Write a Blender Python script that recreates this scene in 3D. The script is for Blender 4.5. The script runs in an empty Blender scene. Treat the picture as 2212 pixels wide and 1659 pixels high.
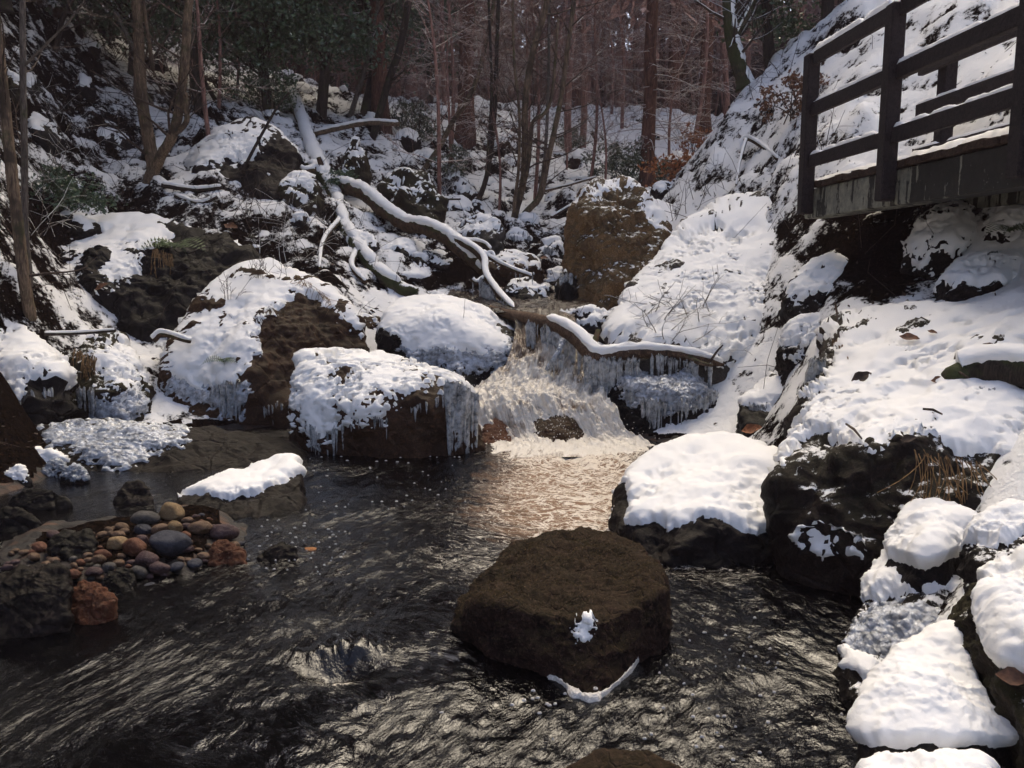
import bpy, bmesh, math, random
import numpy as np
from mathutils import Vector, Matrix
from mathutils.bvhtree import BVHTree

# ------------------------------------------------------------------ camera, world, sun, exposure
SC = bpy.context.scene
COL = SC.collection
EYE = np.array([0.0, 0.0, 1.5])
PITCH = math.radians(7.9)
F = 1736.0                                   # focal length in units of a 2212 x 1659 picture
CX, CY = 1106.0, 829.5

cam_d = bpy.data.cameras.new('camera')
cam_d.sensor_width = 36.0
cam_d.lens = 36.0 * F / 2212.0
cam_d.clip_start = 0.05
cam_d.clip_end = 1000.0
cam = bpy.data.objects.new('camera', cam_d)
cam.location = EYE
cam.rotation_euler = (math.pi / 2 - PITCH, 0, 0)
COL.objects.link(cam)
SC.camera = cam

SUN_EL, SUN_AZ = math.radians(57), math.radians(14)    # azimuth clockwise from +Y: high over the valley head
world = bpy.data.worlds.new('World')
SC.world = world
world.use_nodes = True
wn = world.node_tree.nodes
wl = world.node_tree.links
wn.clear()
sky = wn.new('ShaderNodeTexSky')
sky.sky_type = 'NISHITA'
sky.sun_disc = False
sky.sun_elevation = SUN_EL
sky.sun_rotation = SUN_AZ
sky.air_density = 0.8
sky.dust_density = 2.8
sky.ozone_density = 0.4
bg = wn.new('ShaderNodeBackground')
bg.inputs['Strength'].default_value = 0.12
wo = wn.new('ShaderNodeOutputWorld')
wl.new(sky.outputs[0], bg.inputs['Color'])
wl.new(bg.outputs[0], wo.inputs['Surface'])

sun_d = bpy.data.lights.new('sun', 'SUN')
sun_d.energy = 1.4
sun_d.angle = math.radians(36)
sun_d.color = (1.0, 0.86, 0.61)
sun = bpy.data.objects.new('sun', sun_d)
_sd = Vector((math.sin(SUN_AZ) * math.cos(SUN_EL), math.cos(SUN_AZ) * math.cos(SUN_EL), math.sin(SUN_EL)))
sun.rotation_euler = _sd.to_track_quat('Z', 'Y').to_euler()
sun.location = (0, 0, 30)
COL.objects.link(sun)

SC.view_settings.view_transform = 'Standard'
SC.view_settings.look = 'None'
SC.view_settings.gamma = 1.0
SC.view_settings.use_curve_mapping = False
SC.view_settings.exposure = 1.15
SC.render.engine = 'CYCLES'
SC.cycles.use_denoising = True
try:
    SC.cycles.denoiser = 'OPENIMAGEDENOISE'
    SC.cycles.denoising_prefilter = 'FAST'
except Exception:
    pass
SC.cycles.max_bounces = 7
SC.cycles.diffuse_bounces = 2
SC.cycles.glossy_bounces = 3
SC.cycles.transmission_bounces = 4
SC.cycles.transparent_max_bounces = 8
SC.cycles.volume_bounces = 0
SC.cycles.sample_clamp_indirect = 4.0
SC.cycles.caustics_reflective = False
SC.cycles.caustics_refractive = False

# ------------------------------------------------------------------ geometry helpers
_cp, _sp = math.cos(PITCH), math.sin(PITCH)


def rays(px, py):
    u = (np.asarray(px, float) - CX) / F
    v = (CY - np.asarray(py, float)) / F
    return np.stack([u, _cp + v * _sp, -_sp + v * _cp], -1)


def at(px, py, Y):
    """the point seen at (px, py) that lies Y metres ahead of the camera"""
    d = rays(px, py)
    return EYE + d * (np.asarray(Y, float) / d[..., 1])[..., None]


def on_level(px, py, z=0.0):
    d = rays(px, py)
    return EYE + d * ((z - EYE[2]) / d[..., 2])[..., None]


def proj(P):
    q = np.asarray(P, float) - EYE
    dep = q[..., 1] * _cp - q[..., 2] * _sp
    dep = np.where(np.abs(dep) < 1e-3, 1e-3, dep)
    u = q[..., 0] / dep
    v = (q[..., 1] * _sp + q[..., 2] * _cp) / dep
    return np.stack([CX + u * F, CY - v * F], -1)


_rng = np.random.default_rng(7)
_PERM = np.concatenate([_rng.permutation(512)] * 2)
_G = _rng.normal(size=(512, 3))
_G /= np.linalg.norm(_G, axis=1)[:, None]


def perlin(P):
    P = np.asarray(P, float)
    i = np.floor(P).astype(np.int64)
    f = P - i
    w = f * f * f * (f * (f * 6 - 15) + 10)
    out = np.zeros(len(P))
    for dx in (0, 1):
        wx = w[:, 0] if dx else 1 - w[:, 0]
        a = _PERM[(i[:, 0] + dx) & 511]
        for dy in (0, 1):
            wy = w[:, 1] if dy else 1 - w[:, 1]
            b = _PERM[(a + i[:, 1] + dy) & 511]
            for dz in (0, 1):
                wz = w[:, 2] if dz else 1 - w[:, 2]
                g = _G[_PERM[(b + i[:, 2] + dz) & 511]]
                out += wx * wy * wz * (g[:, 0] * (f[:, 0] - dx) + g[:, 1] * (f[:, 1] - dy) + g[:, 2] * (f[:, 2] - dz))
    return out * 1.5


def fbm(P, octaves=4, gain=0.5, lac=2.03):
    P = np.asarray(P, float)
    s = np.zeros(len(P))
    a, k = 1.0, 1.0
    for o in range(octaves):
        s += a * perlin(P * k + 17.3 * o)
        a *= gain
        k *= lac
    return s


def ridged(P, octaves=3):
    P = np.asarray(P, float)
    s = np.zeros(len(P))
    a, k = 1.0, 1.0
    for o in range(octaves):
        s += a * (1 - 2 * np.abs(perlin(P * k + 9.1 * o)))
        a *= 0.5
        k *= 2.1
    return s


def sstep(a, b, x):
    t = np.clip((x - a) / (b - a), 0, 1)
    return t * t * (3 - 2 * t)


def inside_dist(pts, poly):
    """signed distance (positive inside) of 2D points to a polygon"""
    poly = np.asarray(poly, float)
    n = len(poly)
    best = np.full(len(pts), 1e18)
    ins = np.zeros(len(pts), bool)
    x, y = pts[:, 0], pts[:, 1]
    for k in range(n):
        a, b = poly[k], poly[(k + 1) % n]
        e = b - a
        w = pts - a
        t = np.clip((w @ e) / max(e @ e, 1e-9), 0, 1)
        d = w - t[:, None] * e
        best = np.minimum(best, (d * d).sum(1))
        c = ((a[1] > y) != (b[1] > y))
        xi = a[0] + (y - a[1]) * (b[0] - a[0]) / (b[1] - a[1] if abs(b[1] - a[1]) > 1e-9 else 1e-9)
        ins ^= c & (x < xi)
    return np.where(ins, 1, -1) * np.sqrt(best)


def mesh_data(name, V, Q=None, T=None, mat=None, smooth=True, attrs=None):
    V = np.ascontiguousarray(V, np.float32)
    me = bpy.data.meshes.new(name)
    me.vertices.add(len(V))
    me.vertices.foreach_set('co', V.ravel())
    loops, starts, totals, pos = [], [], [], 0
    for A, k in ((Q, 4), (T, 3)):
        if A is None or len(A) == 0:
            continue
        A = np.asarray(A, np.int32)
        loops.append(A.ravel())
        starts.append(pos + np.arange(len(A), dtype=np.int32) * k)
        totals.append(np.full(len(A), k, np.int32))
        pos += A.size
    L = np.concatenate(loops)
    S = np.concatenate(starts)
    me.loops.add(len(L))
    me.loops.foreach_set('vertex_index', L)
    me.polygons.add(len(S))
    me.polygons.foreach_set('loop_start', S)
    try:
        me.polygons.foreach_set('loop_total', np.concatenate(totals))
    except Exception:
        pass
    if smooth:
        me.polygons.foreach_set('use_smooth', np.ones(len(S), bool))
    if attrs:
        for k, v in attrs.items():
            v = np.asarray(v, np.float32)
            if v.ndim == 2:
                a = me.attributes.new(k, 'FLOAT_VECTOR', 'POINT')
                a.data.foreach_set('vector', np.ascontiguousarray(v).ravel())
            else:
                a = me.attributes.new(k, 'FLOAT', 'POINT')
                a.data.foreach_set('value', v)
    if mat:
        me.materials.append(mat)
    me.update(calc_edges=True)
    return me


def tag(o, label=None, cat=None, group=None, kind=None):
    if label:
        o['label'] = label
    if cat:
        o['category'] = cat
    if group:
        o['group'] = group
    if kind:
        o['kind'] = kind
    return o


WLOC = {}                                      # world origin of each object (nothing is rotated at the top level)


def put(name, me, origin=(0, 0, 0), parent=None, stuff=False):
    """link mesh data whose vertices are relative to origin"""
    o = bpy.data.objects.new(name, me)
    COL.objects.link(o)
    origin = np.asarray(origin, float)
    if parent is not None:
        o.parent = parent
        o.location = origin - WLOC[parent.name]
    else:
        o.location = origin
    WLOC[o.name] = origin
    if stuff:
        o['kind'] = 'stuff'
    return o


def add(name, V, Q=None, T=None, mat=None, origin=None, parent=None, smooth=True, attrs=None, stuff=False):
    """one mesh object from world-space vertices"""
    V = np.asarray(V, float)
    if origin is None:
        origin = WLOC[parent.name] if parent is not None else np.array([V[:, 0].mean(), V[:, 1].mean(), V[:, 2].min()])
    return put(name, mesh_data(name, V - np.asarray(origin), Q, T, mat, smooth, attrs), origin, parent, stuff)


def empty(name, loc):
    o = bpy.data.objects.new(name, None)
    COL.objects.link(o)
    o.location = loc
    o.empty_display_size = 0.2
    WLOC[o.name] = np.asarray(loc, float)
    return o


class MB:
    """collects pieces for one mesh"""

    def __init__(self):
        self.V, self.Q, self.T, self.n = [], [], [], 0

    def put(self, V, Q=None, T=None):
        V = np.asarray(V, float)
        self.V.append(V)
        if Q is not None and len(Q):
            self.Q.append(np.asarray(Q, int) + self.n)
        if T is not None and len(T):
            self.T.append(np.asarray(T, int) + self.n)
        self.n += len(V)

    def tube(self, P, R, sides=5, cap=True):
        P = np.asarray(P, float)
        R = np.broadcast_to(np.asarray(R, float), (len(P),))
        n = len(P)
        tg = np.gradient(P, axis=0)
        tg /= np.linalg.norm(tg, axis=1)[:, None] + 1e-9
        ref = np.array([0, 0, 1.0]) if abs(tg[0, 2]) < 0.8 else np.array([0, 1.0, 0])
        ang = np.arange(sides) * 2 * math.pi / sides
        V = np.zeros((n, sides, 3))
        a = np.cross(tg[0], ref)
        for k in range(n):
            a = a - tg[k] * (a @ tg[k])
            a /= np.linalg.norm(a) + 1e-9
            b = np.cross(tg[k], a)
            V[k] = P[k] + R[k] * (np.cos(ang)[:, None] * a + np.sin(ang)[:, None] * b)
        i = np.arange(n - 1)[:, None] * sides
        j = np.arange(sides)[None]
        j2 = (j + 1) % sides
        Q = np.stack([i + j, i + j2, i + sides + j2, i + sides + j], -1).reshape(-1, 4)
        T = []
        if cap:
            for k in range(1, sides - 1):
                T.append((0, k + 1, k))
                T.append(((n - 1) * sides, (n - 1) * sides + k, (n - 1) * sides + k + 1))
        self.put(V.reshape(-1, 3), Q, T)

    def quads(self, C, A, B):
        """many flat leaves: centres C, half axes A and B"""
        n = len(C)
        V = np.stack([C - A - B * 0.2, C + B * -0.9, C + A - B * 0.2, C + B * 1.1], 1).reshape(-1, 3)
        Q = (np.arange(n)[:, None] * 4 + np.arange(4)[None])
        self.put(V, Q)

    def arrays(self):
        V = np.concatenate(self.V)
        Q = np.concatenate(self.Q) if self.Q else None
        T = np.concatenate(self.T) if self.T else None
        return V, Q, T

    def build(self, name, mat, origin=None, parent=None, smooth=True, stuff=False):
        V, Q, T = self.arrays()
        return add(name, V, Q, T, mat, origin, parent, smooth, None, stuff)

    def data(self, name, mat, smooth=True):
        V, Q, T = self.arrays()
        return mesh_data(name, V, Q, T, mat, smooth)


def spline(P, n):
    """Catmull-Rom through the rows of P, n samples"""
    P = np.asarray(P, float)
    m = len(P)
    t = np.linspace(0, m - 1, n)
    i = np.clip(np.floor(t).astype(int), 0, m - 2)
    f = (t - i)[:, None]
    ext = np.concatenate([2 * P[:1] - P[1:2], P, 2 * P[-1:] - P[-2:-1]])
    a, b, c, d = ext[i], ext[i + 1], ext[i + 2], ext[i + 3]
    return 0.5 * (2 * b + (c - a) * f + (2 * a - 5 * b + 4 * c - d) * f * f + (3 * b - a - 3 * c + d) * f ** 3)


def copy_tree(o, parent=None, loc=None, rot=None, scale=None, label=None, group=None):
    c = o.copy()
    COL.objects.link(c)
    if parent is not None:
        c.parent = parent
    if loc is not None:
        c.location = loc
    if rot is not None:
        c.rotation_euler = rot
    if scale is not None:
        c.scale = scale
    if label:
        c['label'] = label
    if group:
        c['group'] = group
    for ch in o.children:
        copy_tree(ch, c)
    return c

# ------------------------------------------------------------------ materials
class NT:
    def __init__(self, name):
        self.m = bpy.data.materials.new(name)
        self.m.use_nodes = True
        self.t = self.m.node_tree
        self.t.nodes.clear()
        self.out = self.t.nodes.new('ShaderNodeOutputMaterial')
        self._pos = None

    def n(self, kind, **kw):
        nd = self.t.nodes.new(kind)
        for k, v in kw.items():
            setattr(nd, k, v)
        return nd

    def l(self, a, b):
        self.t.links.new(a, b)

    def setin(self, sock, v):
        if hasattr(v, 'is_linked') or isinstance(v, bpy.types.NodeSocket):
            self.l(v, sock)
        else:
            sock.default_value = v

    def pos(self):
        if self._pos is None:
            self._pos = self.n('ShaderNodeNewGeometry')
        return self._pos.outputs['Position']

    def normal(self):
        self.pos()
        return self._pos.outputs['Normal']

    def attr(self, name, out='Fac'):
        a = self.n('ShaderNodeAttribute', attribute_name=name)
        return a.outputs[out]

    def scale(self, vec, s):
        m = self.n('ShaderNodeMapping')
        self.l(vec, m.inputs['Vector'])
        m.inputs['Scale'].default_value = s
        return m.outputs[0]

    def noise(self, scale, detail=4, rough=0.55, vec=None, dist=0.0):
        nd = self.n('ShaderNodeTexNoise')
        self.l(vec if vec is not None else self.pos(), nd.inputs['Vector'])
        nd.inputs['Scale'].default_value = scale
        nd.inputs['Detail'].default_value = detail
        nd.inputs['Roughness'].default_value = rough
        nd.inputs['Distortion'].default_value = dist
        return nd.outputs['Fac']

    def voro(self, scale, vec=None, feature='F1', out='Distance', rnd=1.0):
        nd = self.n('ShaderNodeTexVoronoi', feature=feature)
        self.l(vec if vec is not None else self.pos(), nd.inputs['Vector'])
        nd.inputs['Scale'].default_value = scale
        nd.inputs['Randomness'].default_value = rnd
        return nd.outputs[out]

    def ramp(self, fac, stops):
        r = self.n('ShaderNodeValToRGB')
        self.l(fac, r.inputs[0])
        e = r.color_ramp.elements
        while len(e) < len(stops):
            e.new(0.5)
        for k, (p, c) in enumerate(stops):
            e[k].position = p
            if not hasattr(c, '__len__'):
                c = (c, c, c)
            e[k].color = (*c, 1)
        return r.outputs[0]

    def math(self, op, a, b=0.0, clamp=False):
        m = self.n('ShaderNodeMath', operation=op, use_clamp=clamp)
        self.setin(m.inputs[0], a)
        self.setin(m.inputs[1], b)
        return m.outputs[0]

    def maprange(self, v, a, b, c=0.0, d=1.0):
        m = self.n('ShaderNodeMapRange')
        self.l(v, m.inputs[0])
        for k, x in enumerate((a, b, c, d)):
            m.inputs[k + 1].default_value = x
        return m.outputs[0]

    def mix(self, fac, a, b):
        m = self.n('ShaderNodeMix', data_type='RGBA')
        self.setin(m.inputs[0], fac)
        for s, v in ((m.inputs[6], a), (m.inputs[7], b)):
            if isinstance(v, tuple):
                s.default_value = (*v, 1)
            else:
                self.l(v, s)
        return m.outputs[2]

    def sep(self, vec):
        s = self.n('ShaderNodeSeparateXYZ')
        self.l(vec, s.inputs[0])
        return s.outputs

    def bump(self, h, strength=0.5, dist=0.01, normal=None):
        b = self.n('ShaderNodeBump')
        b.inputs['Strength'].default_value = strength
        b.inputs['Distance'].default_value = dist
        self.l(h, b.inputs['Height'])
        if normal is not None:
            self.l(normal, b.inputs['Normal'])
        return b.outputs[0]

    def bsdf(self, color, rough=0.8, normal=None, spec=0.5, **kw):
        p = self.n('ShaderNodeBsdfPrincipled')
        if isinstance(color, tuple):
            p.inputs['Base Color'].default_value = (*color, 1)
        else:
            self.l(color, p.inputs['Base Color'])
        self.setin(p.inputs['Roughness'], rough)
        self.setin(p.inputs['Specular IOR Level'], spec)
        if normal is not None:
            self.l(normal, p.inputs['Normal'])
        for k, v in kw.items():
            self.setin(p.inputs[k.replace('_', ' ')], v)
        return p.outputs[0]

    def mixs(self, fac, a, b):
        m = self.n('ShaderNodeMixShader')
        self.setin(m.inputs[0], fac)
        self.l(a, m.inputs[1])
        self.l(b, m.inputs[2])
        return m.outputs[0]

    def done(self, sh):
        self.l(sh, self.out.inputs['Surface'])
        return self.m


SNOWC = (0.87, 0.86, 0.835)


def m_snow(name, specks=0.5, relief=1.0):
    t = NT(name)
    a = t.noise(9, 4, 0.6)
    b = t.noise(55, 3, 0.65)
    c = t.noise(190, 2)
    h = t.math('ADD', t.math('MULTIPLY', a, 0.7), t.math('ADD', t.math('MULTIPLY', b, 0.5), t.math('MULTIPLY', c, 0.3)))
    nm = t.bump(h, 0.42 * relief, 0.016)
    grain = t.noise(26, 5, 0.72)
    dirt = t.ramp(grain, [(0.0, 0.0), (0.68 - 0.07 * specks, 0.0), (0.72 - 0.06 * specks, 1.0)])
    patch = t.ramp(t.noise(3.1, 3), [(0.42, 0.0), (0.62, 1.0)])
    dirt = t.math('MULTIPLY', dirt, patch)
    tone = t.mix(t.noise(5, 3), (0.895, 0.885, 0.86), (0.82, 0.81, 0.79))
    col = t.mix(t.math('MULTIPLY', dirt, min(1.0, 0.35 + specks * 0.5)), tone, (0.06, 0.045, 0.035))
    return t.done(t.bsdf(col, 0.75, nm, 0.25))


def m_rock(name, dark, mid, light, moss=(0.026, 0.024, 0.010), moss_amt=0.35, rough=0.62, dust=0.0, wet=0.0, scale=1.0, relief=1.0):
    t = NT(name)
    big = t.noise(2.2 * scale, 5, 0.6, dist=0.4)
    fine = t.noise(17 * scale, 6, 0.68)
    grit = t.noise(85 * scale, 3, 0.7)
    col = t.mix(t.ramp(big, [(0.36, 0.0), (0.62, 1.0)]), dark, mid)
    col = t.mix(t.math('MULTIPLY', t.ramp(fine, [(0.5, 0.0), (0.68, 1.0)]), 0.75), col, light)
    col = t.mix(t.math('MULTIPLY', t.ramp(grit, [(0.46, 1.0), (0.56, 0.0)]), 0.55), col, tuple(c * 0.35 for c in dark))
    nz = t.sep(t.normal())[2]
    mm = t.math('ADD', t.math('MULTIPLY', nz, 0.55), t.noise(6 * scale, 5, 0.7))
    mm = t.maprange(mm, 0.75 - 0.45 * moss_amt, 1.0 - 0.35 * moss_amt)
    mossc = t.mix(t.noise(70, 3), tuple(c * 0.5 for c in moss), tuple(min(1, c * 1.9) for c in moss))
    col = t.mix(t.math('MULTIPLY', mm, 0.9 * min(1, moss_amt * 2)), col, mossc)
    h = t.math('ADD', t.math('MULTIPLY', fine, 1.0), t.math('MULTIPLY', grit, 0.35))
    crack = t.voro(3.3 * scale, feature='DISTANCE_TO_EDGE')
    h = t.math('ADD', h, t.math('MULTIPLY', t.ramp(crack, [(0.0, 0.0), (0.05, 1.0)]), 0.5 * relief))
    if dust > 0:                                # frost and snow flecks clinging to ledges of the stone
        d = t.math('ADD', t.math('MULTIPLY', nz, 0.35), t.noise(15, 6, 0.75))
        d = t.maprange(d, 0.86 - 0.24 * dust, 0.9 - 0.22 * dust)
        col = t.mix(d, col, SNOWC)
        h = t.math('ADD', h, t.math('MULTIPLY', d, 0.8))
    nm = t.bump(h, 0.8 * relief, 0.025)
    r = rough
    if wet > 0:
        r = t.maprange(t.noise(9 * scale, 3), 0.35, 0.65, rough * (1 - 0.6 * wet), rough)
    return t.done(t.bsdf(col, r, nm, 0.13))


def m_ice(name, base=(0.62, 0.66, 0.72), trans=0.55, rough=0.12, k=1.0):
    t = NT(name)
    v = t.voro(42 * k, feature='SMOOTH_F1')
    n = t.noise(75 * k, 4, 0.65)
    h = t.math('ADD', t.math('MULTIPLY', v, -0.9), t.math('MULTIPLY', n, 0.5))
    nm = t.bump(h, 0.9, 0.02)
    col = t.mix(t.ramp(t.noise(22 * k, 5, 0.7), [(0.38, 0.0), (0.6, 1.0)]), tuple(c * 0.35 for c in base), base)
    solid = t.bsdf(col, rough, nm, 0.8)
    g = t.n('ShaderNodeBsdfTransparent')
    g.inputs['Color'].default_value = (0.86, 0.9, 0.95, 1)
    fr = t.n('ShaderNodeLayerWeight')
    fr.inputs['Blend'].default_value = 0.35
    t.l(nm, fr.inputs['Normal'])
    f = t.math('ADD', t.math('MULTIPLY', fr.outputs['Facing'], 0.7), 1.0 - trans, clamp=True)
    return t.done(t.mixs(f, g.outputs[0], solid))


def m_bark(name, a, b, moss=0.0, snow=0.0, stretch=0.12, scale=26, wear=None):
    t = NT(name)
    v = t.scale(t.pos(), (1, 1, stretch))
    n = t.noise(scale, 5, 0.65, vec=v)
    g = t.noise(scale * 4, 3, 0.7, vec=v)
    col = t.mix(t.ramp(n, [(0.36, 0.0), (0.64, 1.0)]), a, b)
    col = t.mix(t.math('MULTIPLY', t.ramp(g, [(0.42, 1.0), (0.55, 0.0)]), 0.6), col, tuple(c * 0.3 for c in a))
    if wear:
        col = t.mix(t.ramp(t.noise(3.5, 4, 0.6), [(0.5, 0.0), (0.6, 0.9)]), col, wear)
    h = t.math('ADD', n, t.math('MULTIPLY', g, 0.4))
    nz = t.sep(t.normal())[2]
    if moss > 0:
        mm = t.maprange(t.math('ADD', t.math('MULTIPLY', nz, 0.2), t.noise(5, 4, 0.7)), 0.62 - 0.3 * moss, 0.75 - 0.25 * moss)
        col = t.mix(t.math('MULTIPLY', mm, 0.85), col, t.mix(t.noise(60, 3), (0.015, 0.02, 0.006), (0.07, 0.08, 0.025)))
    if snow > 0:
        s = t.maprange(t.math('ADD', nz, t.math('MULTIPLY', t.noise(14, 4, 0.7), 1.1)), 1.25 - 0.5 * snow, 1.35 - 0.5 * snow)
        col = t.mix(s, col, SNOWC)
    return t.done(t.bsdf(col, 0.85, t.bump(h, 0.7, 0.012), 0.25))


def m_leaf(name, a, b, rough=0.5, spec=0.4, snow=0.0, trans=0.0):
    t = NT(name)
    oi = t.noise(7, 3)
    col = t.mix(t.ramp(oi, [(0.35, 0.0), (0.65, 1.0)]), a, b)
    n2 = t.noise(38, 2)
    col = t.mix(t.ramp(n2, [(0.4, 0.0), (0.65, 0.7)]), col, tuple(min(1, c * 2.1) for c in b))
    if snow > 0:
        s = t.ramp(t.noise(16, 4, 0.7), [(0.66 - 0.16 * snow, 0.0), (0.69 - 0.16 * snow, 1.0)])
        col = t.mix(s, col, SNOWC)
    return t.done(t.bsdf(col, rough, None, spec))


M = {}
M['snow'] = m_snow('snow', 0.25)
M['snow_clean'] = m_snow('snow_clean', 0.0, 0.7)
M['snow_dirty'] = m_snow('snow_dirty', 1.0, 1.3)
M['rock_dark'] = m_rock('rock_dark', (0.007, 0.005, 0.005), (0.016, 0.011, 0.010), (0.038, 0.026, 0.022), wet=0.4, moss_amt=0.08)
M['rock_black'] = m_rock('rock_black', (0.0045, 0.0038, 0.004), (0.010, 0.008, 0.008), (0.024, 0.019, 0.018), wet=0.8, moss_amt=0.1)
M['rock_bank'] = m_rock('rock_bank', (0.010, 0.0068, 0.006), (0.026, 0.017, 0.013), (0.060, 0.038, 0.028), moss_amt=0.2, dust=0.16)
M['rock_brown'] = m_rock('rock_brown', (0.028, 0.014, 0.008), (0.07, 0.034, 0.018), (0.13, 0.07, 0.038), moss=(0.024, 0.02, 0.008), moss_amt=0.2, wet=0.3)
M['rock_ochre'] = m_rock('rock_ochre', (0.085, 0.048, 0.022), (0.27, 0.155, 0.07), (0.38, 0.25, 0.13), moss=(0.022, 0.02, 0.009), moss_amt=0.35, dust=0.25)
M['rock_mossy'] = m_rock('rock_mossy', (0.014, 0.010, 0.008), (0.034, 0.024, 0.015), (0.068, 0.046, 0.028), moss=(0.024, 0.021, 0.009), moss_amt=0.55, dust=0.08)
M['rock_fleck'] = m_rock('rock_fleck', (0.009, 0.0065, 0.006), (0.020, 0.014, 0.012), (0.046, 0.032, 0.026), moss_amt=0.12, dust=0.42)
M['rock_grey'] = m_rock('rock_grey', (0.0450, 0.0396, 0.0348), (0.0780, 0.0672, 0.0576), (0.1260, 0.1080, 0.0900), moss_amt=0.12, dust=0.25)
M['rock_moor'] = m_rock('rock_moor', (0.012, 0.007, 0.006), (0.050, 0.026, 0.020), (0.150, 0.088, 0.064), moss=(0.040, 0.030, 0.014), moss_amt=0.25, rough=0.9, scale=3.4)
M['rock_rust'] = m_rock('rock_rust', (0.0825, 0.0270, 0.0150), (0.1650, 0.0638, 0.0338), (0.3000, 0.1725, 0.1050), moss_amt=0.05, wet=0.5, scale=3)
M['ice'] = m_ice('ice')
M['ice_clear'] = m_ice('ice_clear', (0.85, 0.86, 0.86), 0.55, 0.06, 0.8)
M['ice_crust'] = m_ice('ice_crust', (0.66, 0.69, 0.74), 0.30, 0.14, 0.8)
M['bark_tan'] = m_bark('bark_tan', (0.10, 0.065, 0.042), (0.24, 0.165, 0.105), moss=0.25, wear=(0.05, 0.035, 0.024))
M['bark_grey'] = m_bark('bark_grey', (0.085, 0.068, 0.058), (0.17, 0.14, 0.115), moss=0.2)
M['bark_dark'] = m_bark('bark_dark', (0.022, 0.016, 0.013), (0.055, 0.04, 0.03), moss=0.3)
M['bark_red'] = m_bark('bark_red', (0.075, 0.034, 0.024), (0.19, 0.09, 0.062), scale=18)
M['bark_far'] = m_bark('bark_far', (0.19, 0.098, 0.08), (0.34, 0.19, 0.15), scale=12)  # far bark lightened: haze of the wood put into its colour
M['bark_log'] = m_bark('bark_log', (0.035, 0.022, 0.014), (0.12, 0.068, 0.036), moss=0.3, stretch=0.6, scale=20)
M['bark_moss'] = m_bark('bark_moss', (0.035, 0.028, 0.018), (0.095, 0.072, 0.045), moss=0.9, snow=0.25, stretch=0.6)
M['twig'] = m_bark('twig', (0.045, 0.030, 0.024), (0.11, 0.075, 0.055), scale=30)
M['twig_snow'] = m_bark('twig_snow', (0.045, 0.030, 0.024), (0.10, 0.07, 0.05), snow=0.8, scale=30)
M['twig_red'] = m_bark('twig_red', (0.21, 0.118, 0.10), (0.36, 0.22, 0.185), snow=0.25, scale=14)  # twigs lightened so that distant haze sits in their colour
M['wood_wet'] = m_bark('wood_wet', (0.016, 0.011, 0.012), (0.040, 0.029, 0.029), stretch=1.0, scale=34)
M['wood_plank'] = m_bark('wood_plank', (0.045, 0.027, 0.02), (0.10, 0.062, 0.045), stretch=1.0, scale=30)
M['holly'] = m_leaf('holly', (0.018, 0.036, 0.017), (0.045, 0.075, 0.034), 0.4, 0.5, snow=0.12)
M['evergreen'] = m_leaf('evergreen', (0.010, 0.018, 0.010), (0.03, 0.045, 0.022), 0.5, 0.4, snow=0.3)
M['needles_far'] = m_leaf('needles_far', (0.15, 0.088, 0.082), (0.29, 0.18, 0.165), 0.7, 0.2, snow=0.12)  # pinkish glow of the far haze put into the needle colour
M['shrub_green'] = m_leaf('shrub_green', (0.025, 0.036, 0.02), (0.065, 0.078, 0.042), 0.6, 0.3, snow=0.55)
M['leaf_orange'] = m_leaf('leaf_orange', (0.17, 0.058, 0.022), (0.26, 0.10, 0.04), 0.6, 0.2)
M['leaf_brown'] = m_leaf('leaf_brown', (0.05, 0.024, 0.015), (0.12, 0.055, 0.028), 0.6, 0.3)
M['litter'] = m_leaf('litter', (0.014, 0.010, 0.008), (0.04, 0.026, 0.018), 0.7, 0.2)
M['fern'] = m_leaf('fern', (0.025, 0.04, 0.015), (0.06, 0.085, 0.03), 0.6, 0.3)
M['grass_dead'] = m_leaf('grass_dead', (0.10, 0.055, 0.025), (0.20, 0.12, 0.055), 0.7, 0.2)
M['foam'] = None


def m_foam():
    t = NT('foam')
    n = t.voro(160, feature='SMOOTH_F1')
    col = t.mix(t.ramp(n, [(0.1, 1.0), (0.5, 0.0)]), (0.50, 0.47, 0.43), (0.74, 0.71, 0.66))
    return t.done(t.bsdf(col, 0.5, t.bump(n, 0.6, 0.006), 0.4))


M['foam'] = m_foam()


def m_concrete():
    t = NT('concrete')
    v = t.scale(t.pos(), (1.4, 1.4, 0.16))
    run = t.noise(9, 4, 0.6, vec=v)
    n = t.noise(14, 5, 0.7)
    col = t.mix(t.ramp(n, [(0.35, 0.0), (0.65, 1.0)]), (0.15, 0.148, 0.12), (0.30, 0.29, 0.23))
    stain = t.math('ADD', t.math('MULTIPLY', run, 0.75), t.math('MULTIPLY', n, 0.25))
    gx = t.sep(t.pos())[1]
    stain = t.math('ADD', stain, t.maprange(gx, 6.6, 5.7, 0.0, 0.16))
    col = t.mix(t.ramp(stain, [(0.52, 0.0), (0.55, 0.92)]), col, (0.012, 0.010, 0.009))
    spots = t.ramp(t.noise(33, 4, 0.7), [(0.66, 0.0), (0.69, 0.5)])
    col = t.mix(spots, col, (0.28, 0.28, 0.26))
    return t.done(t.bsdf(col, 0.8, t.bump(n, 0.5, 0.01), 0.3))


M['concrete'] = m_concrete()


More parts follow.
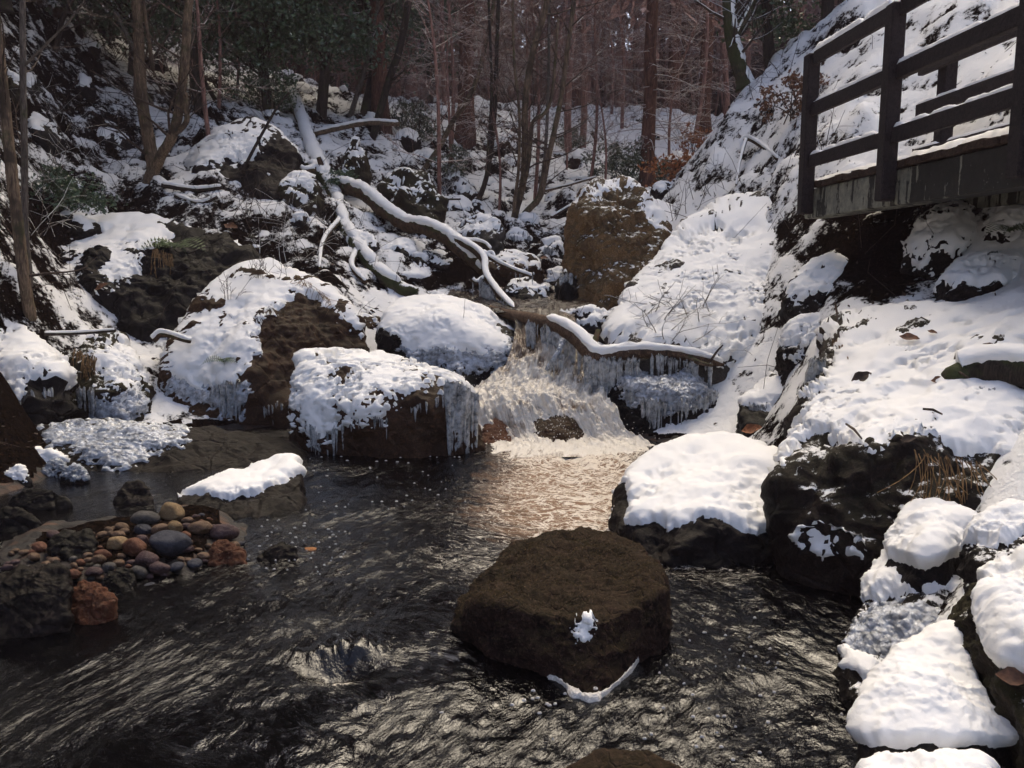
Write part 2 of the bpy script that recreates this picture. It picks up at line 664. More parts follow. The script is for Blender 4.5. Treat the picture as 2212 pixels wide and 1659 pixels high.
def m_ground():
    t = NT('ground_snow')
    s = t.attr('snow')
    a = t.noise(13, 5, 0.7)
    b = t.noise(42, 4, 0.7)
    f = t.math('ADD', s, t.math('ADD', t.math('MULTIPLY', t.math('SUBTRACT', a, 0.5), 1.25), t.math('MULTIPLY', t.math('SUBTRACT', b, 0.5), 0.6)))
    m = t.maprange(f, 0.40, 0.54)
    soil = t.mix(t.ramp(t.noise(24, 5, 0.7), [(0.4, 0.0), (0.62, 1.0)]), (0.003, 0.0025, 0.0025), (0.013, 0.009, 0.007))
    soil = t.mix(t.ramp(t.noise(60, 3), [(0.6, 0.0), (0.66, 0.6)]), soil, (0.055, 0.028, 0.015))
    tone = t.mix(t.noise(4, 3), (0.895, 0.885, 0.86), (0.82, 0.81, 0.79))
    col = t.mix(m, soil, tone)
    h = t.math('ADD', t.math('MULTIPLY', m, 0.8), t.math('ADD', t.math('MULTIPLY', a, 0.7), t.math('MULTIPLY', b, 0.3)))
    return t.done(t.bsdf(col, 0.85, t.bump(h, 0.8, 0.05), t.math('MULTIPLY', m, 0.2)))


M['ground'] = m_ground()


def m_bed():
    t = NT('stream_bed')
    v = t.voro(11)
    c = t.voro(11, out='Color')
    n = t.noise(30, 4, 0.7)
    hue = t.sep(c)[0]
    col = t.ramp(hue, [(0.0, (0.012, 0.009, 0.008)), (0.5, (0.022, 0.014, 0.010)), (0.8, (0.045, 0.02, 0.010)), (1.0, (0.10, 0.042, 0.018))])
    col = t.mix(t.ramp(v, [(0.35, 0.0), (0.75, 1.0)]), col, (0.008, 0.006, 0.005))
    return t.done(t.bsdf(col, 0.6, t.bump(t.math('ADD', v, n), 0.8, 0.03), 0.4))


M['bed'] = m_bed()


def m_pool():
    t = NT('pool_water')
    fl = t.attr('flow', 'Vector')
    foam = t.attr('foam')
    air = t.attr('air')
    n1 = t.noise(1.0, 5, 0.62, vec=t.scale(fl, (5.0, 17, 17)), dist=0.6)
    n2 = t.noise(1.0, 4, 0.6, vec=t.scale(fl, (22, 48, 48)), dist=0.9)
    n3 = t.noise(3.2, 3, 0.5)
    h = t.math('ADD', t.math('MULTIPLY', n1, 1.0), t.math('MULTIPLY', n2, 0.30))
    h = t.math('ADD', h, t.math('MULTIPLY', n3, 0.8))
    h = t.math('MULTIPLY', h, t.math('SUBTRACT', 1.0, t.math('MULTIPLY', t.attr('calm'), 0.55)))
    nm = t.bump(h, 1.0, 0.012)
    fr = t.n('ShaderNodeFresnel')
    fr.inputs['IOR'].default_value = 1.52
    t.l(nm, fr.inputs['Normal'])
    gl = t.n('ShaderNodeBsdfGlossy')
    gl.inputs['Roughness'].default_value = 0.02
    t.l(nm, gl.inputs['Normal'])
    tr = t.n('ShaderNodeBsdfTransparent')
    tr.inputs['Color'].default_value = (0.11, 0.05, 0.028, 1)
    df = t.n('ShaderNodeBsdfDiffuse')
    df.inputs['Color'].default_value = (0.003, 0.003, 0.004, 1)
    body = t.mixs(0.45, tr.outputs[0], df.outputs[0])
    water = t.mixs(fr.outputs[0], body, gl.outputs[0])
    # peat-stained froth: orange-brown bubbly water and pale lines of foam
    fn = t.noise(1.0, 4, 0.6, vec=t.scale(fl, (7.5, 4.2, 6)), dist=1.1)
    fw = t.noise(1.0, 3, 0.6, vec=t.scale(fl, (21, 11, 14)), dist=1.3)
    fv = t.noise(1.0, 4, 0.7, vec=t.scale(fl, (34, 26, 30)), dist=0.8)
    ln1 = t.math('ABSOLUTE', t.math('SUBTRACT', fn, 0.5))
    ln2 = t.math('ABSOLUTE', t.math('SUBTRACT', fw, 0.5))
    web = t.math('SUBTRACT', 1.0, t.math('MULTIPLY', t.math('MINIMUM', ln1, t.math('MULTIPLY', ln2, 1.25)), 7.0))
    fx = t.math('ADD', t.math('MULTIPLY', web, 0.65), t.math('MULTIPLY', fv, 0.28))
    fm = t.maprange(t.math('ADD', fx, foam), 0.90, 1.00)
    am = t.maprange(t.math('ADD', t.math('ADD', t.math('MULTIPLY', fn, 0.5), t.math('MULTIPLY', fw, 0.3)), air), 0.55, 0.92)
    peat = t.bsdf(t.mix(fv, (0.07, 0.037, 0.022), (0.38, 0.22, 0.12)), 0.55, nm, 0.2)
    frth = t.bsdf(t.mix(fv, (0.52, 0.44, 0.34), (0.86, 0.81, 0.72)), 0.7, nm, 0.12)
    sh = t.mixs(t.math('MULTIPLY', am, 0.85), water, peat)
    sh = t.mixs(t.math('MULTIPLY', fm, 0.92), sh, frth)
    return t.done(sh)


M['pool'] = m_pool()


def m_cascade(name, lo=0.36, hi=0.56, peat_a=(0.045, 0.026, 0.015), peat_b=(0.34, 0.215, 0.115)):
    t = NT(name)
    fl = t.attr('flow', 'Vector')
    foam = t.attr('foam')
    n1 = t.noise(1.0, 5, 0.66, vec=t.scale(fl, (3.2, 17, 17)), dist=0.5)
    n2 = t.noise(1.0, 4, 0.7, vec=t.scale(fl, (11, 60, 60)), dist=0.6)
    n3 = t.noise(8, 4, 0.6)
    fx = t.math('ADD', t.math('MULTIPLY', n1, 0.55), t.math('ADD', t.math('MULTIPLY', n2, 0.3), t.math('MULTIPLY', n3, 0.3)))
    cell = t.voro(55, feature='SMOOTH_F1')
    nm = t.bump(t.math('ADD', fx, t.math('MULTIPLY', cell, -0.35)), 0.9, 0.03)
    m = t.maprange(t.math('ADD', fx, foam), lo + 0.35, hi + 0.35)
    thick = t.maprange(foam, -0.12, 0.2)
    body = t.bsdf(t.mix(thick, tuple(c * 0.5 for c in peat_a), t.mix(n1, peat_a, peat_b)), 0.12, nm, 0.6)
    fr = t.bsdf(t.mix(n2, (0.66, 0.58, 0.46), (0.90, 0.87, 0.80)), 0.55, nm, 0.4)
    return t.done(t.mixs(t.math('MULTIPLY', m, 0.93), body, fr))


M['cascade'] = m_cascade('cascade_water')
M['stream'] = m_cascade('stream_water', 0.42, 0.62, (0.018, 0.012, 0.009), (0.10, 0.06, 0.038))

# ------------------------------------------------------------------ the ground: one sheet through surveyed points
_pix = [  # (px, py, Y) of ground seen in the valley
    (60, 940, 7.35), (0, 800, 6.8), (60, 760, 7.6), (0, 650, 7.7), (0, 480, 8.8), (110, 560, 9.6), (0, 300, 11), (0, 60, 14),
    (200, 300, 13.5), (200, 100, 17), (320, 435, 12), (450, 440, 11.6), (420, 300, 14.5), (600, 455, 11.8), (560, 600, 10.4),
    (650, 520, 11), (680, 650, 9.4), (740, 560, 11), (690, 420, 13.5), (640, 210, 20), (480, 190, 19), (800, 330, 17),
    (900, 260, 21), (840, 620, 10.6), (330, 690, 9.6), (220, 760, 8.4), (350, 560, 10.5),
    (1090, 620, 11.2), (1140, 560, 12.7), (1120, 500, 15), (1090, 440, 17.0), (1190, 400, 18), (1200, 330, 21.5), (1250, 245, 28),
    (1450, 320, 24), (1395, 425, 17.2), (1470, 420, 16), (1000, 322, 20.5), (960, 420, 16), (1010, 470, 14.5), (1300, 370, 19.5),
    (1050, 230, 28), (820, 235, 27), (1430, 250, 30),
    (1450, 460, 12.6), (1560, 275, 13.5), (1600, 400, 11.6), (1700, 150, 13.5), (1690, 330, 11.0), (1880, 20, 12.2), (1760, 380, 9.4),
    (2000, 200, 9.2), (2200, 10, 9.2), (2100, 320, 7.4), (2212, 260, 7.0), (1900, 540, 7.5), (1800, 500, 8.1), (2050, 570, 6.6),
    (2212, 600, 5.8), (1800, 720, 6.4), (1900, 610, 6.9), (1700, 810, 7.0), (1660, 900, 6.9), (1560, 960, 6.6),
    (2000, 720, 5.4), (2212, 700, 4.9), (1830, 900, 5.0), (2000, 910, 4.5), (2212, 860, 4.2), (2050, 1050, 3.9), (2212, 1010, 3.5),
    (2212, 1330, 2.6), (1990, 1340, 2.95), (1580, 640, 9.4), (1450, 720, 8.9), (1330, 700, 10.2),
]
_xyz = [  # surveyed directly
    (0.5, 7.0, -0.30), (0.45, 8.6, 0.70), (0.2, 9.8, 0.82), (0.15, 7.9, 0.20), (-0.9, 6.0, -0.35), (-0.4, 7.4, -0.2), (0.9, 6.2, -0.35),
    (0, 4.5, -0.42), (1.2, 4.6, -0.40), (0.3, 3.0, -0.42), (-1.0, 3.2, -0.34), (1.25, 3.2, -0.38), (0, 2.0, -0.45), (1.1, 2.1, -0.42),
    (-1.3, 2.0, -0.40), (-1.9, 3.2, -0.30), (-1.83, 4.7, 0.07), (-2.1, 4.93, 0.03), (-2.42, 4.4, 0.07), (-1.55, 4.35, 0.02), (-1.95, 4.0, 0.05), (-1.7, 3.85, 0.0), (-2.15, 3.75, 0.0), (-1.95, 4.45, 0.09), (-2.75, 4.6, 0.02), (-1.5, 3.7, -0.12), (-2.2, 3.7, -0.04),
    (-2.4, 5.15, -0.10), (-1.7, 5.2, -0.14), (-3.0, 5.1, -0.09), (-3.3, 4.7, -0.03), (-2.9, 5.6, -0.08), (-2.0, 5.6, -0.14), (-1.0, 4.6, -0.24), (-3.4, 6.0, -0.05), (-2.6, 3.4, -0.10), (-3.4, 4.2, 0.02), (-4.3, 5.5, 0.35),
    (-2.2, 7.3, -0.1), (-3.1, 7.2, -0.02), (-1.5, 7.9, 0.0), (-2.4, 8.3, 0.25), (-4.0, 3.0, 0.6), (-3.4, 1.5, 0.2),
    (-0.6, 8.4, 0.15), (-0.2, 9.0, 0.5), (-1.2, 9.2, 0.55),
    (1.55, 3.3, -0.2), (1.9, 2.6, 0.12), (1.95, 1.8, -0.1), (2.6, 1.6, 0.3), (3.6, 2.2, 1.2), (1.75, 4.0, -0.1), (1.7, 5.2, 0.02),
    (-3, -2, 0.2), (3, -2, 0.6), (0, -2, -0.4), (0, -5, -0.3), (-6, -4, 2.2), (6, -4, 2.4), (-9, 2, 5.0), (9, 2, 6.0),
    (-12, 10, 8.5), (-18, 16, 13), (-17, 26, 15), (-30, 20, 22), (-32, 40, 24), (8, 8, 6.2), (9, 14, 9.0), (14, 12, 11.5), (10, 20, 8.4),
    (14, 26, 9.5), (30, 20, 20), (32, 42, 22), (0, 33, 7.2), (-8, 34, 8.2), (8, 36, 7.6), (0, 48, 8.5), (-14, 48, 13), (14, 48, 12), (0, 70, 15), (-30, 70, 26),
    (30, 70, 26), (60, 40, 30), (-60, 40, 34), (60, 0, 24), (-60, 0, 26), (0, -30, 0.5), (-25, -25, 10), (25, -25, 10), (0, 95, 26), (60, 95, 34), (-60, 95, 36),
]
CP = np.concatenate([at([p[0] for p in _pix], [p[1] for p in _pix], [p[2] for p in _pix]), np.array(_xyz, float)])
# stretch distances so that near points weigh as finely as far ones
def _warp(xy):
    r = np.hypot(xy[:, 0], xy[:, 1]) + 1e-6
    k = np.log1p(r / 2.5) * 6 / r
    return xy * k[:, None]


def _tpsk(d2):
    return 0.5 * d2 * np.log(d2 + 1e-9)


_cw = _warp(CP[:, :2])
_n = len(CP)
_A = np.zeros((_n + 3, _n + 3))
_d2 = ((_cw[:, None] - _cw[None]) ** 2).sum(-1)
_A[:_n, :_n] = _tpsk(_d2) + np.eye(_n) * 0.02
_A[:_n, _n] = 1
_A[:_n, _n + 1:] = _cw
_A[_n:, :_n] = _A[:_n, _n:].T
_rhs = np.zeros(_n + 3)
_rhs[:_n] = CP[:, 2]
_W = np.linalg.solve(_A, _rhs)


def ground_base(xy):
    xy = np.asarray(xy, float).reshape(-1, 2)
    out = np.zeros(len(xy))
    for s in range(0, len(xy), 20000):
        q = _warp(xy[s:s + 20000])
        d2 = ((q[:, None] - _cw[None]) ** 2).sum(-1)
        out[s:s + 20000] = _tpsk(d2) @ _W[:_n] + _W[_n] + q @ _W[_n + 1:]
    return out


def ground_full(xy):
    xy = np.asarray(xy, float).reshape(-1, 2)
    z = ground_base(xy)
    r = np.hypot(xy[:, 0], xy[:, 1])
    P = np.column_stack([xy, np.zeros(len(xy))])
    land = sstep(0.0, 0.5, z)
    amp = land * np.clip(r / 11, 0.4, 1.15)
    lump = ridged(P * 0.55, 2) * 0.11 + fbm(P * 1.9 + 5, 4) * 0.055
    lump += np.maximum(0, fbm(P * 1.1 + 40, 3) - 0.15) * 0.34
    z2 = z + amp * lump + (1 - land) * fbm(P * 5, 3) * 0.03
    return z2, lump, land, z


def gz(x, y):
    return float(ground_full(np.array([[x, y]]))[0][0])


def ground_at(px, py, y0=3.0, y1=70.0):
    """the first ground point along a line of sight"""
    Y = np.geomspace(y0, y1, 500)
    P = at(np.full(500, px), np.full(500, py), Y)
    below = ground_full(P[:, :2])[0] > P[:, 2]
    k = int(np.argmax(below)) if below.any() else 499
    return P[max(k, 1)]


def foot(px, Y):
    """the ground under column px at distance Y"""
    p = at(px, 600, Y)
    return np.array([p[0], Y, gz(p[0], Y)])


def build_ground():
    th = np.concatenate([np.radians(np.linspace(-178, -40, 40)), np.radians(np.linspace(-39.5, 39.5, 440)), np.radians(np.linspace(40, 180, 40))])
    rr = np.concatenate([[0.02, 0.6], np.geomspace(1.8, 45, 350), np.geomspace(48, 105, 14)])
    TH, RR = np.meshgrid(th, rr, indexing='ij')
    xy = np.column_stack([(RR * np.sin(TH)).ravel(), (RR * np.cos(TH)).ravel()])
    z, lump, land, zb = ground_full(xy)
    nt, nr = len(th), len(rr)
    P = np.column_stack([xy, z])
    g = P.reshape(nt, nr, 3)
    du = np.gradient(g, axis=0)
    dv = np.gradient(g, axis=1)
    nm = np.cross(dv, du)
    nm /= np.linalg.norm(nm, axis=2)[..., None] + 1e-9
    nz = np.abs(nm[..., 2]).ravel()
    pp = proj(P)
    X, Yy = P[:, 0], P[:, 1]
    # how whole the snow is: unbroken on the right-hand slabs, littered on the left hillside and among the stones up the valley
    cover = 0.50 + 0.30 * np.clip((nz - 0.62) / 0.3, -1.6, 1)
    cover += 0.20 * sstep(0.5, 3.0, X) * sstep(12, 4, Yy) + 0.10 * sstep(1, 3.5, X)
    cover -= 0.05 * sstep(-1.0, -4.0, X) * sstep(6, 11, Yy) + 0.15 * sstep(10, 13, Yy) * sstep(3.2, 1.0, X)
    st = np.column_stack([X * 1.1 + Yy * 0.5, Yy * 1.1 - X * 0.5, P[:, 2] * 3.2])
    streak = fbm(st * 1.5, 4)
    fine = fbm(P * np.array([4.5, 4.5, 7]), 4)
    s = cover + streak * 0.36 + fine * 0.30 - np.maximum(0, -lump) * 0.9
    # shade under the walkway and in hollows put into the colour as bare ground
    def shade(px0, py0, w, h, k):
        nonlocal s
        s = s - k * np.exp(-(((pp[:, 0] - px0) / w) ** 2 + ((pp[:, 1] - py0) / h) ** 2)) * (Yy > 3)
    shade(1900, 560, 130, 110, 1.3)
    shade(200, 480, 110, 45, 1.2)
    shade(40, 900, 110, 60, 1.4)
    shade(430, 600, 130, 90, 1.2)
    shade(700, 560, 90, 60, 0.4)
    shade(1060, 590, 150, 70, 0.7)
    s = s - 1.1 * sstep(-1.2, -1.9, X) * sstep(6.9, 6.2, Yy) * sstep(-2, 0, Yy)
    s = np.where(z < 0.06, -1.0, s)
    s = np.where(Yy > 30, s - 0.9 * sstep(30, 36, Yy), s)
    m = np.clip((s - 0.38) / 0.3, 0, 1)
    P[:, 2] += m * 0.035 * np.clip(RR.ravel() / 8, 0.5, 2) * land
    i = np.arange(nt - 1)[:, None] * nr
    j = np.arange(nr - 1)[None]
    Q = np.stack([i + j, i + j + 1, i + nr + j + 1, i + nr + j], -1).reshape(-1, 4)
    Q = Q[:, ::-1]
    o = add('ground', P, Q, None, M['ground'], origin=(0, 0, 0), attrs={'snow': s})
    o.data.materials.append(M['bed'])
    zc = P[Q][:, :, 2].max(1)
    rc = RR.ravel()[Q].max(1)
    o.data.polygons.foreach_set('material_index', ((zc < 0.05) & (rc < 9)).astype(np.int32))
    tag(o, kind='structure')
    return o


GROUND = build_ground()


# ------------------------------------------------------------------ water
def build_pool():
    th = np.radians(np.linspace(-50, 50, 470))
    rr = np.geomspace(1.5, 8.4, 340)
    TH, RR = np.meshgrid(th, rr, indexing='ij')
    X, Y = (RR * np.sin(TH)).ravel(), (RR * np.cos(TH)).ravel()
    src = np.array([0.52, 7.6])                         # the foot of the fall; the current fans out from here and swings left
    dx, dy = X - src[0], Y - src[1]
    rad = np.hypot(dx, dy)
    ang = np.arctan2(dx, -dy)                            # 0 towards the camera
    wob = perlin(np.column_stack([X * 0.9, Y * 0.9, X * 0])) * 0.5
    flow = np.column_stack([rad + wob * 0.3, (ang + wob * 0.18) * (1.2 + 0.55 * rad), perlin(np.column_stack([X, Y, X * 0]) * 1.7) * 0.25])
    plume = np.exp(-((X - (0.50 + 0.04 * (7.2 - Y))) / (0.55 + 0.17 * (7.2 - Y))) ** 2)
    near = sstep(3.9, 7.0, Y)
    pp = proj(np.column_stack([X, Y, X * 0]))
    foam = plume * (0.30 + 0.12 * near) * sstep(2.9, 4.5, Y) - 0.02 + 0.22 * plume * sstep(6.1, 7.0, Y) + 0.10 * plume * perlin(np.column_stack([flow[:, 0] * 1.3, flow[:, 1] * 2.2, X * 0]))
    # loose bubble trails drifting round the left of the plume and lines of froth down the current
    foam += 0.10 * np.exp(-((pp[:, 0] - 840) / 160) ** 2 - ((pp[:, 1] - 1070) / 70) ** 2)
    foam += 0.08 * np.exp(-((pp[:, 0] - 980) / 110) ** 2 - ((pp[:, 1] - 1220) / 70) ** 2)
    air = plume * (0.42 + 0.30 * near) * sstep(3.4, 4.9, Y) - 0.15 + 0.30 * np.exp(-((pp[:, 0] - 1180) / 190) ** 2 - ((pp[:, 1] - 1090) / 90) ** 2)
    e = np.column_stack([flow[:, 0] * 2.2, flow[:, 1] * 6.0, flow[:, 2] * 4])
    amp = 0.012 + 0.016 * plume * near
    z = amp * fbm(e, 4, 0.55) + 0.004 * perlin(np.column_stack([X * 16, Y * 16, flow[:, 2]]))
    # water humping over a sunken stone, lower left of the brown boulder
    hx, hy = on_level(740, 1425)[:2]
    a, b = (X - hx), (Y - hy)
    rip = 1 + 0.7 * fbm(np.column_stack([X * 38, Y * 9, X * 0]), 4, 0.65)
    z += 0.042 * rip * np.exp(-(a / 0.15) ** 2 - ((b - 0.05) / np.where(b > 0.05, 0.16, 0.045)) ** 2) - 0.045 * np.exp(-(a / 0.14) ** 2 - ((b + 0.09) / 0.06) ** 2)
    hump = np.exp(-(a / 0.13) ** 2 - ((b + 0.15) / 0.08) ** 2)
    foam += 0.30 * hump + 0.16 * np.exp(-(a / 0.16) ** 2 - ((b - 0.02) / 0.07) ** 2)
    calm = np.exp(-((pp[:, 0] - 160) / 220) ** 2 - ((pp[:, 1] - 1080) / 90) ** 2)
    calm = np.clip(calm + np.exp(-((pp[:, 0] - 60) / 330) ** 2 - ((pp[:, 1] - 1500) / 190) ** 2), 0, 1)
    z *= 1 - 0.75 * calm
    nt, nr = len(th), len(rr)
    i = np.arange(nt - 1)[:, None] * nr
    j = np.arange(nr - 1)[None]
    Q = np.stack([i + j, i + j + 1, i + nr + j + 1, i + nr + j], -1).reshape(-1, 4)[:, ::-1]
    o = add('pool_water', np.column_stack([X, Y, z]), Q, None, M['pool'], origin=(0, 0, 0), attrs={'flow': flow, 'foam': foam, 'air': air, 'calm': calm})
    return tag(o, kind='structure')


POOL = build_pool()


def sheet(name, rows, mat, nu, nv, turb, foam_rows, foam_k=1.0):
    """a running-water sheet through rows of (left px, py, Y, right px, py, Y)"""
    Lp = spline(at([r[0] for r in rows], [r[1] for r in rows], [r[2] for r in rows]), nu)
    Rp = spline(at([r[3] for r in rows], [r[4] for r in rows], [r[5] for r in rows]), nu)
    u = np.linspace(0, 1, nu)
    v = np.linspace(-0.06, 1.06, nv)
    P = Lp[:, None] * (1 - v)[None, :, None] + Rp[:, None] * v[None, :, None]
    P[..., 2] += 0.05 * (1 - (2 * v - 1) ** 2)[None]
    ds = np.linalg.norm(np.gradient((Lp + Rp) / 2, axis=0), axis=1)
    s = np.cumsum(ds)
    wid = np.linalg.norm(Rp - Lp, axis=1)
    U = np.repeat(s[:, None], nv, 1)
    Vv = (v[None] - 0.5) * wid[:, None]
    flow = np.stack([U, Vv, U * 0], -1).reshape(-1, 3)
    q = np.column_stack([flow[:, 0] * 2.6, flow[:, 1] * 7, flow[:, 2]])
    tv = np.repeat(np.interp(u, np.linspace(0, 1, len(turb)), turb)[:, None], nv, 1).ravel()
    d = fbm(np.column_stack([flow[:, 0] * 2.0, flow[:, 1] * 8.5, flow[:, 2]]) + 3.3, 5, 0.62) * tv * 1.1 + fbm(P.reshape(-1, 3) * 4.0, 2) * tv * 0.5 + fbm(P.reshape(-1, 3) * 17, 3, 0.65) * tv * 0.28
    P = P.reshape(-1, 3)
    P[:, 2] += d * 0.8
    P[:, 1] -= d * 0.5
    foam = np.repeat(np.interp(u, np.linspace(0, 1, len(foam_rows)), foam_rows)[:, None], nv, 1).ravel() * foam_k
    foam = foam + d * 1.2 / (tv + 0.02) * 0.06 + 0.16 * fbm(P * np.array([2.2, 2.2, 3.5]) + 8, 3)
    i = np.arange(nu - 1)[:, None] * nv
    j = np.arange(nv - 1)[None]
    Q = np.stack([i + j, i + j + 1, i + nv + j + 1, i + nv + j], -1).reshape(-1, 4)[:, ::-1]
    o = add(name, P, Q, None, mat, origin=(0, 0, 0), attrs={'flow': flow, 'foam': foam})
    return tag(o, kind='structure')


CASC = sheet('cascade_water', [
    (1105, 668, 9.1, 1235, 684, 8.95), (1120, 700, 8.7, 1240, 712, 8.5), (1105, 770, 8.2, 1265, 770, 8.05), (1050, 826, 7.85, 1285, 830, 7.7),
    (1006, 848, 7.55, 1300, 860, 7.45), (1012, 880, 7.3, 1318, 892, 7.25), (1030, 945, 7.12, 1345, 938, 7.08), (1020, 968, 6.85, 1400, 962, 6.85),
    (985, 1000, 6.45, 1420, 1000, 6.45)], M['cascade'], 230, 150,
    [0.015, 0.03, 0.06, 0.075, 0.06, 0.08, 0.06, 0.035, 0.01], [-0.1, -0.04, 0.14, 0.36, 0.46, 0.30, 0.40, 0.50, 0.34])
STREAM = sheet('stream_water', [
    (1080, 440, 17.0, 1170, 442, 17.0), (1090, 500, 15, 1180, 500, 15), (1090, 545, 13.6, 1215, 545, 13.6), (990, 592, 12.3, 1220, 590, 12.3),
    (880, 630, 11.0, 1245, 622, 11.0), (880, 660, 9.9, 1255, 655, 9.9), (1090, 674, 9.05, 1240, 690, 8.9)], M['stream'], 160, 120,
    [0.03, 0.04, 0.05, 0.04, 0.04, 0.03, 0.02], [0.16, 0.16, 0.12, 0.22, 0.18, 0.02, -0.05])

# ------------------------------------------------------------------ boulders
_CS = {}


def cube_sphere(n):
    if n not in _CS:
        g = np.linspace(-1, 1, n + 1)
        g = np.tan(g * math.pi / 4)
        A, B = np.meshgrid(g, g, indexing='ij')
        one = np.ones_like(A)
        V, Q = [], []
        for k, (f, flip) in enumerate((((one, A, B), 0), ((-one, A, B), 1), ((A, one, B), 1), ((A, -one, B), 0), ((A, B, one), 0), ((A, B, -one), 1))):
            i = np.arange(n)[:, None] * (n + 1)
            j = np.arange(n)[None]
            q = np.stack([i + j, i + n + 1 + j, i + n + 2 + j, i + j + 1], -1).reshape(-1, 4)
            if flip:
                q = q[:, ::-1]
            Q.append(q + k * (n + 1) ** 2)
            V.append(np.stack(f, -1).reshape(-1, 3))
        V = np.concatenate(V)
        Q = np.concatenate(Q)
        key = np.round(V * 1e5).astype(np.int64)
        _, first, inv = np.unique(key, axis=0, return_index=True, return_inverse=True)
        V = V[first]
        Q = inv.reshape(-1)[Q]
        V /= np.linalg.norm(V, axis=1)[:, None]
        _CS[n] = (V, Q)
    return _CS[n]


def vnormals(V, Q):
    n = np.cross(V[Q[:, 2]] - V[Q[:, 0]], V[Q[:, 3]] - V[Q[:, 1]])
    out = np.zeros_like(V)
    for k in range(4):
        for c in range(3):
            out[:, c] += np.bincount(Q[:, k], n[:, c], len(V))
    return out / (np.linalg.norm(out, axis=1)[:, None] + 1e-12)


def hull_planes(P):
    bm = bmesh.new()
    for p in P:
        bm.verts.new(p)
    r = bmesh.ops.convex_hull(bm, input=bm.verts[:])
    bm.normal_update()
    c = P.mean(0)
    pl = {}
    for f in bm.faces:
        nn = np.array(f.normal)
        d = nn @ (np.array(f.verts[0].co) - c)
        if d < 0:
            nn, d = -nn, -d
        if d < 1e-4:
            continue
        key = tuple(np.round(nn * 7).astype(int))
        a = f.calc_area()
        if key in pl:
            pl[key].append((a, nn, d))
        else:
            pl[key] = [(a, nn, d)]
    bm.free()
    N, D = [], []
    for L in pl.values():
        w = np.array([x[0] for x in L]) + 1e-9
        N.append((np.array([x[1] for x in L]) * w[:, None]).sum(0) / w.sum())
        D.append((np.array([x[2] for x in L]) * w).sum() / w.sum())
    N = np.array(N)
    D = np.array(D)
    ln = np.linalg.norm(N, axis=1)
    return c, N / ln[:, None], D / ln


ROCK = {}


def rock_shape(P, n, p, amp, seed):
    c, N, D = hull_planes(P)
    dirs, Q = cube_sphere(n)
    half = np.ptp(P, axis=0) / 2 + 1e-3
    d = dirs * half
    d = d / np.linalg.norm(d, axis=1)[:, None]
    cosv = np.maximum(d @ N.T, 1e-6) / D[None]
    r = (cosv ** p).sum(1) ** (-1.0 / p)
    r *= 1.0 + 0.55 / p
    V = c + d * r[:, None]
    nrm = vnormals(V, Q)
    size = float(np.prod(np.ptp(P, axis=0)) ** (1 / 3))
    s = V / size
    off = seed * 7.31
    disp = 0.055 * ridged(s * 2.4 + off, 2) + 0.05 * fbm(s * 1.6 + off + 5, 2)
    fine = 0.034 * fbm(s * 6 + off, 4, 0.6) + 0.016 * ridged(s * 14 + off, 3)
    base = V + nrm * (disp - 0.03)[:, None] * size * amp
    full = base + nrm * fine[:, None] * size * amp
    soft = V + nrm * (0.03 * fbm(s * 1.6 + off + 5, 2) - 0.02)[:, None] * size * amp
    return soft, full, Q, size


def cover_mask(V, nrm, polys, edge, rag, thr, seed, size, freq, far=True):
    pp = proj(V)
    view = V - EYE
    facing = -(nrm * view).sum(1) / np.linalg.norm(view, axis=1)
    nn = fbm(V * freq + seed * 3.7, 4, 0.65)
    if polys:
        sd = np.full(len(V), -1e9)
        for q in polys:
            sd = np.maximum(sd, inside_dist(pp, q))
        m1 = np.clip((sd + nn * rag + edge * 0.35) / edge, 0, 1)
        m2 = np.clip((nrm[:, 2] - 0.25 + nn * 0.2) / 0.25, 0, 1)
        k = sstep(-0.12, -0.02, facing)
        return m1 * k + (m2 * (1 - k) if far else 0)
    return np.clip((nrm[:, 2] - thr + nn * 0.38) / 0.16, 0, 1)


def shell(name, base, full, Q, m, thick, mat, parent, lump, seed, tilt=0.6, crystal=False):
    if (m > 0.02).sum() < 4:
        return None
    nrm = vnormals(base, Q)
    nb = vnormals(full, Q)
    if crystal:
        h = np.abs(perlin(full * 46 + seed)) * 0.8 + np.abs(perlin(full * 90 + seed)) * 0.5
        t = thick * 0.75 * np.sqrt(m) * (0.5 + h * 1.3)
        S = full + nb * t[:, None]
        S = np.where((m > 0)[:, None], S, full - nb * 0.015)
    else:
        ln = fbm(base * 2.6 + seed, 3) * 0.6 + fbm(base * 10 + seed, 3) * 0.08
        t = 0.85 * thick * m ** 0.8 * np.clip(1.0 + lump * ln, 0.25, 2.4)
        dirn = nrm * (1 - tilt * 0.5) + np.array([0, 0, 1.0]) * tilt * 0.5
        dirn /= np.linalg.norm(dirn, axis=1)[:, None]
        mixk = np.clip(m * 1.4 - 0.25, 0, 1)[:, None]
        gap = np.clip(((base - full) * nrm).sum(1), 0, thick * 1.2)[:, None]     # snow fills the hollows of the stone
        S = full + nrm * (gap * mixk + 0.004 * mixk) + dirn * t[:, None]
        B = full + nrm * gap
        S = np.where(mixk > 0.5, S * 0.35 + (base + nrm * np.clip(((B - base) * nrm).sum(1), -0.02, 0.03)[:, None] + dirn * t[:, None]) * 0.65, S)
        S = np.where((m > 0)[:, None], S, full - nb * 0.012)
    keep = (m[Q] > 0.02).any(1)
    q = Q[keep]
    use = np.unique(q)
    remap = np.zeros(len(S), int)
    remap[use] = np.arange(len(use))
    return add(name, S[use], remap[q], None, M[mat] if isinstance(mat, str) else mat, None, parent, stuff=crystal)


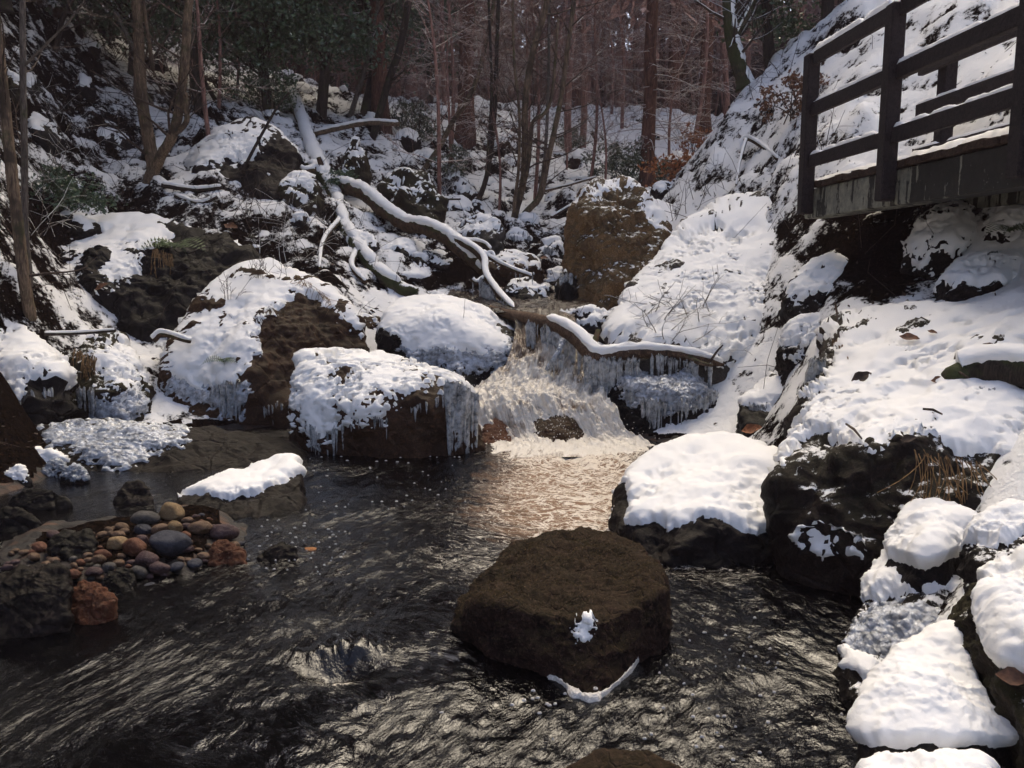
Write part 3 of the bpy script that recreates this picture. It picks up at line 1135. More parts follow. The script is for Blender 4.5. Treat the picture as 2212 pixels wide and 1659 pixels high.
def rock(name, label, pts, mat, n=40, p=16, amp=1.0, snow=None, t=0.06, thr=None, ice=None, ti=0.03, down=0.35, back=0.5, edge=11, rag=14,
         freq=9.0, lump=0.55, seed=None, group=None, cat='boulder', snow_mat='snow', ice_mat='ice_crust', key=None, holes=0.0, far=True, stand=None, undercut=False, seat=None):
    if seed is None:
        seed = len(ROCK) + 1
    if seat is not None:                        # slide the boulder along its line of sight onto the slope it sits on
        dy = float(np.clip(ground_at(seat[0], seat[1], 4, 40)[1] + 0.1 - min(q[2] for q in pts), -3.5, 3.5))
        pts = [(q[0], q[1], q[2] + dy) for q in pts]
    if stand is not None:                       # height the foot stands at: bring the far points in to a stone's real depth
        px, py, _ = max(pts, key=lambda q: q[1])
        yb = on_level(px, py, stand)[1]
        y0 = min(q[2] for q in pts)
        pts = [(q[0], q[1], yb + (q[2] - y0) * 0.32) for q in pts]
    A = at([q[0] for q in pts], [q[1] for q in pts], [q[2] for q in pts])
    low = A.copy()
    low[:, 2] = np.minimum(A[:, 2], A[:, 2].min() + 0.35 * np.ptp(A[:, 2])) - down
    if undercut:
        low = low[A[:, 2] < A[:, 2].min() + 0.4 * np.ptp(A[:, 2])]
    cen = A.mean(0)
    bk = cen + (A - cen) * 0.72
    bk[:, 1] += back
    bk[:, 2] -= 0.12 * back
    P = np.concatenate([A, low, bk])
    n = int(n * (0.74 if A[:, 1].mean() > 4 else 0.84)) if n > 20 else n
    base, full, Q, size = rock_shape(P, n, p, amp, seed)
    org = np.array([full[:, 0].mean(), full[:, 1].mean(), full[:, 2].min()])
    o = add(name, full, Q, None, M[mat], org)
    tag(o, label, cat, group)
    nb = vnormals(base, Q)
    if snow is not None or thr is not None:
        m = cover_mask(base, nb, snow, edge, rag, thr if thr is not None else 0.5, seed, size, freq, far)
        if holes:
            hn = fbm(base * 21 + seed * 1.7, 3, 0.65) * 0.8 + 0.8 * fbm(base * 3.0 + seed, 2)
            m = m * (1 - sstep(0.66 - holes * 0.4, 0.74 - holes * 0.4, hn))
        shell('snow_cap', base, full, Q, m, t, snow_mat, o, lump, seed)
    if ice:
        m = cover_mask(full, vnormals(full, Q), ice, 14, 22, 0, seed + 50, size, 14, False)
        m = m * (vnormals(full, Q) @ np.array([0, -1.0, 0.35]) > -0.25)
        shell('ice_crust', base, full, Q, m, ti, ice_mat, o, 1, seed, crystal=True)
    ROCK[key or o.name] = (o, full, Q)
    return o


_BVH = {}


def hit(key, px, py, fallback=None):
    """where the line of sight through (px, py) meets a boulder, or None"""
    if key not in _BVH:
        o, V, Q = ROCK[key]
        _BVH[key] = BVHTree.FromPolygons(V.tolist(), Q.tolist())
    d = rays(px, py)
    d = d / np.linalg.norm(d)
    loc, nor, idx, dist = _BVH[key].ray_cast(Vector(EYE), Vector(d))
    if loc is None:
        return None if fallback is None else at(px, py, fallback)
    return np.array(loc)


SN = {}
rock('stream_boulder', 'flat-topped brown boulder furred with moss, standing alone in the pool, froth at its foot', [
    (985, 1340, 3.26), (998, 1290, 3.32), (1060, 1222, 3.62), (1115, 1180, 3.78), (1190, 1156, 3.80), (1290, 1156, 3.80), (1378, 1180, 3.65), (1414, 1220, 3.42),
    (1434, 1285, 3.12), (1430, 1335, 3.17), (1425, 1402, 3.2), (1385, 1425, 3.1), (1300, 1344, 2.85), (1150, 1328, 2.92), (1030, 1302, 3.03), (1278, 1490, 2.85), (1280, 1550, 2.70), (1060, 1375, 3.26), (1140, 1405, 3.12)],
    'rock_moor', n=90, p=60, amp=0.6, down=0.3, back=0.02, undercut=True, key='brown', snow=[[(1238, 1362), (1262, 1340), (1283, 1352), (1278, 1375), (1255, 1388), (1245, 1375)]], t=0.016, rag=16, edge=5, freq=42, far=False)
rock('snowy_boulder', 'square boulder under a thick smooth pad of snow, right behind the big brown boulder', [
    (1318, 1155, 4.5), (1360, 1090, 4.75), (1380, 1020, 5.1), (1450, 975, 5.25), (1495, 955, 5.35), (1560, 957, 5.3), (1640, 975, 5.1), (1692, 988, 4.9),
    (1708, 1090, 4.45), (1715, 1200, 4.15), (1690, 1245, 4.05), (1560, 1262, 3.92), (1440, 1232, 4.02), (1350, 1195, 4.25), (1660, 1150, 4.1), (1500, 1140, 4.08), (1378, 1140, 4.3)],
    'rock_dark', n=84, p=22, amp=0.8, back=0.05, key='square',
    snow=[[(1372, 1120), (1366, 1065), (1374, 1020), (1450, 970), (1492, 948), (1562, 950), (1645, 968), (1700, 982), (1696, 1040), (1682, 1105), (1655, 1152), (1622, 1162), (1540, 1138), (1480, 1150), (1380, 1145)]],
    t=0.075, rag=10, snow_mat='snow_clean')
rock('icicle_boulder', 'slab-fronted boulder with speckled snow roof and a thick curtain of icicles at its right end', [
    (638, 775, 7.1), (660, 764, 7.4), (720, 768, 7.5), (790, 760, 7.5), (850, 785, 7.4), (1000, 826, 7.1), (1034, 880, 6.9), (1038, 950, 6.75), (1000, 988, 6.55),
    (850, 992, 6.55), (700, 988, 6.6), (668, 960, 6.65), (642, 880, 6.75), (700, 880, 6.55), (860, 880, 6.45), (985, 850, 6.6)],
    'rock_brown', n=84, p=24, amp=0.75, back=0.1, key='icicle',
    snow=[[(634, 775), (660, 758), (720, 764), (790, 754), (850, 780), (925, 802), (1005, 826), (1000, 842), (945, 846), (900, 856), (865, 878), (830, 900), (800, 912), (760, 905), (730, 925), (705, 955), (680, 950), (655, 905), (640, 850)]],
    t=0.06, rag=24, holes=1.0, freq=14)
rock('pyramid_boulder', 'tall peaked boulder, broad snow face on its left, bare mossy face on its right', [
    (356, 850, 8.2), (376, 767, 8.4), (416, 700, 8.8), (450, 640, 9.2), (517, 572, 9.6), (598, 570, 9.7), (638, 587, 9.5), (669, 596, 9.4), (745, 659, 9.1), (792, 745, 8.8),
    (795, 860, 8.3), (640, 930, 7.75), (480, 925, 7.75), (395, 880, 8.0), (625, 645, 8.9), (545, 735, 8.15), (520, 830, 7.8)],
    'rock_brown', n=96, p=26, amp=0.75, back=0.25, key='pyramid',
    snow=[[(368, 790), (376, 760), (412, 700), (448, 630), (515, 560), (600, 560), (640, 575), (675, 585), (750, 650), (800, 748), (745, 703), (690, 665), (655, 640), (625, 650), (605, 680), (570, 706), (546, 737), (562, 750), (550, 785), (525, 815), (510, 850), (470, 838), (420, 832), (390, 815)]],
    t=0.075, rag=14, ice=[[(356, 840), (380, 800), (430, 825), (500, 845), (530, 830), (525, 900), (490, 900), (450, 870), (400, 865)]], ti=0.03)
rock('rounded_boulder', 'rounded boulder mid-stream with smooth snow turning to grey ice low on its front', [
    (815, 745, 8.5), (822, 700, 8.75), (850, 655, 9.1), (885, 645, 9.3), (1000, 648, 9.3), (1060, 678, 9.1), (1105, 715, 8.9), (1132, 765, 8.6), (1125, 805, 8.4),
    (1000, 818, 8.1), (880, 800, 8.2), (825, 775, 8.4), (960, 690, 8.45), (1040, 740, 8.3), (880, 720, 8.4)],
    'rock_black', n=80, p=16, amp=0.7, back=0.1, key='rounded',
    snow=[[(825, 715), (832, 690), (850, 650), (882, 640), (1000, 642), (1040, 664), (1066, 712), (1090, 748), (1080, 762), (1040, 770), (985, 765), (925, 768), (880, 755), (866, 728), (845, 722)]],
    t=0.055, rag=9, edge=16, ice=[[(870, 750), (930, 755), (1000, 752), (1075, 740), (1112, 745), (1105, 785), (1060, 798), (980, 800), (900, 792), (875, 775)]], ti=0.035, snow_mat='snow_clean')
rock('snow_slab', 'huge tilted slab sheeted in snow below the walkway, twigs and ice on its lower lip', [
    (1300, 770, 8.0), (1310, 712, 8.5), (1400, 580, 9.5), (1480, 490, 10.2), (1560, 440, 10.6), (1700, 425, 10.3), (1770, 465, 9.8), (1785, 525, 9.4),
    (1690, 690, 8.3), (1605, 800, 7.7), (1580, 860, 7.6), (1320, 870, 7.7), (1560, 780, 7.6), (1420, 760, 7.75), (1740, 545, 9.2)],
    'rock_grey', n=110, p=28, amp=0.55, back=0.6, down=0.3, key='slab',
    snow=[[(1306, 720), (1330, 660), (1400, 570), (1480, 480), (1560, 430), (1705, 415), (1775, 460), (1775, 510), (1742, 540), (1735, 585), (1712, 610), (1700, 645), (1680, 672), (1640, 730), (1600, 775), (1575, 785), (1500, 772), (1440, 752), (1395, 757), (1378, 725), (1345, 740), (1320, 738)]],
    t=0.08, rag=16, holes=0.4, lump=0.4)
rock('ice_hung_boulder', 'dark undercut boulder beneath the log, glazed with ice and fringed by icicles', [
    (1278, 800, 8.0), (1300, 770, 8.1), (1400, 775, 8.0), (1540, 790, 7.9), (1575, 830, 7.7), (1560, 935, 7.3), (1440, 945, 7.15), (1340, 935, 7.25), (1290, 870, 7.6), (1420, 850, 7.35), (1500, 860, 7.35)],
    'rock_black', n=70, p=16, amp=0.8, back=0.3, key='icehung',
    ice=[[(1330, 810), (1400, 795), (1480, 790), (1540, 800), (1545, 850), (1500, 880), (1440, 890), (1380, 880), (1345, 850)]], ti=0.05)
rock('ochre_boulder', 'tall upright ochre-brown boulder with a snow cap and mossy flecks, left of the great slab', [
    (1232, 670, 10.25), (1228, 560, 10.65), (1232, 450, 10.95), (1272, 412, 11.25), (1330, 397, 11.45), (1385, 408, 11.35), (1430, 460, 11.15), (1448, 560, 10.65), (1400, 660, 10.05), (1310, 690, 9.75),
    (1250, 690, 9.95), (1300, 470, 10.45), (1360, 530, 10.25)],
    'rock_ochre', n=80, p=22, amp=0.9, back=0.3, key='ochre',
    snow=[[(1262, 420), (1275, 405), (1335, 388), (1380, 398), (1400, 412), (1350, 412), (1310, 418), (1280, 436)], [(1378, 440), (1400, 425), (1436, 455), (1475, 500), (1460, 530), (1420, 500), (1390, 480)]],
    t=0.06, rag=14, holes=0.4)
rock('shoulder_boulder', 'low snow-smothered rock sloping right from the tall ochre boulder', [
    (1385, 470, 12.2), (1410, 440, 12.6), (1470, 460, 12.4), (1510, 520, 11.6), (1480, 590, 10.8), (1410, 620, 10.8), (1390, 540, 11.3)],
    'rock_grey', n=40, thr=0.15, t=0.08, back=0.4)
rock('whale_boulder', 'long low whale-backed dark rock half sheeted in rippled grey ice', [
    (60, 950, 6.5), (80, 922, 6.8), (200, 912, 6.9), (400, 925, 6.9), (560, 935, 6.8), (640, 955, 6.6), (668, 985, 6.4), (560, 1025, 6.0), (400, 1035, 5.9), (220, 1030, 5.95), (120, 1010, 6.1), (300, 935, 6.45), (500, 955, 6.4)],
    'rock_dark', n=80, p=14, amp=0.5, back=0.02, key='whale',
    ice=[[(72, 935), (150, 912), (260, 915), (390, 925), (402, 950), (330, 972), (312, 998), (240, 1014), (190, 992), (150, 962), (90, 952)]], ti=0.035)
rock('wedge_rock', 'dark wedge-shaped rock with a clean ramp of snow, beside the cobble bar', [
    (392, 1082, 5.2), (450, 1050, 5.4), (540, 1015, 5.6), (605, 996, 5.7), (632, 996, 5.65), (652, 1042, 5.3), (640, 1118, 4.95), (540, 1140, 4.75), (420, 1118, 4.9), (610, 1055, 5.15), (480, 1088, 5.05)],
    'rock_dark', n=60, p=20, amp=0.7, back=0.02, key='wedge',
    snow=[[(400, 1076), (450, 1046), (540, 1008), (605, 988), (628, 990), (648, 1030), (600, 1050), (552, 1076), (520, 1078), (480, 1086), (455, 1080)]], t=0.05, rag=7, edge=5, snow_mat='snow_clean')
rock('root_boulder', 'rounded boulder at the left with patchy snow, brown roots and drip ice on it', [
    (88, 740, 8.1), (120, 722, 8.4), (230, 716, 8.5), (275, 738, 8.4), (315, 785, 8.2), (322, 830, 8.0), (300, 900, 7.6), (200, 925, 7.4), (110, 900, 7.5), (95, 820, 7.7), (230, 800, 7.65)],
    'rock_mossy', n=64, p=14, amp=1.0, back=0.2, key='root',
    snow=[[(90, 742), (120, 715), (230, 708), (280, 732), (322, 790), (316, 820), (300, 830), (285, 800), (262, 770), (230, 748), (180, 740)], [(195, 765), (240, 758), (275, 790), (300, 850), (270, 880), (215, 890), (205, 850), (250, 830), (225, 810), (200, 800)]],
    t=0.05, rag=18, holes=0.7, ice=[[(210, 870), (300, 840), (320, 870), (300, 910), (230, 925), (200, 900)]])
rock('bank_rock', 'snow-topped bank stone at the left edge under the paired mossy trunks', [
    (-120, 720, 7.6), (-40, 690, 7.9), (20, 690, 8.0), (65, 735, 7.7), (115, 790, 7.2), (128, 845, 7.0), (70, 920, 6.7), (-20, 960, 6.6), (-120, 960, 6.6), (40, 820, 7.0)],
    'rock_black', n=60, back=0.4, key='bank',
    snow=[[(-150, 640), (0, 650), (40, 690), (60, 735), (95, 752), (115, 785), (138, 838), (75, 828), (45, 872), (0, 866), (-150, 900)]], t=0.09, rag=12, holes=0.3)
rock('overhung_boulder', 'big boulder on the left bank, snow on top and deep black shadow under its front', [
    (70, 615, 9.5), (100, 550, 10.0), (150, 490, 10.6), (290, 462, 11.0), (440, 500, 10.9), (560, 560, 10.3), (575, 650, 9.7), (480, 730, 9.2), (300, 740, 9.0), (120, 715, 9.0), (65, 660, 9.2), (300, 570, 9.6)],
    'rock_black', n=80, p=20, back=0.5, key='overhung',
    snow=[[(60, 610), (100, 545), (150, 482), (230, 455), (330, 468), (365, 495), (352, 540), (312, 562), (292, 608), (262, 640), (190, 674), (150, 652), (105, 622)]], t=0.08, rag=20, holes=0.5)
rock('mossy_block', 'brown mossy block with ragged snow on top, between the overhung boulder and the peaked boulder', [
    (345, 500, 11.2), (380, 470, 11.6), (450, 468, 11.7), (520, 498, 11.5), (575, 550, 11.0), (572, 640, 10.4), (400, 650, 10.2), (350, 570, 10.6)],
    'rock_mossy', n=48, back=0.4,
    seat=(470, 640), snow=[[(335, 500), (378, 462), (450, 460), (525, 490), (575, 545), (545, 545), (480, 508), (450, 512), (425, 540), (405, 545), (385, 515)]], t=0.06, rag=22, holes=0.5)
rock('hill_boulder', 'snow-roofed boulder with dark right face, up the left slope right of the forked tree', [
    (405, 345, 14.8), (450, 300, 15.2), (530, 260, 15.5), (590, 280, 15.4), (632, 325, 15.0), (635, 392, 14.3), (600, 432, 13.8), (500, 405, 13.8), (430, 375, 14.0), (530, 350, 14.3)],
    'rock_dark', n=60, p=22, back=0.5, key='hillb',
    snow=[[(398, 342), (450, 294), (530, 250), (578, 268), (600, 288), (562, 328), (528, 345), (480, 358), (437, 370), (410, 372)]], t=0.09, rag=12, holes=0.45, seat=(560, 440))
for px, py, w, h, Y, lb in [(75, 285, 105, 90, 11.9, 'dark bare rock jutting from the hillside just right of the leftmost trunks'),
                            (225, 300, 110, 70, 13.2, 'dark pointed rock on the left hillside, left of the forked tree'),
                            (165, 485, 210, 120, 10.3, 'black rock standing in for the dark hollow above the overhung boulder'),  # shade of the hollow put in as a black rock
                            (305, 497, 60, 40, 11.6, 'small dark stone below the foot of the forked tree'),
                            (340, 330, 60, 50, 13.6, 'small dark rock peeping from snow behind the forked tree'),
                            (60, 185, 60, 55, 13.6, 'small dark rock high on the left hillside'),
                            (170, 200, 60, 45, 15.5, 'lean dark rock high up between the leaning hillside trunks')]:
    rock('hillside_rock', lb, [(px - w / 2, py + h * .3, Y), (px - w * .3, py - h * .4, Y + .4), (px + w * .1, py - h / 2, Y + .5), (px + w / 2, py + h * .1, Y + .2), (px + w * .4, py + h / 2, Y - .2), (px - w * .3, py + h / 2, Y - .2), (px, py, Y - .35)],
         'rock_black', n=26, back=0.3, thr=0.72, t=0.06, seat=(px, py + h * .4), group='rocks on the left hillside')

_mid = [  # (px0, py0, px1, py1, Y, material, snow threshold, label)
    (732, 296, 794, 440, 14.2, 'rock_mossy', 0.30, 'upright slab beside the fallen tree, snow on its left and moss on its right edge'),
    (816, 362, 960, 512, 14.4, 'rock_mossy', 0.55, 'green mossy boulder with a snow crown, just above the long fallen log'),
    (849, 279, 909, 336, 18.4, 'rock_dark', 0.55, 'dark rock with snow streaks right of the leaning dark trunk'),
    (968, 328, 1018, 368, 18.2, 'rock_dark', 0.45, 'small snowy rock at the foot of the thick reddish trunk'),
    (1038, 249, 1126, 292, 25.5, 'rock_brown', 0.6, 'broad brown rock in the snow at the head of the valley'),
    (1045, 281, 1118, 332, 23.0, 'rock_brown', 0.5, 'brown rock below the broad one at the head of the valley'),
    (1160, 312, 1222, 352, 20.5, 'rock_mossy', 0.5, 'mossy rock right of the many-stemmed sapling clump'),
    (1104, 398, 1146, 436, 17.6, 'rock_dark', 0.6, 'small dark rock between the stems of the sapling clump'),
    (974, 384, 1030, 440, 16.4, 'rock_dark', 0.35, 'dark rock left of the paired thin saplings, snow hooding it'),
    (940, 425, 1022, 470, 15.4, 'rock_dark', 0.2, 'low snow-covered rock above the bend of the fallen log'),
    (976, 466, 1092, 548, 13.6, 'rock_grey', 0.5, 'squat grey rock with a snow lid right of the fallen log'),
    (1092, 496, 1150, 536, 14.2, 'rock_black', 0.3, 'small block with snow on top and ice below, foot of the sapling clump'),
    (1160, 514, 1228, 585, 12.9, 'rock_black', 0.35, 'snow-topped black rock left of the ochre boulder'),
    (1120, 462, 1166, 492, 16.4, 'rock_dark', 0.25, 'little snowy stone behind the base of the sapling clump'),
    (836, 568, 932, 620, 11.3, 'rock_dark', 0.05, 'snow-smothered rock at the lower end of the mossy leaning trunk'),
    (1050, 546, 1176, 622, 11.7, 'rock_brown', 0.5, 'brown rock with snow hood in mid-stream above the fall'),
    (1084, 606, 1200, 690, 10.0, 'rock_black', 0.85, 'wet black rock skinned with ice in mid-stream above the fall'),
    (1174, 578, 1234, 640, 11.2, 'rock_dark', 0.35, 'snow-capped stone touching the left foot of the ochre boulder'),
    (1200, 582, 1250, 690, 10.6, 'rock_black', 0.8, 'narrow iced rock against the left foot of the ochre boulder'),
    (908, 632, 978, 662, 9.8, 'rock_dark', 0.0, 'snow dome just behind the rounded boulder'),
    (752, 654, 830, 698, 9.8, 'rock_black', 0.9, 'wet dark stone between the peaked boulder and the rounded boulder, the farther'),
    (754, 682, 824, 730, 9.3, 'rock_brown', 0.9, 'wet brown stone between the peaked boulder and the rounded boulder, the nearer'),
    (1288, 700, 1330, 768, 9.0, 'rock_black', 0.9, 'wet black stone beside the lower left corner of the great slab'),
    (1200, 668, 1262, 712, 9.4, 'rock_black', 0.95, 'small dark icy stone above the crest of the fall'),
    (1440, 330, 1500, 372, 21.0, 'rock_dark', 0.4, 'dark rock in the snow behind the straight reddish trunk'),
    (1330, 395, 1372, 425, 18.2, 'rock_dark', 0.3, 'small snowy rock left of the straight reddish trunk'),
    (1232, 372, 1290, 404, 19.0, 'rock_dark', 0.25, 'snow-lidded rock right of the sapling clump'),
    (1408, 398, 1462, 436, 16.6, 'rock_dark', 0.45, 'dark rock at the foot of the straight reddish trunk'),
    (1085, 340, 1128, 372, 20.2, 'rock_brown', 0.45, 'brown stone among the sapling stems'),
    (890, 325, 950, 362, 18.0, 'rock_dark', 0.3, 'snowy rock beside the curved leaning sapling'),
    (930, 230, 985, 262, 25.5, 'rock_dark', 0.45, 'rock far up the bank between the two thick reddish trunks'),
    (740, 500, 815, 560, 12.3, 'rock_black', 0.5, 'dark stone under the branch of the fallen tree'),
    (820, 520, 900, 562, 12.4, 'rock_black', 0.35, 'snow-dabbed dark stone beneath the long fallen log'),
    (905, 545, 985, 590, 12.0, 'rock_black', 0.5, 'dark stone in the shade under the fallen log near its fork'),
    (985, 560, 1040, 600, 11.8, 'rock_black', 0.45, 'small dark stone under the fork of the fallen log'),
    (1360, 560, 1420, 610, 10.5, 'rock_grey', 0.2, 'snowy stone wedged between ochre boulder and great slab'),
    (1235, 668, 1325, 742, 8.75, 'rock_black', 0.8, 'black icy stone behind the crooked log, right of the water slide'),
    (570, 600, 700, 690, 10.2, 'rock_dark', 0.55, 'dark stone behind the peaked boulder, roots over it'),
    (600, 370, 690, 470, 12.9, 'rock_mossy', 0.35, 'snow-humped rock under the broken crown of the fallen tree'),
    (350, 610, 450, 720, 9.5, 'rock_black', 0.35, 'small snowy rock leaning on the left side of the peaked boulder'),
    (395, 660, 440, 720, 9.0, 'rock_black', 0.2, 'little snow-capped stone tucked left of the peaked boulder'),
]
for k, (x0, y0, x1, y1, Y, mt, th, lb) in enumerate(_mid):
    w, h = x1 - x0, y1 - y0
    s = w / F * Y
    r = random.Random(k * 13 + 5)
    j = lambda a: (r.random() - .5) * a
    pts = [(x0, y0 + h * (.55 + j(.3)), Y), (x0 + w * (.18 + j(.12)), y0 + h * (.15 + j(.15)), Y + s * .3), (x0 + w * (.5 + j(.3)), y0, Y + s * .4), (x0 + w * (.85 + j(.1)), y0 + h * (.22 + j(.2)), Y + s * .3),
           (x1, y0 + h * (.65 + j(.3)), Y), (x1 - w * .12, y1, Y - s * .2), (x0 + w * .15, y1, Y - s * .2), (x0 + w * (.5 + j(.35)), y0 + h * (.5 + j(.2)), Y - s * (.3 + j(.15)))]
    rock('valley_rock', lb, pts, mt, n=34 if w > 80 else 24, back=min(0.6, s * .5), down=0.25, thr=th + (0.22 if 10 < Y < 18 else 0), t=0.035 + 0.0012 * Y, amp=1.35, holes=0.45, key='mid%d' % k, p=14, seat=((x0 + x1) / 2, y1 - 4), group='rocks tumbling down the valley')

_rs = random.Random(55)
_taken = []
for k in range(400):
    if len(_taken) >= 70:
        break
    Y = _rs.uniform(10.5, 27)
    px = _rs.uniform(560, 1500) if k % 3 else _rs.uniform(20, 700)
    g = foot(px, Y)
    s = _rs.uniform(0.14, 0.42) * (0.7 + Y / 30)
    q = proj(g)
    if g[2] < 0.5 or any(np.hypot(g[0] - a[0], g[1] - a[1]) < s + b for a, b in _taken) or (1080 < q[0] < 1260 and 480 < q[1] < 700):
        continue
    _taken.append((g, s * .6))
    x, y = q
    w = s / Y * F
    h = w * _rs.uniform(.5, .85)
    j = lambda a: (_rs.random() - .5) * a
    pts = [(x - w * .5, y + j(h * .2), Y), (x - w * .3, y - h * (.6 + j(.2)), Y + s * .3), (x + w * j(.3), y - h * (.8 + j(.2)), Y + s * .35), (x + w * .36, y - h * (.5 + j(.3)), Y + s * .25), (x + w * .5, y, Y), (x + w * .3, y + h * .2, Y - s * .25), (x - w * .3, y + h * .2, Y - s * .25), (x + w * j(.3), y - h * .3, Y - s * .35)]
    rock('valley_stone', 'small dark stone with a dab of snow among the litter up the valley', pts, _rs.choice(['rock_dark', 'rock_black', 'rock_mossy', 'rock_brown']), n=14, back=s * .3, down=.15, thr=_rs.uniform(.3, .75), t=.05, amp=1.3, key='vs%d' % k, p=12, group='small stones scattered up the valley', cat='stone')

# ---- right-hand bank
rock('right_bank_boulder', 'broad snowbound boulder filling the right bank, its dark front face flecked with snow', [
    (1686, 1040, 4.02), (1754, 942, 4.35), (1795, 850, 4.9), (1822, 760, 5.6), (1795, 705, 6.2), (1860, 682, 6.2), (1960, 690, 5.9), (2060, 690, 5.5), (2260, 680, 4.9), (2300, 960, 3.7),
    (2120, 1010, 3.6), (2000, 985, 3.72), (1870, 982, 3.8), (1900, 1310, 3.52), (1850, 1318, 3.57), (1740, 1292, 3.72), (1705, 1180, 3.9), (2050, 1130, 3.55), (2200, 1100, 3.4)],
    'rock_bank', n=120, p=30, amp=0.7, back=0.3, down=0.3, key='rbank',
    snow=[[(1672, 1036), (1700, 1000), (1744, 938), (1762, 895), (1798, 850), (1818, 800), (1818, 760), (1780, 720), (1785, 700), (1860, 672), (1960, 680), (2060, 680), (2300, 660), (2300, 990), (2180, 1010), (2120, 985), (2060, 992), (2010, 985), (1935, 975), (1905, 1000), (1830, 978), (1800, 958), (1756, 948), (1715, 1005), (1692, 1042)],
          [(1740, 1170), (1790, 1130), (1830, 1160), (1880, 1165), (1885, 1200), (1830, 1200), (1790, 1205)]],
    t=0.075, rag=16, holes=0.3, lump=0.4)
rock('bank_crest_rock', 'long snow roll along the back of the right bank, below the walkway', [
    (1990, 720, 6.0), (2010, 660, 6.3), (2090, 640, 6.3), (2160, 655, 6.0), (2260, 660, 5.6), (2280, 730, 5.2), (2120, 735, 5.5)], 'rock_dark', n=48, thr=0.1, t=0.08, back=0.2)
rock('ledge_rock', 'flat ledge with a snow tongue and small icicles, under the great slab', [
    (1604, 868, 6.9), (1640, 845, 7.1), (1700, 815, 7.2), (1755, 800, 7.1), (1765, 900, 6.4), (1700, 935, 6.3), (1615, 920, 6.5)], 'rock_black', n=44, p=20, back=0.2, key='ledge',
    snow=[[(1600, 870), (1640, 842), (1700, 808), (1760, 790), (1760, 870), (1700, 876), (1660, 880), (1615, 878)]], t=0.05, rag=8)
_rb = [((1705, 560), (1890, 700), 7.5, 'rock_fleck', 0.45, 'rubbly snow-dusted rock between the great slab and the bank'),
       ((1690, 690), (1840, 800), 6.9, 'rock_fleck', 0.4, 'rubbly snowy rock above the icy ledge'),
       ((1975, 445), (2165, 610), 6.7, 'rock_fleck', 0.3, 'snow-humped boulder under the walkway beams'),
       ((2050, 555), (2250, 660), 5.9, 'rock_fleck', 0.35, 'dark-fronted snowy rock at the right edge under the walkway'),
       ((1840, 500), (1960, 700), 7.6, 'rock_black', 0.85, 'black wet rock wall added for the dark shade beneath the walkway'),  # black rock put in as the dark of the shaded recess
       ((2150, 430), (2290, 600), 6.3, 'rock_fleck', 0.35, 'snow-patched rock at the right edge just under the concrete beam'),
       ((2060, 1015), (2160, 1130), 3.75, 'rock_black', 0.5, 'dark stone hanging in the bank beneath the icy log')]
for k, ((x0, y0), (x1, y1), Y, mt, th, lb) in enumerate(_rb):
    w, h = x1 - x0, y1 - y0
    s = w / F * Y
    pts = [(x0, y0 + h * .6, Y), (x0 + w * .2, y0 + h * .1, Y + s * .3), (x0 + w * .55, y0, Y + s * .35), (x0 + w * .9, y0 + h * .2, Y + s * .25), (x1, y0 + h * .7, Y), (x1 - w * .1, y1, Y - s * .25), (x0 + w * .2, y1, Y - s * .25), (x0 + w * .45, y0 + h * .5, Y - s * .3)]
    rock('bank_boulder', lb, pts, mt, n=50, back=0.3, thr=th, t=0.06, holes=0.6, amp=1.3, key='rb%d' % k, freq=12)
rock('capped_stone', 'dark stone wearing a tall round snow cap, lower right bank', [
    (1925, 1215, 3.25), (1940, 1160, 3.4), (1975, 1112, 3.5), (2030, 1100, 3.5), (2085, 1130, 3.35), (2100, 1195, 3.2), (2080, 1235, 3.05), (2030, 1262, 2.98), (1960, 1240, 3.05), (2010, 1180, 3.05)],
    'rock_dark', n=60, p=14, back=0.05, key='capped', amp=0.7,
    snow=[[(1925, 1200), (1940, 1150), (1975, 1095), (2030, 1088), (2085, 1120), (2104, 1190), (2075, 1192), (2040, 1210), (2000, 1232), (1970, 1222), (1940, 1212)]], t=0.06, rag=6, snow_mat='snow_clean')
rock('icy_shelf', 'low dark rock glazed with rough grey ice and snow strips, below the capped stone', [
    (1822, 1400, 2.95), (1840, 1330, 3.1), (1880, 1240, 3.35), (1940, 1190, 3.4), (2060, 1230, 3.2), (2110, 1330, 2.8), (2100, 1440, 2.55), (1960, 1560, 2.4), (1840, 1500, 2.6), (1940, 1350, 2.85)],
    'rock_fleck', n=80, p=16, back=0.1, key='shelf', amp=0.8,
    snow=[[(1866, 1300), (1890, 1230), (1930, 1180), (1950, 1240), (1990, 1275), (1975, 1292), (1930, 1285), (1905, 1305)], [(1998, 1290), (2030, 1250), (2104, 1210), (2110, 1300), (2070, 1320), (2050, 1285), (2010, 1298)], [(1836, 1410), (1870, 1430), (1910, 1460), (1890, 1492), (1850, 1465)]],
    t=0.04, rag=9, ice=[[(1830, 1390), (1880, 1310), (1980, 1300), (2040, 1330), (2060, 1345), (1990, 1370), (1930, 1420), (1850, 1400)]], ti=0.018)
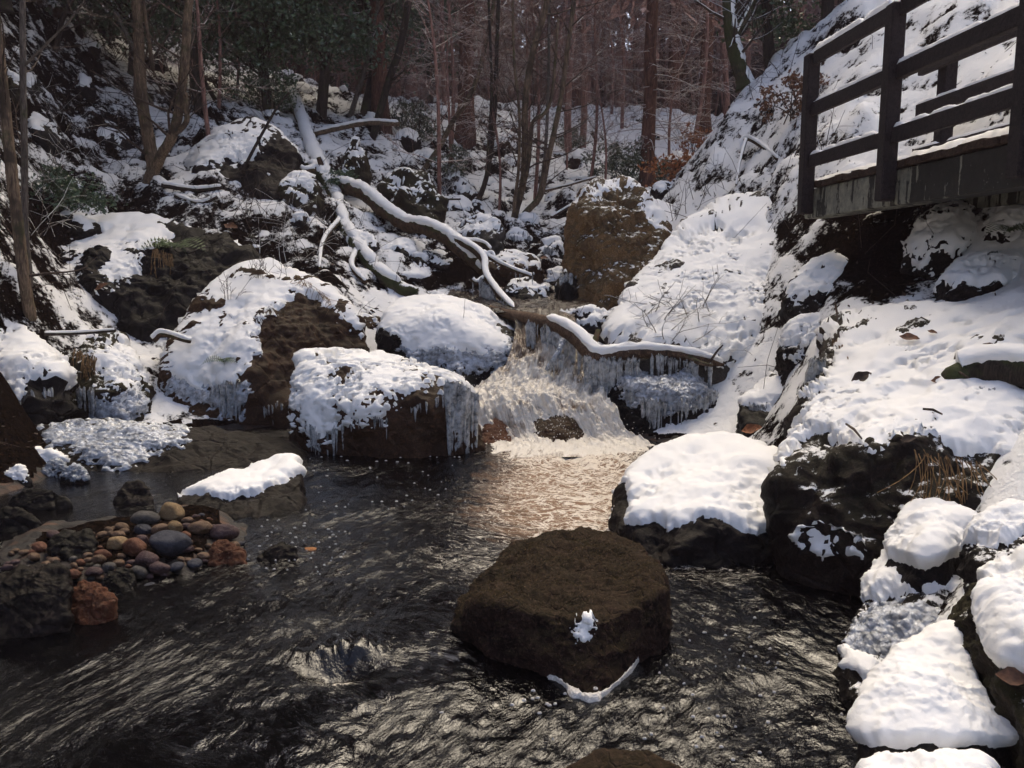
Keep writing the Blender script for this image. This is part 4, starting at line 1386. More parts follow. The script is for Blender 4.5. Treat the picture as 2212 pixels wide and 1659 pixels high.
rock('snow_cushion', 'rock under the largest plump cushion of smooth snow, lower right corner of the pool', [
    (1862, 1600, 2.16), (1889, 1505, 2.32), (1936, 1441, 2.42), (1966, 1397, 2.48), (2020, 1360, 2.52), (2075, 1352, 2.5), (2090, 1372, 2.46), (2107, 1481, 2.3), (2134, 1538, 2.2), (2190, 1615, 2.08),
    (2040, 1640, 2.02), (1993, 1640, 2.02), (1880, 1640, 2.08), (1990, 1500, 2.2)],
    'rock_dark', n=84, p=14, back=0.02, amp=0.45, key='cushion',
    snow=[[(1850, 1600), (1885, 1500), (1930, 1436), (1960, 1390), (2018, 1352), (2075, 1344), (2096, 1368), (2078, 1404), (2110, 1481), (2138, 1538), (2195, 1614), (2045, 1618), (1993, 1604), (1889, 1618)]], t=0.05, rag=5, snow_mat='snow_clean')
rock('edge_cap_rock', 'snow-capped rock at the right edge, above the tall snow-faced one', [
    (2105, 1195, 2.85), (2120, 1150, 2.95), (2165, 1115, 3.0), (2260, 1105, 2.95), (2290, 1200, 2.7), (2200, 1240, 2.6), (2130, 1240, 2.65)], 'rock_fleck', n=56, back=0.1, key='edgecap',
    snow=[[(2103, 1185), (2120, 1140), (2165, 1105), (2300, 1085), (2300, 1170), (2212, 1165), (2175, 1180), (2140, 1190), (2115, 1185)]], far=False, t=0.05, rag=8)
rock('snow_faced_rock', 'tall rock at the right edge, its whole right face plastered white, mossy bare left edge', [
    (2100, 1260, 2.5), (2121, 1238, 2.55), (2160, 1212, 2.55), (2280, 1190, 2.45), (2330, 1500, 1.95), (2230, 1600, 1.95), (2170, 1500, 2.15), (2120, 1440, 2.3), (2200, 1350, 2.2)],
    'rock_mossy', n=70, back=0.1, key='faced',
    far=False, snow=[[(2121, 1255), (2154, 1228), (2320, 1212), (2320, 1520), (2240, 1475), (2190, 1450), (2168, 1424), (2146, 1364), (2136, 1290)]], t=0.045, rag=6, snow_mat='snow_clean')
rock('corner_snow_rock', 'snow-covered rock just cut by the bottom edge of the picture', [
    (1880, 1668, 1.98), (1905, 1650, 2.02), (2000, 1640, 2.04), (2110, 1648, 2.0), (2130, 1680, 1.9), (2000, 1760, 1.78), (1890, 1740, 1.82)], 'rock_dark', n=44, back=0.02, thr=0.1, t=0.02, snow_mat='snow_clean')
rock('dome_rock', 'smooth green-brown dome of rock awash at the bottom edge', [
    (1205, 1672, 2.26), (1250, 1630, 2.30), (1320, 1612, 2.32), (1420, 1624, 2.30), (1490, 1662, 2.26), (1460, 1740, 2.12), (1250, 1750, 2.1), (1340, 1655, 2.2)], 'rock_moor', n=44, back=0.02, p=10, amp=0.5)
rock('foam_rock', 'wet reddish rock in the middle of the white water', [
    (1140, 950, 7.03), (1150, 905, 7.20), (1190, 882, 7.33), (1235, 895, 7.23), (1262, 930, 7.08), (1240, 965, 6.88), (1160, 968, 6.88), (1200, 930, 6.95)], 'rock_brown', n=36, back=0.05, p=10, amp=0.7, key='foamrock')
rock('foam_side_rock', 'small rust-brown rock at the left lip of the white water beside the icicle curtain', [
    (1038, 960, 7.0), (1045, 915, 7.2), (1075, 905, 7.3), (1112, 940, 7.1), (1105, 968, 6.95), (1060, 972, 6.9)], 'rock_rust', n=30, back=0.05, p=10, amp=0.7)
rock('black_rock', 'black rock at water level between white water and the square snowy boulder', [
    (1400, 975, 6.6), (1430, 950, 6.8), (1500, 945, 6.7), (1545, 975, 6.3), (1520, 1010, 6.0), (1430, 1010, 6.1)], 'rock_black', n=30, back=0.05)

# ---- left foreground
rock('corner_boulder', 'large dark brown boulder at the left edge below the cobble bar', [
    (-60, 1260, 3.9), (0, 1240, 4.05), (77, 1210, 4.15), (134, 1208, 4.1), (146, 1255, 3.85), (142, 1340, 3.5), (100, 1365, 3.42), (0, 1385, 3.35), (-60, 1385, 3.4), (60, 1290, 3.6)], 'rock_dark', n=60, p=20, back=0.05, amp=0.8, stand=-0.02)
rock('red_stone', 'rust-red angular stone right of the large boulder at the left edge', [
    (156, 1300, 3.62), (160, 1272, 3.74), (180, 1254, 3.82), (215, 1266, 3.76), (251, 1296, 3.62), (232, 1318, 3.52), (210, 1346, 3.42), (162, 1342, 3.45), (200, 1295, 3.55)], 'rock_rust', n=44, p=24, back=0.02, stand=0.0, cat='stone')
rock('mottled_stone', 'big dark wet stone at the left of the cobble bar', [
    (104, 1180, 4.55), (118, 1158, 4.75), (150, 1141, 4.85), (190, 1146, 4.8), (206, 1170, 4.6), (200, 1215, 4.3), (150, 1232, 4.22), (140, 1185, 4.4)], 'rock_black', n=40, p=20, back=0.02, stand=0.0, cat='stone')
rock('navy_stone', 'slate-blue stone at the waterline behind the rust-red stone', [
    (214, 1262, 3.98), (228, 1238, 4.1), (262, 1226, 4.15), (290, 1240, 4.05), (288, 1275, 3.85), (240, 1285, 3.8), (255, 1250, 3.92)], 'rock_black', n=34, back=0.02, p=12, stand=-0.02, cat='stone')
rock('brown_red_stone', 'dark red-brown stone at the right end of the cobble bar', [
    (450, 1205, 4.4), (462, 1170, 4.6), (490, 1162, 4.65), (525, 1185, 4.5), (532, 1215, 4.3), (460, 1222, 4.25), (490, 1190, 4.4)], 'rock_rust', n=34, back=0.02, p=16, stand=0.0, cat='stone')
rock('awash_stone', 'dark red stone awash off the right end of the cobble bar', [
    (548, 1210, 4.35), (575, 1180, 4.5), (612, 1166, 4.55), (642, 1180, 4.45), (638, 1205, 4.3), (590, 1228, 4.15), (600, 1195, 4.32)], 'rock_dark', n=34, back=0.02, p=14, stand=-0.03, cat='stone')
rock('wedge_stone', 'dark wedge stone rimmed with ice between the whale-backed rock and the cobble bar', [
    (246, 1078, 5.3), (275, 1040, 5.6), (300, 1035, 5.65), (328, 1068, 5.4), (325, 1086, 5.2), (270, 1092, 5.15)], 'rock_dark', n=34, back=0.02, stand=0.0, cat='stone')
for x0, y0, x1, y1, Y, ic, lb in [(5, 968, 150, 1012, 6.1, 1, 'snow-glazed stone left of the whale-backed rock'), (8, 1008, 66, 1050, 5.75, 1, 'small snow-dabbed stone at the left edge below the glazed one'),
                                  (88, 990, 152, 1030, 5.8, 2, 'round stone sealed in clear ice, the left of an icy pair'), (130, 1000, 192, 1045, 5.6, 2, 'stone sealed in clear ice, the right of an icy pair'),
                                  (20, 1050, 150, 1100, 5.15, 0, 'flat dark stone at the waterline by the left edge'), (-40, 1090, 90, 1150, 4.75, 0, 'low black stone at the left edge above the cobbles')]:
    w, h = x1 - x0, y1 - y0
    pts = [(x0, y0 + h * .6, Y), (x0 + w * .25, y0 + h * .1, Y + .15), (x0 + w * .6, y0, Y + .18), (x1, y0 + h * .5, Y), (x1 - w * .1, y1, Y - .15), (x0 + w * .15, y1, Y - .15)]
    poly = [[(x0, y0 + h * .5), (x0 + w * .3, y0 - 6), (x1, y0 - 4), (x1 + 4, y0 + h * .5), (x1 - w * .2, y0 + h * .8), (x0 + w * .2, y0 + h * .8)]]
    rock('margin_stone', lb, pts, 'rock_black', n=30, back=0.02, p=10, amp=0.8, stand=0.0, cat='stone', thr=None, snow=poly if ic == 1 else None, t=0.03, ice=poly if ic == 2 else None, ti=0.02, ice_mat='ice')

# ------------------------------------------------------------------ shared small shapes
def px_r(r, Y):
    return r / F * Y


def path3(pts, n=None, clear=None):
    Y = [p[2] for p in pts]
    if clear is not None:                      # keep the limb just this side of the slope it lies on
        Y = [min(y, ground_at(p[0], p[1], 4, 40)[1] - clear) for y, p in zip(Y, pts)]
    A = at([p[0] for p in pts], [p[1] for p in pts], Y)
    return spline(A, n) if n else A


def tube_obj(name, P, R, mat, parent=None, sides=10, origin=None, bumpy=0.10, seed=0):
    mb = MB()
    mb.tube(P, R, sides)
    V, Q, T = mb.arrays()
    if bumpy:
        c = np.repeat(P, sides, 0)
        rr = np.repeat(np.broadcast_to(R, (len(P),)), sides)
        k = fbm(V * 7 + seed, 3) * bumpy + fbm(V * 22 + seed, 2) * bumpy * 0.5
        V = c + (V - c) * (1 + k)[:, None]
    return add(name, V, Q, T, mat, origin, parent)


def snow_strip(name, P, R, parent, t=0.03, seed=0, gap=0.25, width=1.05, mat='snow', start=0.0, end=1.0):
    """snow lying along the upper side of a limb"""
    n = len(P)
    R = np.broadcast_to(np.asarray(R, float), (n,))
    s = np.cumsum(np.r_[0, np.linalg.norm(np.diff(P, axis=0), axis=1)])
    tg = np.gradient(P, axis=0)
    tg /= np.linalg.norm(tg, axis=1)[:, None] + 1e-9
    up = np.array([0, -0.22, 1.0])
    upv = up - tg * (tg @ up)[:, None]
    flat = np.linalg.norm(upv, axis=1)
    upv /= flat[:, None] + 1e-9
    side = np.cross(tg, upv)
    q = np.column_stack([s * 4 + seed * 9, s * 0, s * 0])
    cov = np.clip((fbm(q, 3) * 0.9 + 0.85 - gap * 1.6) / 0.3, 0, 1) * np.clip((flat - 0.12) / 0.25, 0, 1)
    u = np.linspace(0, 1, n)
    cov = cov * sstep(start - 0.02, start + 0.02, u) * sstep(end + 0.02, end - 0.02, u)
    cov[0] = cov[-1] = 0
    m = 9
    V = np.zeros((n, m, 3))
    for j in range(m):
        a = (j / (m - 1) - 0.5) * 2
        th = a * width * (0.85 + 0.25 * fbm(q * 2.3 + j * 3.1, 2)) * np.sqrt(cov + 1e-6)
        h = t * cov * (1 - a * a) ** 0.6 * (1 + 0.5 * fbm(q * 1.7 + j, 2)) - (0.006 if abs(a) > 0.99 else 0) - (1 - np.minimum(1, cov * 4)) * 0.012
        V[:, j] = P + (R + h)[:, None] * (np.cos(th)[:, None] * upv + np.sin(th)[:, None] * side)
    keep = (cov[:-1] > 0.01) | (cov[1:] > 0.01)
    i = np.arange(n - 1)[keep][:, None] * m
    if len(i) == 0:
        return None
    j = np.arange(m - 1)[None]
    Q = np.stack([i + j, i + j + 1, i + m + j + 1, i + m + j], -1).reshape(-1, 4)
    use = np.unique(Q)
    rm = np.zeros(n * m, int)
    rm[use] = np.arange(len(use))
    o = add(name, V.reshape(-1, 3)[use], rm[Q], None, M[mat], None, parent)
    o['kind'] = 'stuff'
    return o


def make_icicle(seed):
    r = random.Random(seed)
    mb = MB()
    n = 9
    u = np.linspace(0, 1, n)
    P = np.column_stack([0.35 * np.array([r.uniform(-1, 1) for _ in u]) * u * 0.4, 0.35 * np.array([r.uniform(-1, 1) for _ in u]) * u * 0.4, -u])
    R = (1 - u) ** 0.75 * (1 + np.array([r.uniform(-.16, .16) for _ in u])) + 0.06
    mb.tube(P, R, 6)
    return mb.data('icicle', M['ice_clear'])


ICICLES = [make_icicle(k) for k in range(7)]
_ir = random.Random(4)


def icicle(p, length, r, parent):
    o = bpy.data.objects.new('icicle', _ir.choice(ICICLES))
    COL.objects.link(o)
    o.parent = parent
    o.location = np.asarray(p) - WLOC[parent.name]
    o.scale = (r, r, length)
    o.rotation_euler = (0, 0, _ir.uniform(0, 6))
    return o


def icicle_row(parent, line, n, lmin, lmax, r=0.011, key=None, Y=None, jit=4, pull=0.02, power=1.6):
    L = np.array([(a[0], a[1]) for a in line], float)
    seg = np.r_[0, np.cumsum(np.linalg.norm(np.diff(L, axis=0), axis=1))]
    hubs = [_ir.uniform(0, seg[-1]) for _ in range(max(3, n // 6))]
    n = int(n * 1.4)
    for k in range(n):
        s = min(seg[-1], max(0.0, _ir.choice(hubs) + _ir.gauss(0, 5))) if k % 3 else _ir.uniform(0, seg[-1])
        x, y = np.interp(s, seg, L[:, 0]), np.interp(s, seg, L[:, 1]) + _ir.uniform(-jit, jit)
        p = hit(key, x, y) if key else None
        if p is None:
            if Y is None:
                continue
            p = at(x, y, np.interp(s, seg, Y))
        ln = (lmin + (lmax - lmin) * _ir.random() ** power) * _ir.choice([1, 1, 1, .55, 1.15])
        icicle(p + np.array([0, -pull, 0.02]), ln, r * _ir.choice([.5, .7, .9, 1.1, 1.7]) * (0.6 + 0.6 * ln / lmax), parent)


o = ROCK['icicle'][0]
icicle_row(o, [(968, 845), (1000, 845), (1030, 870)], 46, 0.34, 0.52, 0.020, Y=[6.55, 6.6, 6.75], pull=0.05, power=0.7)
icicle_row(o, [(672, 925), (700, 945), (735, 925), (780, 915)], 22, 0.06, 0.24, 0.011, 'icicle')
icicle_row(o, [(780, 910), (850, 905), (920, 875), (965, 855)], 20, 0.04, 0.18, 0.007, 'icicle')
o = ROCK['pyramid'][0]
icicle_row(o, [(450, 848), (480, 842), (525, 830)], 24, 0.14, 0.42, 0.015, 'pyramid', pull=0.05, power=0.9)
icicle_row(o, [(560, 890), (600, 875), (640, 880)], 14, 0.08, 0.22, 0.009, 'pyramid')
o = ROCK['icehung'][0]
icicle_row(o, [(1385, 868), (1430, 876), (1490, 872), (1545, 850)], 46, 0.12, 0.40, 0.014, 'icehung', pull=0.06)
icicle_row(o, [(1340, 842), (1385, 868)], 14, 0.08, 0.26, 0.011, 'icehung', pull=0.05)
o = ROCK['ledge'][0]
icicle_row(o, [(1618, 880), (1650, 882), (1690, 880)], 16, 0.06, 0.22, 0.010, 'ledge')
o = ROCK['root'][0]
icicle_row(o, [(140, 840), (180, 850), (205, 850)], 16, 0.15, 0.42, 0.013, 'root', pull=0.04)
o = ROCK['bank'][0]
icicle_row(o, [(10, 880), (50, 875), (90, 850), (120, 850)], 16, 0.12, 0.4, 0.013, 'bank', pull=0.05)
for k, ln in (('mid11', [(1100, 512), (1145, 512)]), ('mid12', [(1165, 545), (1222, 540)]), ('mid18', [(1204, 600), (1246, 598)])):
    icicle_row(ROCK[k][0], ln, 14, 0.1, 0.36, 0.015, k, pull=0.04)

# ------------------------------------------------------------------ the fallen tree and the log over the fall
ft = tag(empty('fallen_tree', at(655, 250, 17.5)), 'fallen tree with snow-plastered pale trunk running down from the wood and forking', 'fallen tree')
P0 = path3([(622, 190, 19.0), (640, 225, 18.2), (660, 285, 16.6), (678, 335, 15.2), (700, 380, 14.2)], 40, 0.25)
R0 = np.linspace(px_r(11, 19), px_r(17, 14.4), 40)
tube_obj('trunk', P0, R0, M['bark_log'], ft, 14, bumpy=0.25)
snow_strip('snow', P0, R0, ft, 0.05, 3, 0.12, 1.4)
P1 = path3([(672, 360, 14.4), (706, 392, 13.7), (728, 430, 13.1), (742, 478, 12.6), (772, 530, 11.9), (820, 590, 11.2), (862, 622, 10.7), (900, 636, 10.5)], 70, 0.2)
R1 = np.linspace(px_r(15, 14), px_r(15, 10.6), 70)
tube_obj('bough', P1, R1, M['bark_moss'], ft, 12, seed=3, bumpy=0.25)
snow_strip('snow', P1, R1, ft, 0.045, 8, 0.30, 1.0, end=0.86)
P2 = path3([(690, 362, 14.3), (722, 396, 13.6), (780, 414, 12.9), (832, 455, 12.4), (880, 486, 12.0), (920, 492, 11.6), (965, 512, 11.3), (1010, 552, 11.0), (1044, 588, 10.8)], 90, 0.25)
R2 = np.linspace(px_r(15, 14), px_r(15, 11), 90)
R2[-14:] *= np.linspace(1, 0.7, 14)
tube_obj('bough', P2, R2, M['bark_log'], ft, 12, seed=6, bumpy=0.25)
snow_strip('snow', P2, R2, ft, 0.05, 11, 0.10, 1.1)
for pts, r0, r1 in [([(960, 510, 11.3), (1010, 530, 10.9), (1045, 560, 10.6), (1050, 595, 10.3), (1075, 632, 9.9), (1112, 672, 9.3)], 9, 8),
                    ([(1045, 560, 10.6), (1062, 548, 10.6), (1072, 570, 10.5)], 4, 2), ([(1040, 545, 10.7), (1090, 575, 10.4), (1150, 598, 10.2)], 5, 2.5),
                    ([(990, 520, 11.1), (1040, 525, 10.9), (1060, 540, 10.8)], 5, 3), ([(1050, 600, 10.3), (1030, 612, 10.2), (1018, 604, 10.2)], 5, 4),
                    ([(690, 365, 14.0), (660, 372, 13.8), (640, 360, 13.8)], 12, 7), ([(700, 372, 13.9), (688, 340, 13.8)], 7, 5),
                    ([(740, 470, 12.5), (700, 520, 12.0), (690, 580, 11.4)], 6, 2), ([(775, 535, 11.9), (760, 575, 11.4), (790, 610, 10.9)], 7, 4)]:
    P = path3(pts, 26, 0.15)
    Rr = np.linspace(px_r(r0, pts[0][2]), px_r(r1, pts[-1][2]), 26)
    tube_obj('branch', P, Rr, M['bark_log'], ft, 8)
    snow_strip('snow', P, Rr, ft, 0.028, r0 * 3, 0.0)
icicle_row(ft, [(1018, 612), (1040, 610), (1062, 640), (1100, 668)], 42, 0.15, 0.5, 0.016, Y=[10.2, 10.2, 10.0, 9.4], power=0.8, jit=3)
icicle_row(ft, [(1100, 592), (1150, 600)], 6, 0.05, 0.12, 0.008, Y=[10.4, 10.2], jit=1)
icicle_row(ft, [(790, 625), (850, 640)], 10, 0.1, 0.3, 0.014, Y=[10.8, 10.6], jit=3)
# broken crown: splintered stump end at the top
P = path3([(640, 225, 18.3), (625, 200, 18.8), (612, 190, 19.0)], 8)
tube_obj('branch', P, np.linspace(.09, .03, 8), M['bark_dark'], ft, 7)

lg = tag(empty('fallen_log', at(1180, 700, 8.4)), 'crooked icy log lying across the head of the fall, icicles hanging below', 'log')
PL = path3([(1060, 668, 9.5), (1110, 682, 9.0), (1160, 692, 8.5), (1205, 705, 8.2), (1245, 728, 7.95), (1275, 760, 7.75), (1300, 772, 7.7), (1360, 762, 7.7), (1430, 762, 7.65), (1500, 772, 7.6), (1562, 788, 7.6)], 120)
RL = np.interp(np.linspace(0, 1, 120), [0, .15, .3, .55, .62, .75, .95, 1], [px_r(9, 9), px_r(14, 8.5), px_r(17, 8.2), px_r(19, 7.8), px_r(19, 7.7), px_r(13, 7.7), px_r(10, 7.6), px_r(4, 7.6)])
tube_obj('trunk', PL, RL, m_bark('bark_wetlog', (0.055, 0.032, 0.02), (0.17, 0.105, 0.065), stretch=0.6), lg, 14, seed=2)
snow_strip('snow', PL, RL, lg, 0.035, 5, 0.10, 1.0, start=0.26)
for pts, r0, r1, mt in [([(1215, 735, 7.95), (1205, 762, 7.85), (1180, 800, 7.8)], 8, 5, 'ice'), ([(1268, 752, 7.8), (1285, 735, 7.9), (1292, 715, 8.0)], 9, 6, 'bark_log'),
                        ([(1480, 770, 7.6), (1510, 783, 7.5), (1540, 790, 7.45)], 8, 3, 'bark_tan'), ([(1535, 780, 7.55), (1548, 760, 7.5), (1562, 745, 7.5)], 3, 1.5, 'twig')]:
    P = path3(pts, 16)
    tube_obj('branch', P, np.linspace(px_r(r0, 7.8), px_r(r1, 7.8), 16), M[mt], lg, 8)
Yl = [8.35, 8.15, 7.95, 7.75, 7.65]
icicle_row(lg, [(1140, 705), (1205, 722), (1245, 750), (1275, 778), (1300, 790)], 90, 0.10, 0.42, 0.014, Y=Yl, power=1.1)
icicle_row(lg, [(1255, 770), (1290, 790), (1335, 785)], 46, 0.16, 0.52, 0.017, Y=[7.75, 7.65, 7.62], power=0.9)
icicle_row(lg, [(1335, 785), (1420, 775), (1480, 785), (1552, 800)], 60, 0.06, 0.30, 0.011, Y=[7.62, 7.58, 7.55, 7.5], power=1.4)
icicle_row(lg, [(1180, 790), (1215, 770)], 14, 0.08, 0.2, 0.014, Y=[7.8, 7.85])

# ------------------------------------------------------------------ walkway
WD = np.array([-0.076, 1.0, 0.0])
WD /= np.linalg.norm(WD)
WS = np.array([WD[1], -WD[0], 0.0])                  # to the right, away from the stream
W0 = np.array([2.795, 7.8, 0.0])
DECK = 2.355


def wpt(d, s, z):
    """d metres back along the walkway from its far end post, s metres across"""
    return W0 - WD * d + WS * s + np.array([0, 0, z])


def box_obj(name, d0, d1, s0, s1, z0, z1, mat, parent, bev=0.008, jit=0.0, seed=0):
    r = random.Random(seed)
    bm = bmesh.new()
    bmesh.ops.create_cube(bm, size=1)
    for v in bm.verts:
        d = d0 if v.co.x < 0 else d1
        s = s0 if v.co.y < 0 else s1
        z = z0 if v.co.z < 0 else z1
        v.co = Vector(wpt(d + r.uniform(-jit, jit), s + r.uniform(-jit, jit), z + r.uniform(-jit, jit)) - WLOC[parent.name])
    bmesh.ops.bevel(bm, geom=bm.edges[:], offset=bev, segments=1, affect='EDGES')
    bmesh.ops.recalc_face_normals(bm, faces=bm.faces[:])
    me = bpy.data.meshes.new(name)
    bm.to_mesh(me)
    bm.free()
    me.materials.append(M[mat])
    return put(name, me, WLOC[parent.name], parent)


def snow_bar(d0, d1, s0, s1, z, t, parent, seed=0, gap=0.0, sag=0.02):
    """snow lying along a board; a low mound with ragged edges"""
    n = max(8, int(abs(d1 - d0) / 0.025))
    m = 13
    u = np.linspace(d0, d1, n)
    v = np.linspace(0, 1, m)
    q = np.column_stack([u * 5 + seed * 7, u * 0, u * 0])
    cov = np.clip((fbm(q, 3) + 0.75 - gap * 1.7) / 0.35, 0, 1)
    cov[0] = cov[-1] = 0
    V = np.zeros((n, m, 3))
    for j in range(m):
        e = fbm(q * 2 + j * 2.3, 2)
        a = 2 * v[j] - 1
        h = t * cov * (1 - abs(a) ** 3) ** 0.5 * (1 + 0.35 * e)
        if j in (0, m - 1):
            h = h * 0 - 0.004
        s = s0 + (s1 - s0) * (0.5 + 0.5 * a * (0.9 + 0.12 * e))
        for k in range(n):
            V[k, j] = wpt(u[k], s[k], z + h[k] - (0.006 if cov[k] < 0.02 else 0))
    keep = (cov[:-1] > 0.02) | (cov[1:] > 0.02)
    i = np.arange(n - 1)[keep][:, None] * m
    if len(i) == 0:
        return
    j = np.arange(m - 1)[None]
    Q = np.stack([i + j, i + j + 1, i + m + j + 1, i + m + j], -1).reshape(-1, 4)
    use = np.unique(Q)
    rm = np.zeros(n * m, int)
    rm[use] = np.arange(len(use))
    ob = add('snow', V.reshape(-1, 3)[use], rm[Q], None, M['snow_clean'], None, parent)
    ob['kind'] = 'stuff'


wk = tag(empty('wooden_walkway', wpt(2, 0.6, 2.05)), 'dark wooden walkway with post-and-rail fence on a stained concrete beam, upper right', 'walkway')
posts = [0.0, 1.43, 2.93, 4.4]
for d in posts:
    box_obj('post', d - .058, d + .058, -.07, .045, 2.05 if d < 3 else 1.7, 3.50, 'wood_wet', wk, 0.01, 0.004, int(d * 10))
for a, b in zip(posts[:-1], posts[1:]):
    for z0, z1, sy in ((3.40, 3.515, 0.0), (2.94, 3.055, 0.0), (2.475, 2.59, 0.0)):
        a2, b2 = a + .0585, b - .0585
        box_obj('rail', a2, b2, sy - .025, sy + .025, z0, z1, 'wood_wet', wk, 0.006, 0.006, int(a * 7 + z0 * 9))
    snow_bar(a + .07, b - .07, -.03, .03, 3.515, 0.05 if a < 1 else 0.03, wk, int(a * 3) + 1, 0.0 if a < 1 else 0.25)
    snow_bar(a + .07, b - .07, -.025, .025, 3.055, 0.03, wk, int(a * 3) + 2, 0.1)
    snow_bar(a + .07, b - .07, -.025, .025, 2.59, 0.03, wk, int(a * 3) + 5, 0.2)
farp = [0.15, 1.75, 3.3]
for d in farp:
    box_obj('post', d - .06, d + .06, 1.16, 1.28, 2.356, 3.48, 'wood_wet', wk, 0.01, 0.004, int(d * 10) + 3)
for a, b in ((-0.15, 1.68), (1.83, 3.24)):
    for z0, z1 in ((3.36, 3.47), (2.98, 3.10), (2.56, 2.68)):
        box_obj('rail', a, b, 1.105, 1.157, z0, z1, 'wood_wet', wk, 0.006, 0.006, int(a * 11 + z0 * 5))
        snow_bar(a, b, 1.11, 1.155, z1, 0.025, wk, int(a * 3 + z0 * 4), 0.1)
d = -0.12
k = 0
rw = random.Random(8)
while d < 4.6:
    w = 0.135 + rw.uniform(-.006, .006)
    dz = rw.uniform(-.006, .006)
    box_obj('deck_plank', d, d + w, 0.062 + rw.uniform(-.02, .012), 1.32, DECK - .055 + dz, DECK + dz, 'wood_plank', wk, 0.005, 0.003, k)
    d += w + 0.008
    k += 1
box_obj('concrete_beam', -0.22, 4.7, 0.085, 0.30, 2.02, 2.292, 'concrete', wk, 0.01)
box_obj('concrete_beam', -0.22, 4.7, 0.95, 1.2, 2.02, 2.292, 'concrete', wk, 0.01)
snow_bar(-0.05, 1.36, 0.08, 0.50, DECK + .004, 0.05, wk, 21, 0.0)
snow_bar(1.50, 2.9, 0.08, 0.6, DECK + .004, 0.07, wk, 25, 0.0)
snow_bar(2.9, 4.5, 0.08, 0.6, DECK + .004, 0.07, wk, 29, 0.05)
snow_bar(-0.05, 4.5, 0.52, 1.1, DECK + .004, 0.05, wk, 31, 0.25)

# ------------------------------------------------------------------ trees
def grow(mb, p, d, L, r, depth, rnd, sides=4, wig=0.25, up=0.15, kids=4, spread=0.9, kscale=0.55, minr=0.0022, start=0.25):
    n = max(4, int(4 + depth * 2))
    pts = [np.array(p, float)]
    d = np.array(d, float)
    d /= np.linalg.norm(d)
    for k in range(n):
        d = d + np.array([rnd.gauss(0, wig), rnd.gauss(0, wig), rnd.gauss(0, wig) + up]) * 0.5
        d /= np.linalg.norm(d)
        pts.append(pts[-1] + d * L / n)
    P = np.array(pts)
    R = np.linspace(r, max(minr, r * 0.3), n + 1)
    mb.tube(P, R, sides if r > 0.012 else 3, cap=False)
    if depth > 0:
        for k in range(kids):
            t = rnd.uniform(start, 0.98) * n
            i = min(int(t), n - 1)
            f = t - i
            q = P[i] * (1 - f) + P[i + 1] * f
            dd = P[i + 1] - P[i]
            dd /= np.linalg.norm(dd)
            side = np.array([rnd.gauss(0, 1), rnd.gauss(0, 1), rnd.gauss(0, 1)])
            side -= dd * (side @ dd)
            side /= np.linalg.norm(side) + 1e-9
            grow(mb, q, dd * 0.75 + side * spread, L * kscale * rnd.uniform(0.6, 1.15), max(minr, np.interp(t, [0, n], [R[0], R[-1]]) * 0.55), depth - 1, rnd, sides, wig, up, kids, spread, kscale, minr, 0.15)


def bare_tree(name, label, stems, mat, twig_mat, seed, cat='tree', group=None, twigs=14, tl=1.0, depth=1, snow=False, sides=9):
    """stems: list of (pixel path, start half-width, end half-width in picture units)"""
    rnd = random.Random(seed)
    first = stems[0][0][0]
    t = tag(empty(name, at(*first)), label, cat, group)
    mb = MB()
    for si, (pts, r0, r1) in enumerate(stems):
        n = max(20, 8 * len(pts))
        P = path3(pts, n)
        R = np.linspace(px_r(r0, pts[0][2]), px_r(r1, pts[-1][2]), n)
        if si == 0:
            R[:4] *= np.array([1.5, 1.25, 1.1, 1.03])
        tube_obj('trunk' if si == 0 else 'stem', P, R, M[mat], t, sides, seed=seed + si, bumpy=0.12)
        if snow:
            snow_strip('snow', P, R, t, 0.02, seed + si, 0.25, 0.9)
        for k in range(twigs):
            i = rnd.randrange(int(n * 0.25), n - 1)
            dd = P[i + 1] - P[i]
            dd /= np.linalg.norm(dd)
            side = np.array([rnd.gauss(0, 1), rnd.gauss(0, 1), rnd.gauss(0.1, 0.5)])
            grow(mb, P[i], dd * 0.5 + side / np.linalg.norm(side), tl * rnd.uniform(0.5, 1.3), max(0.004, R[i] * 0.28), depth, rnd, kids=4)
    if mb.n:
        mb.build('twigs', M[twig_mat], None, t, stuff=True)
    return t


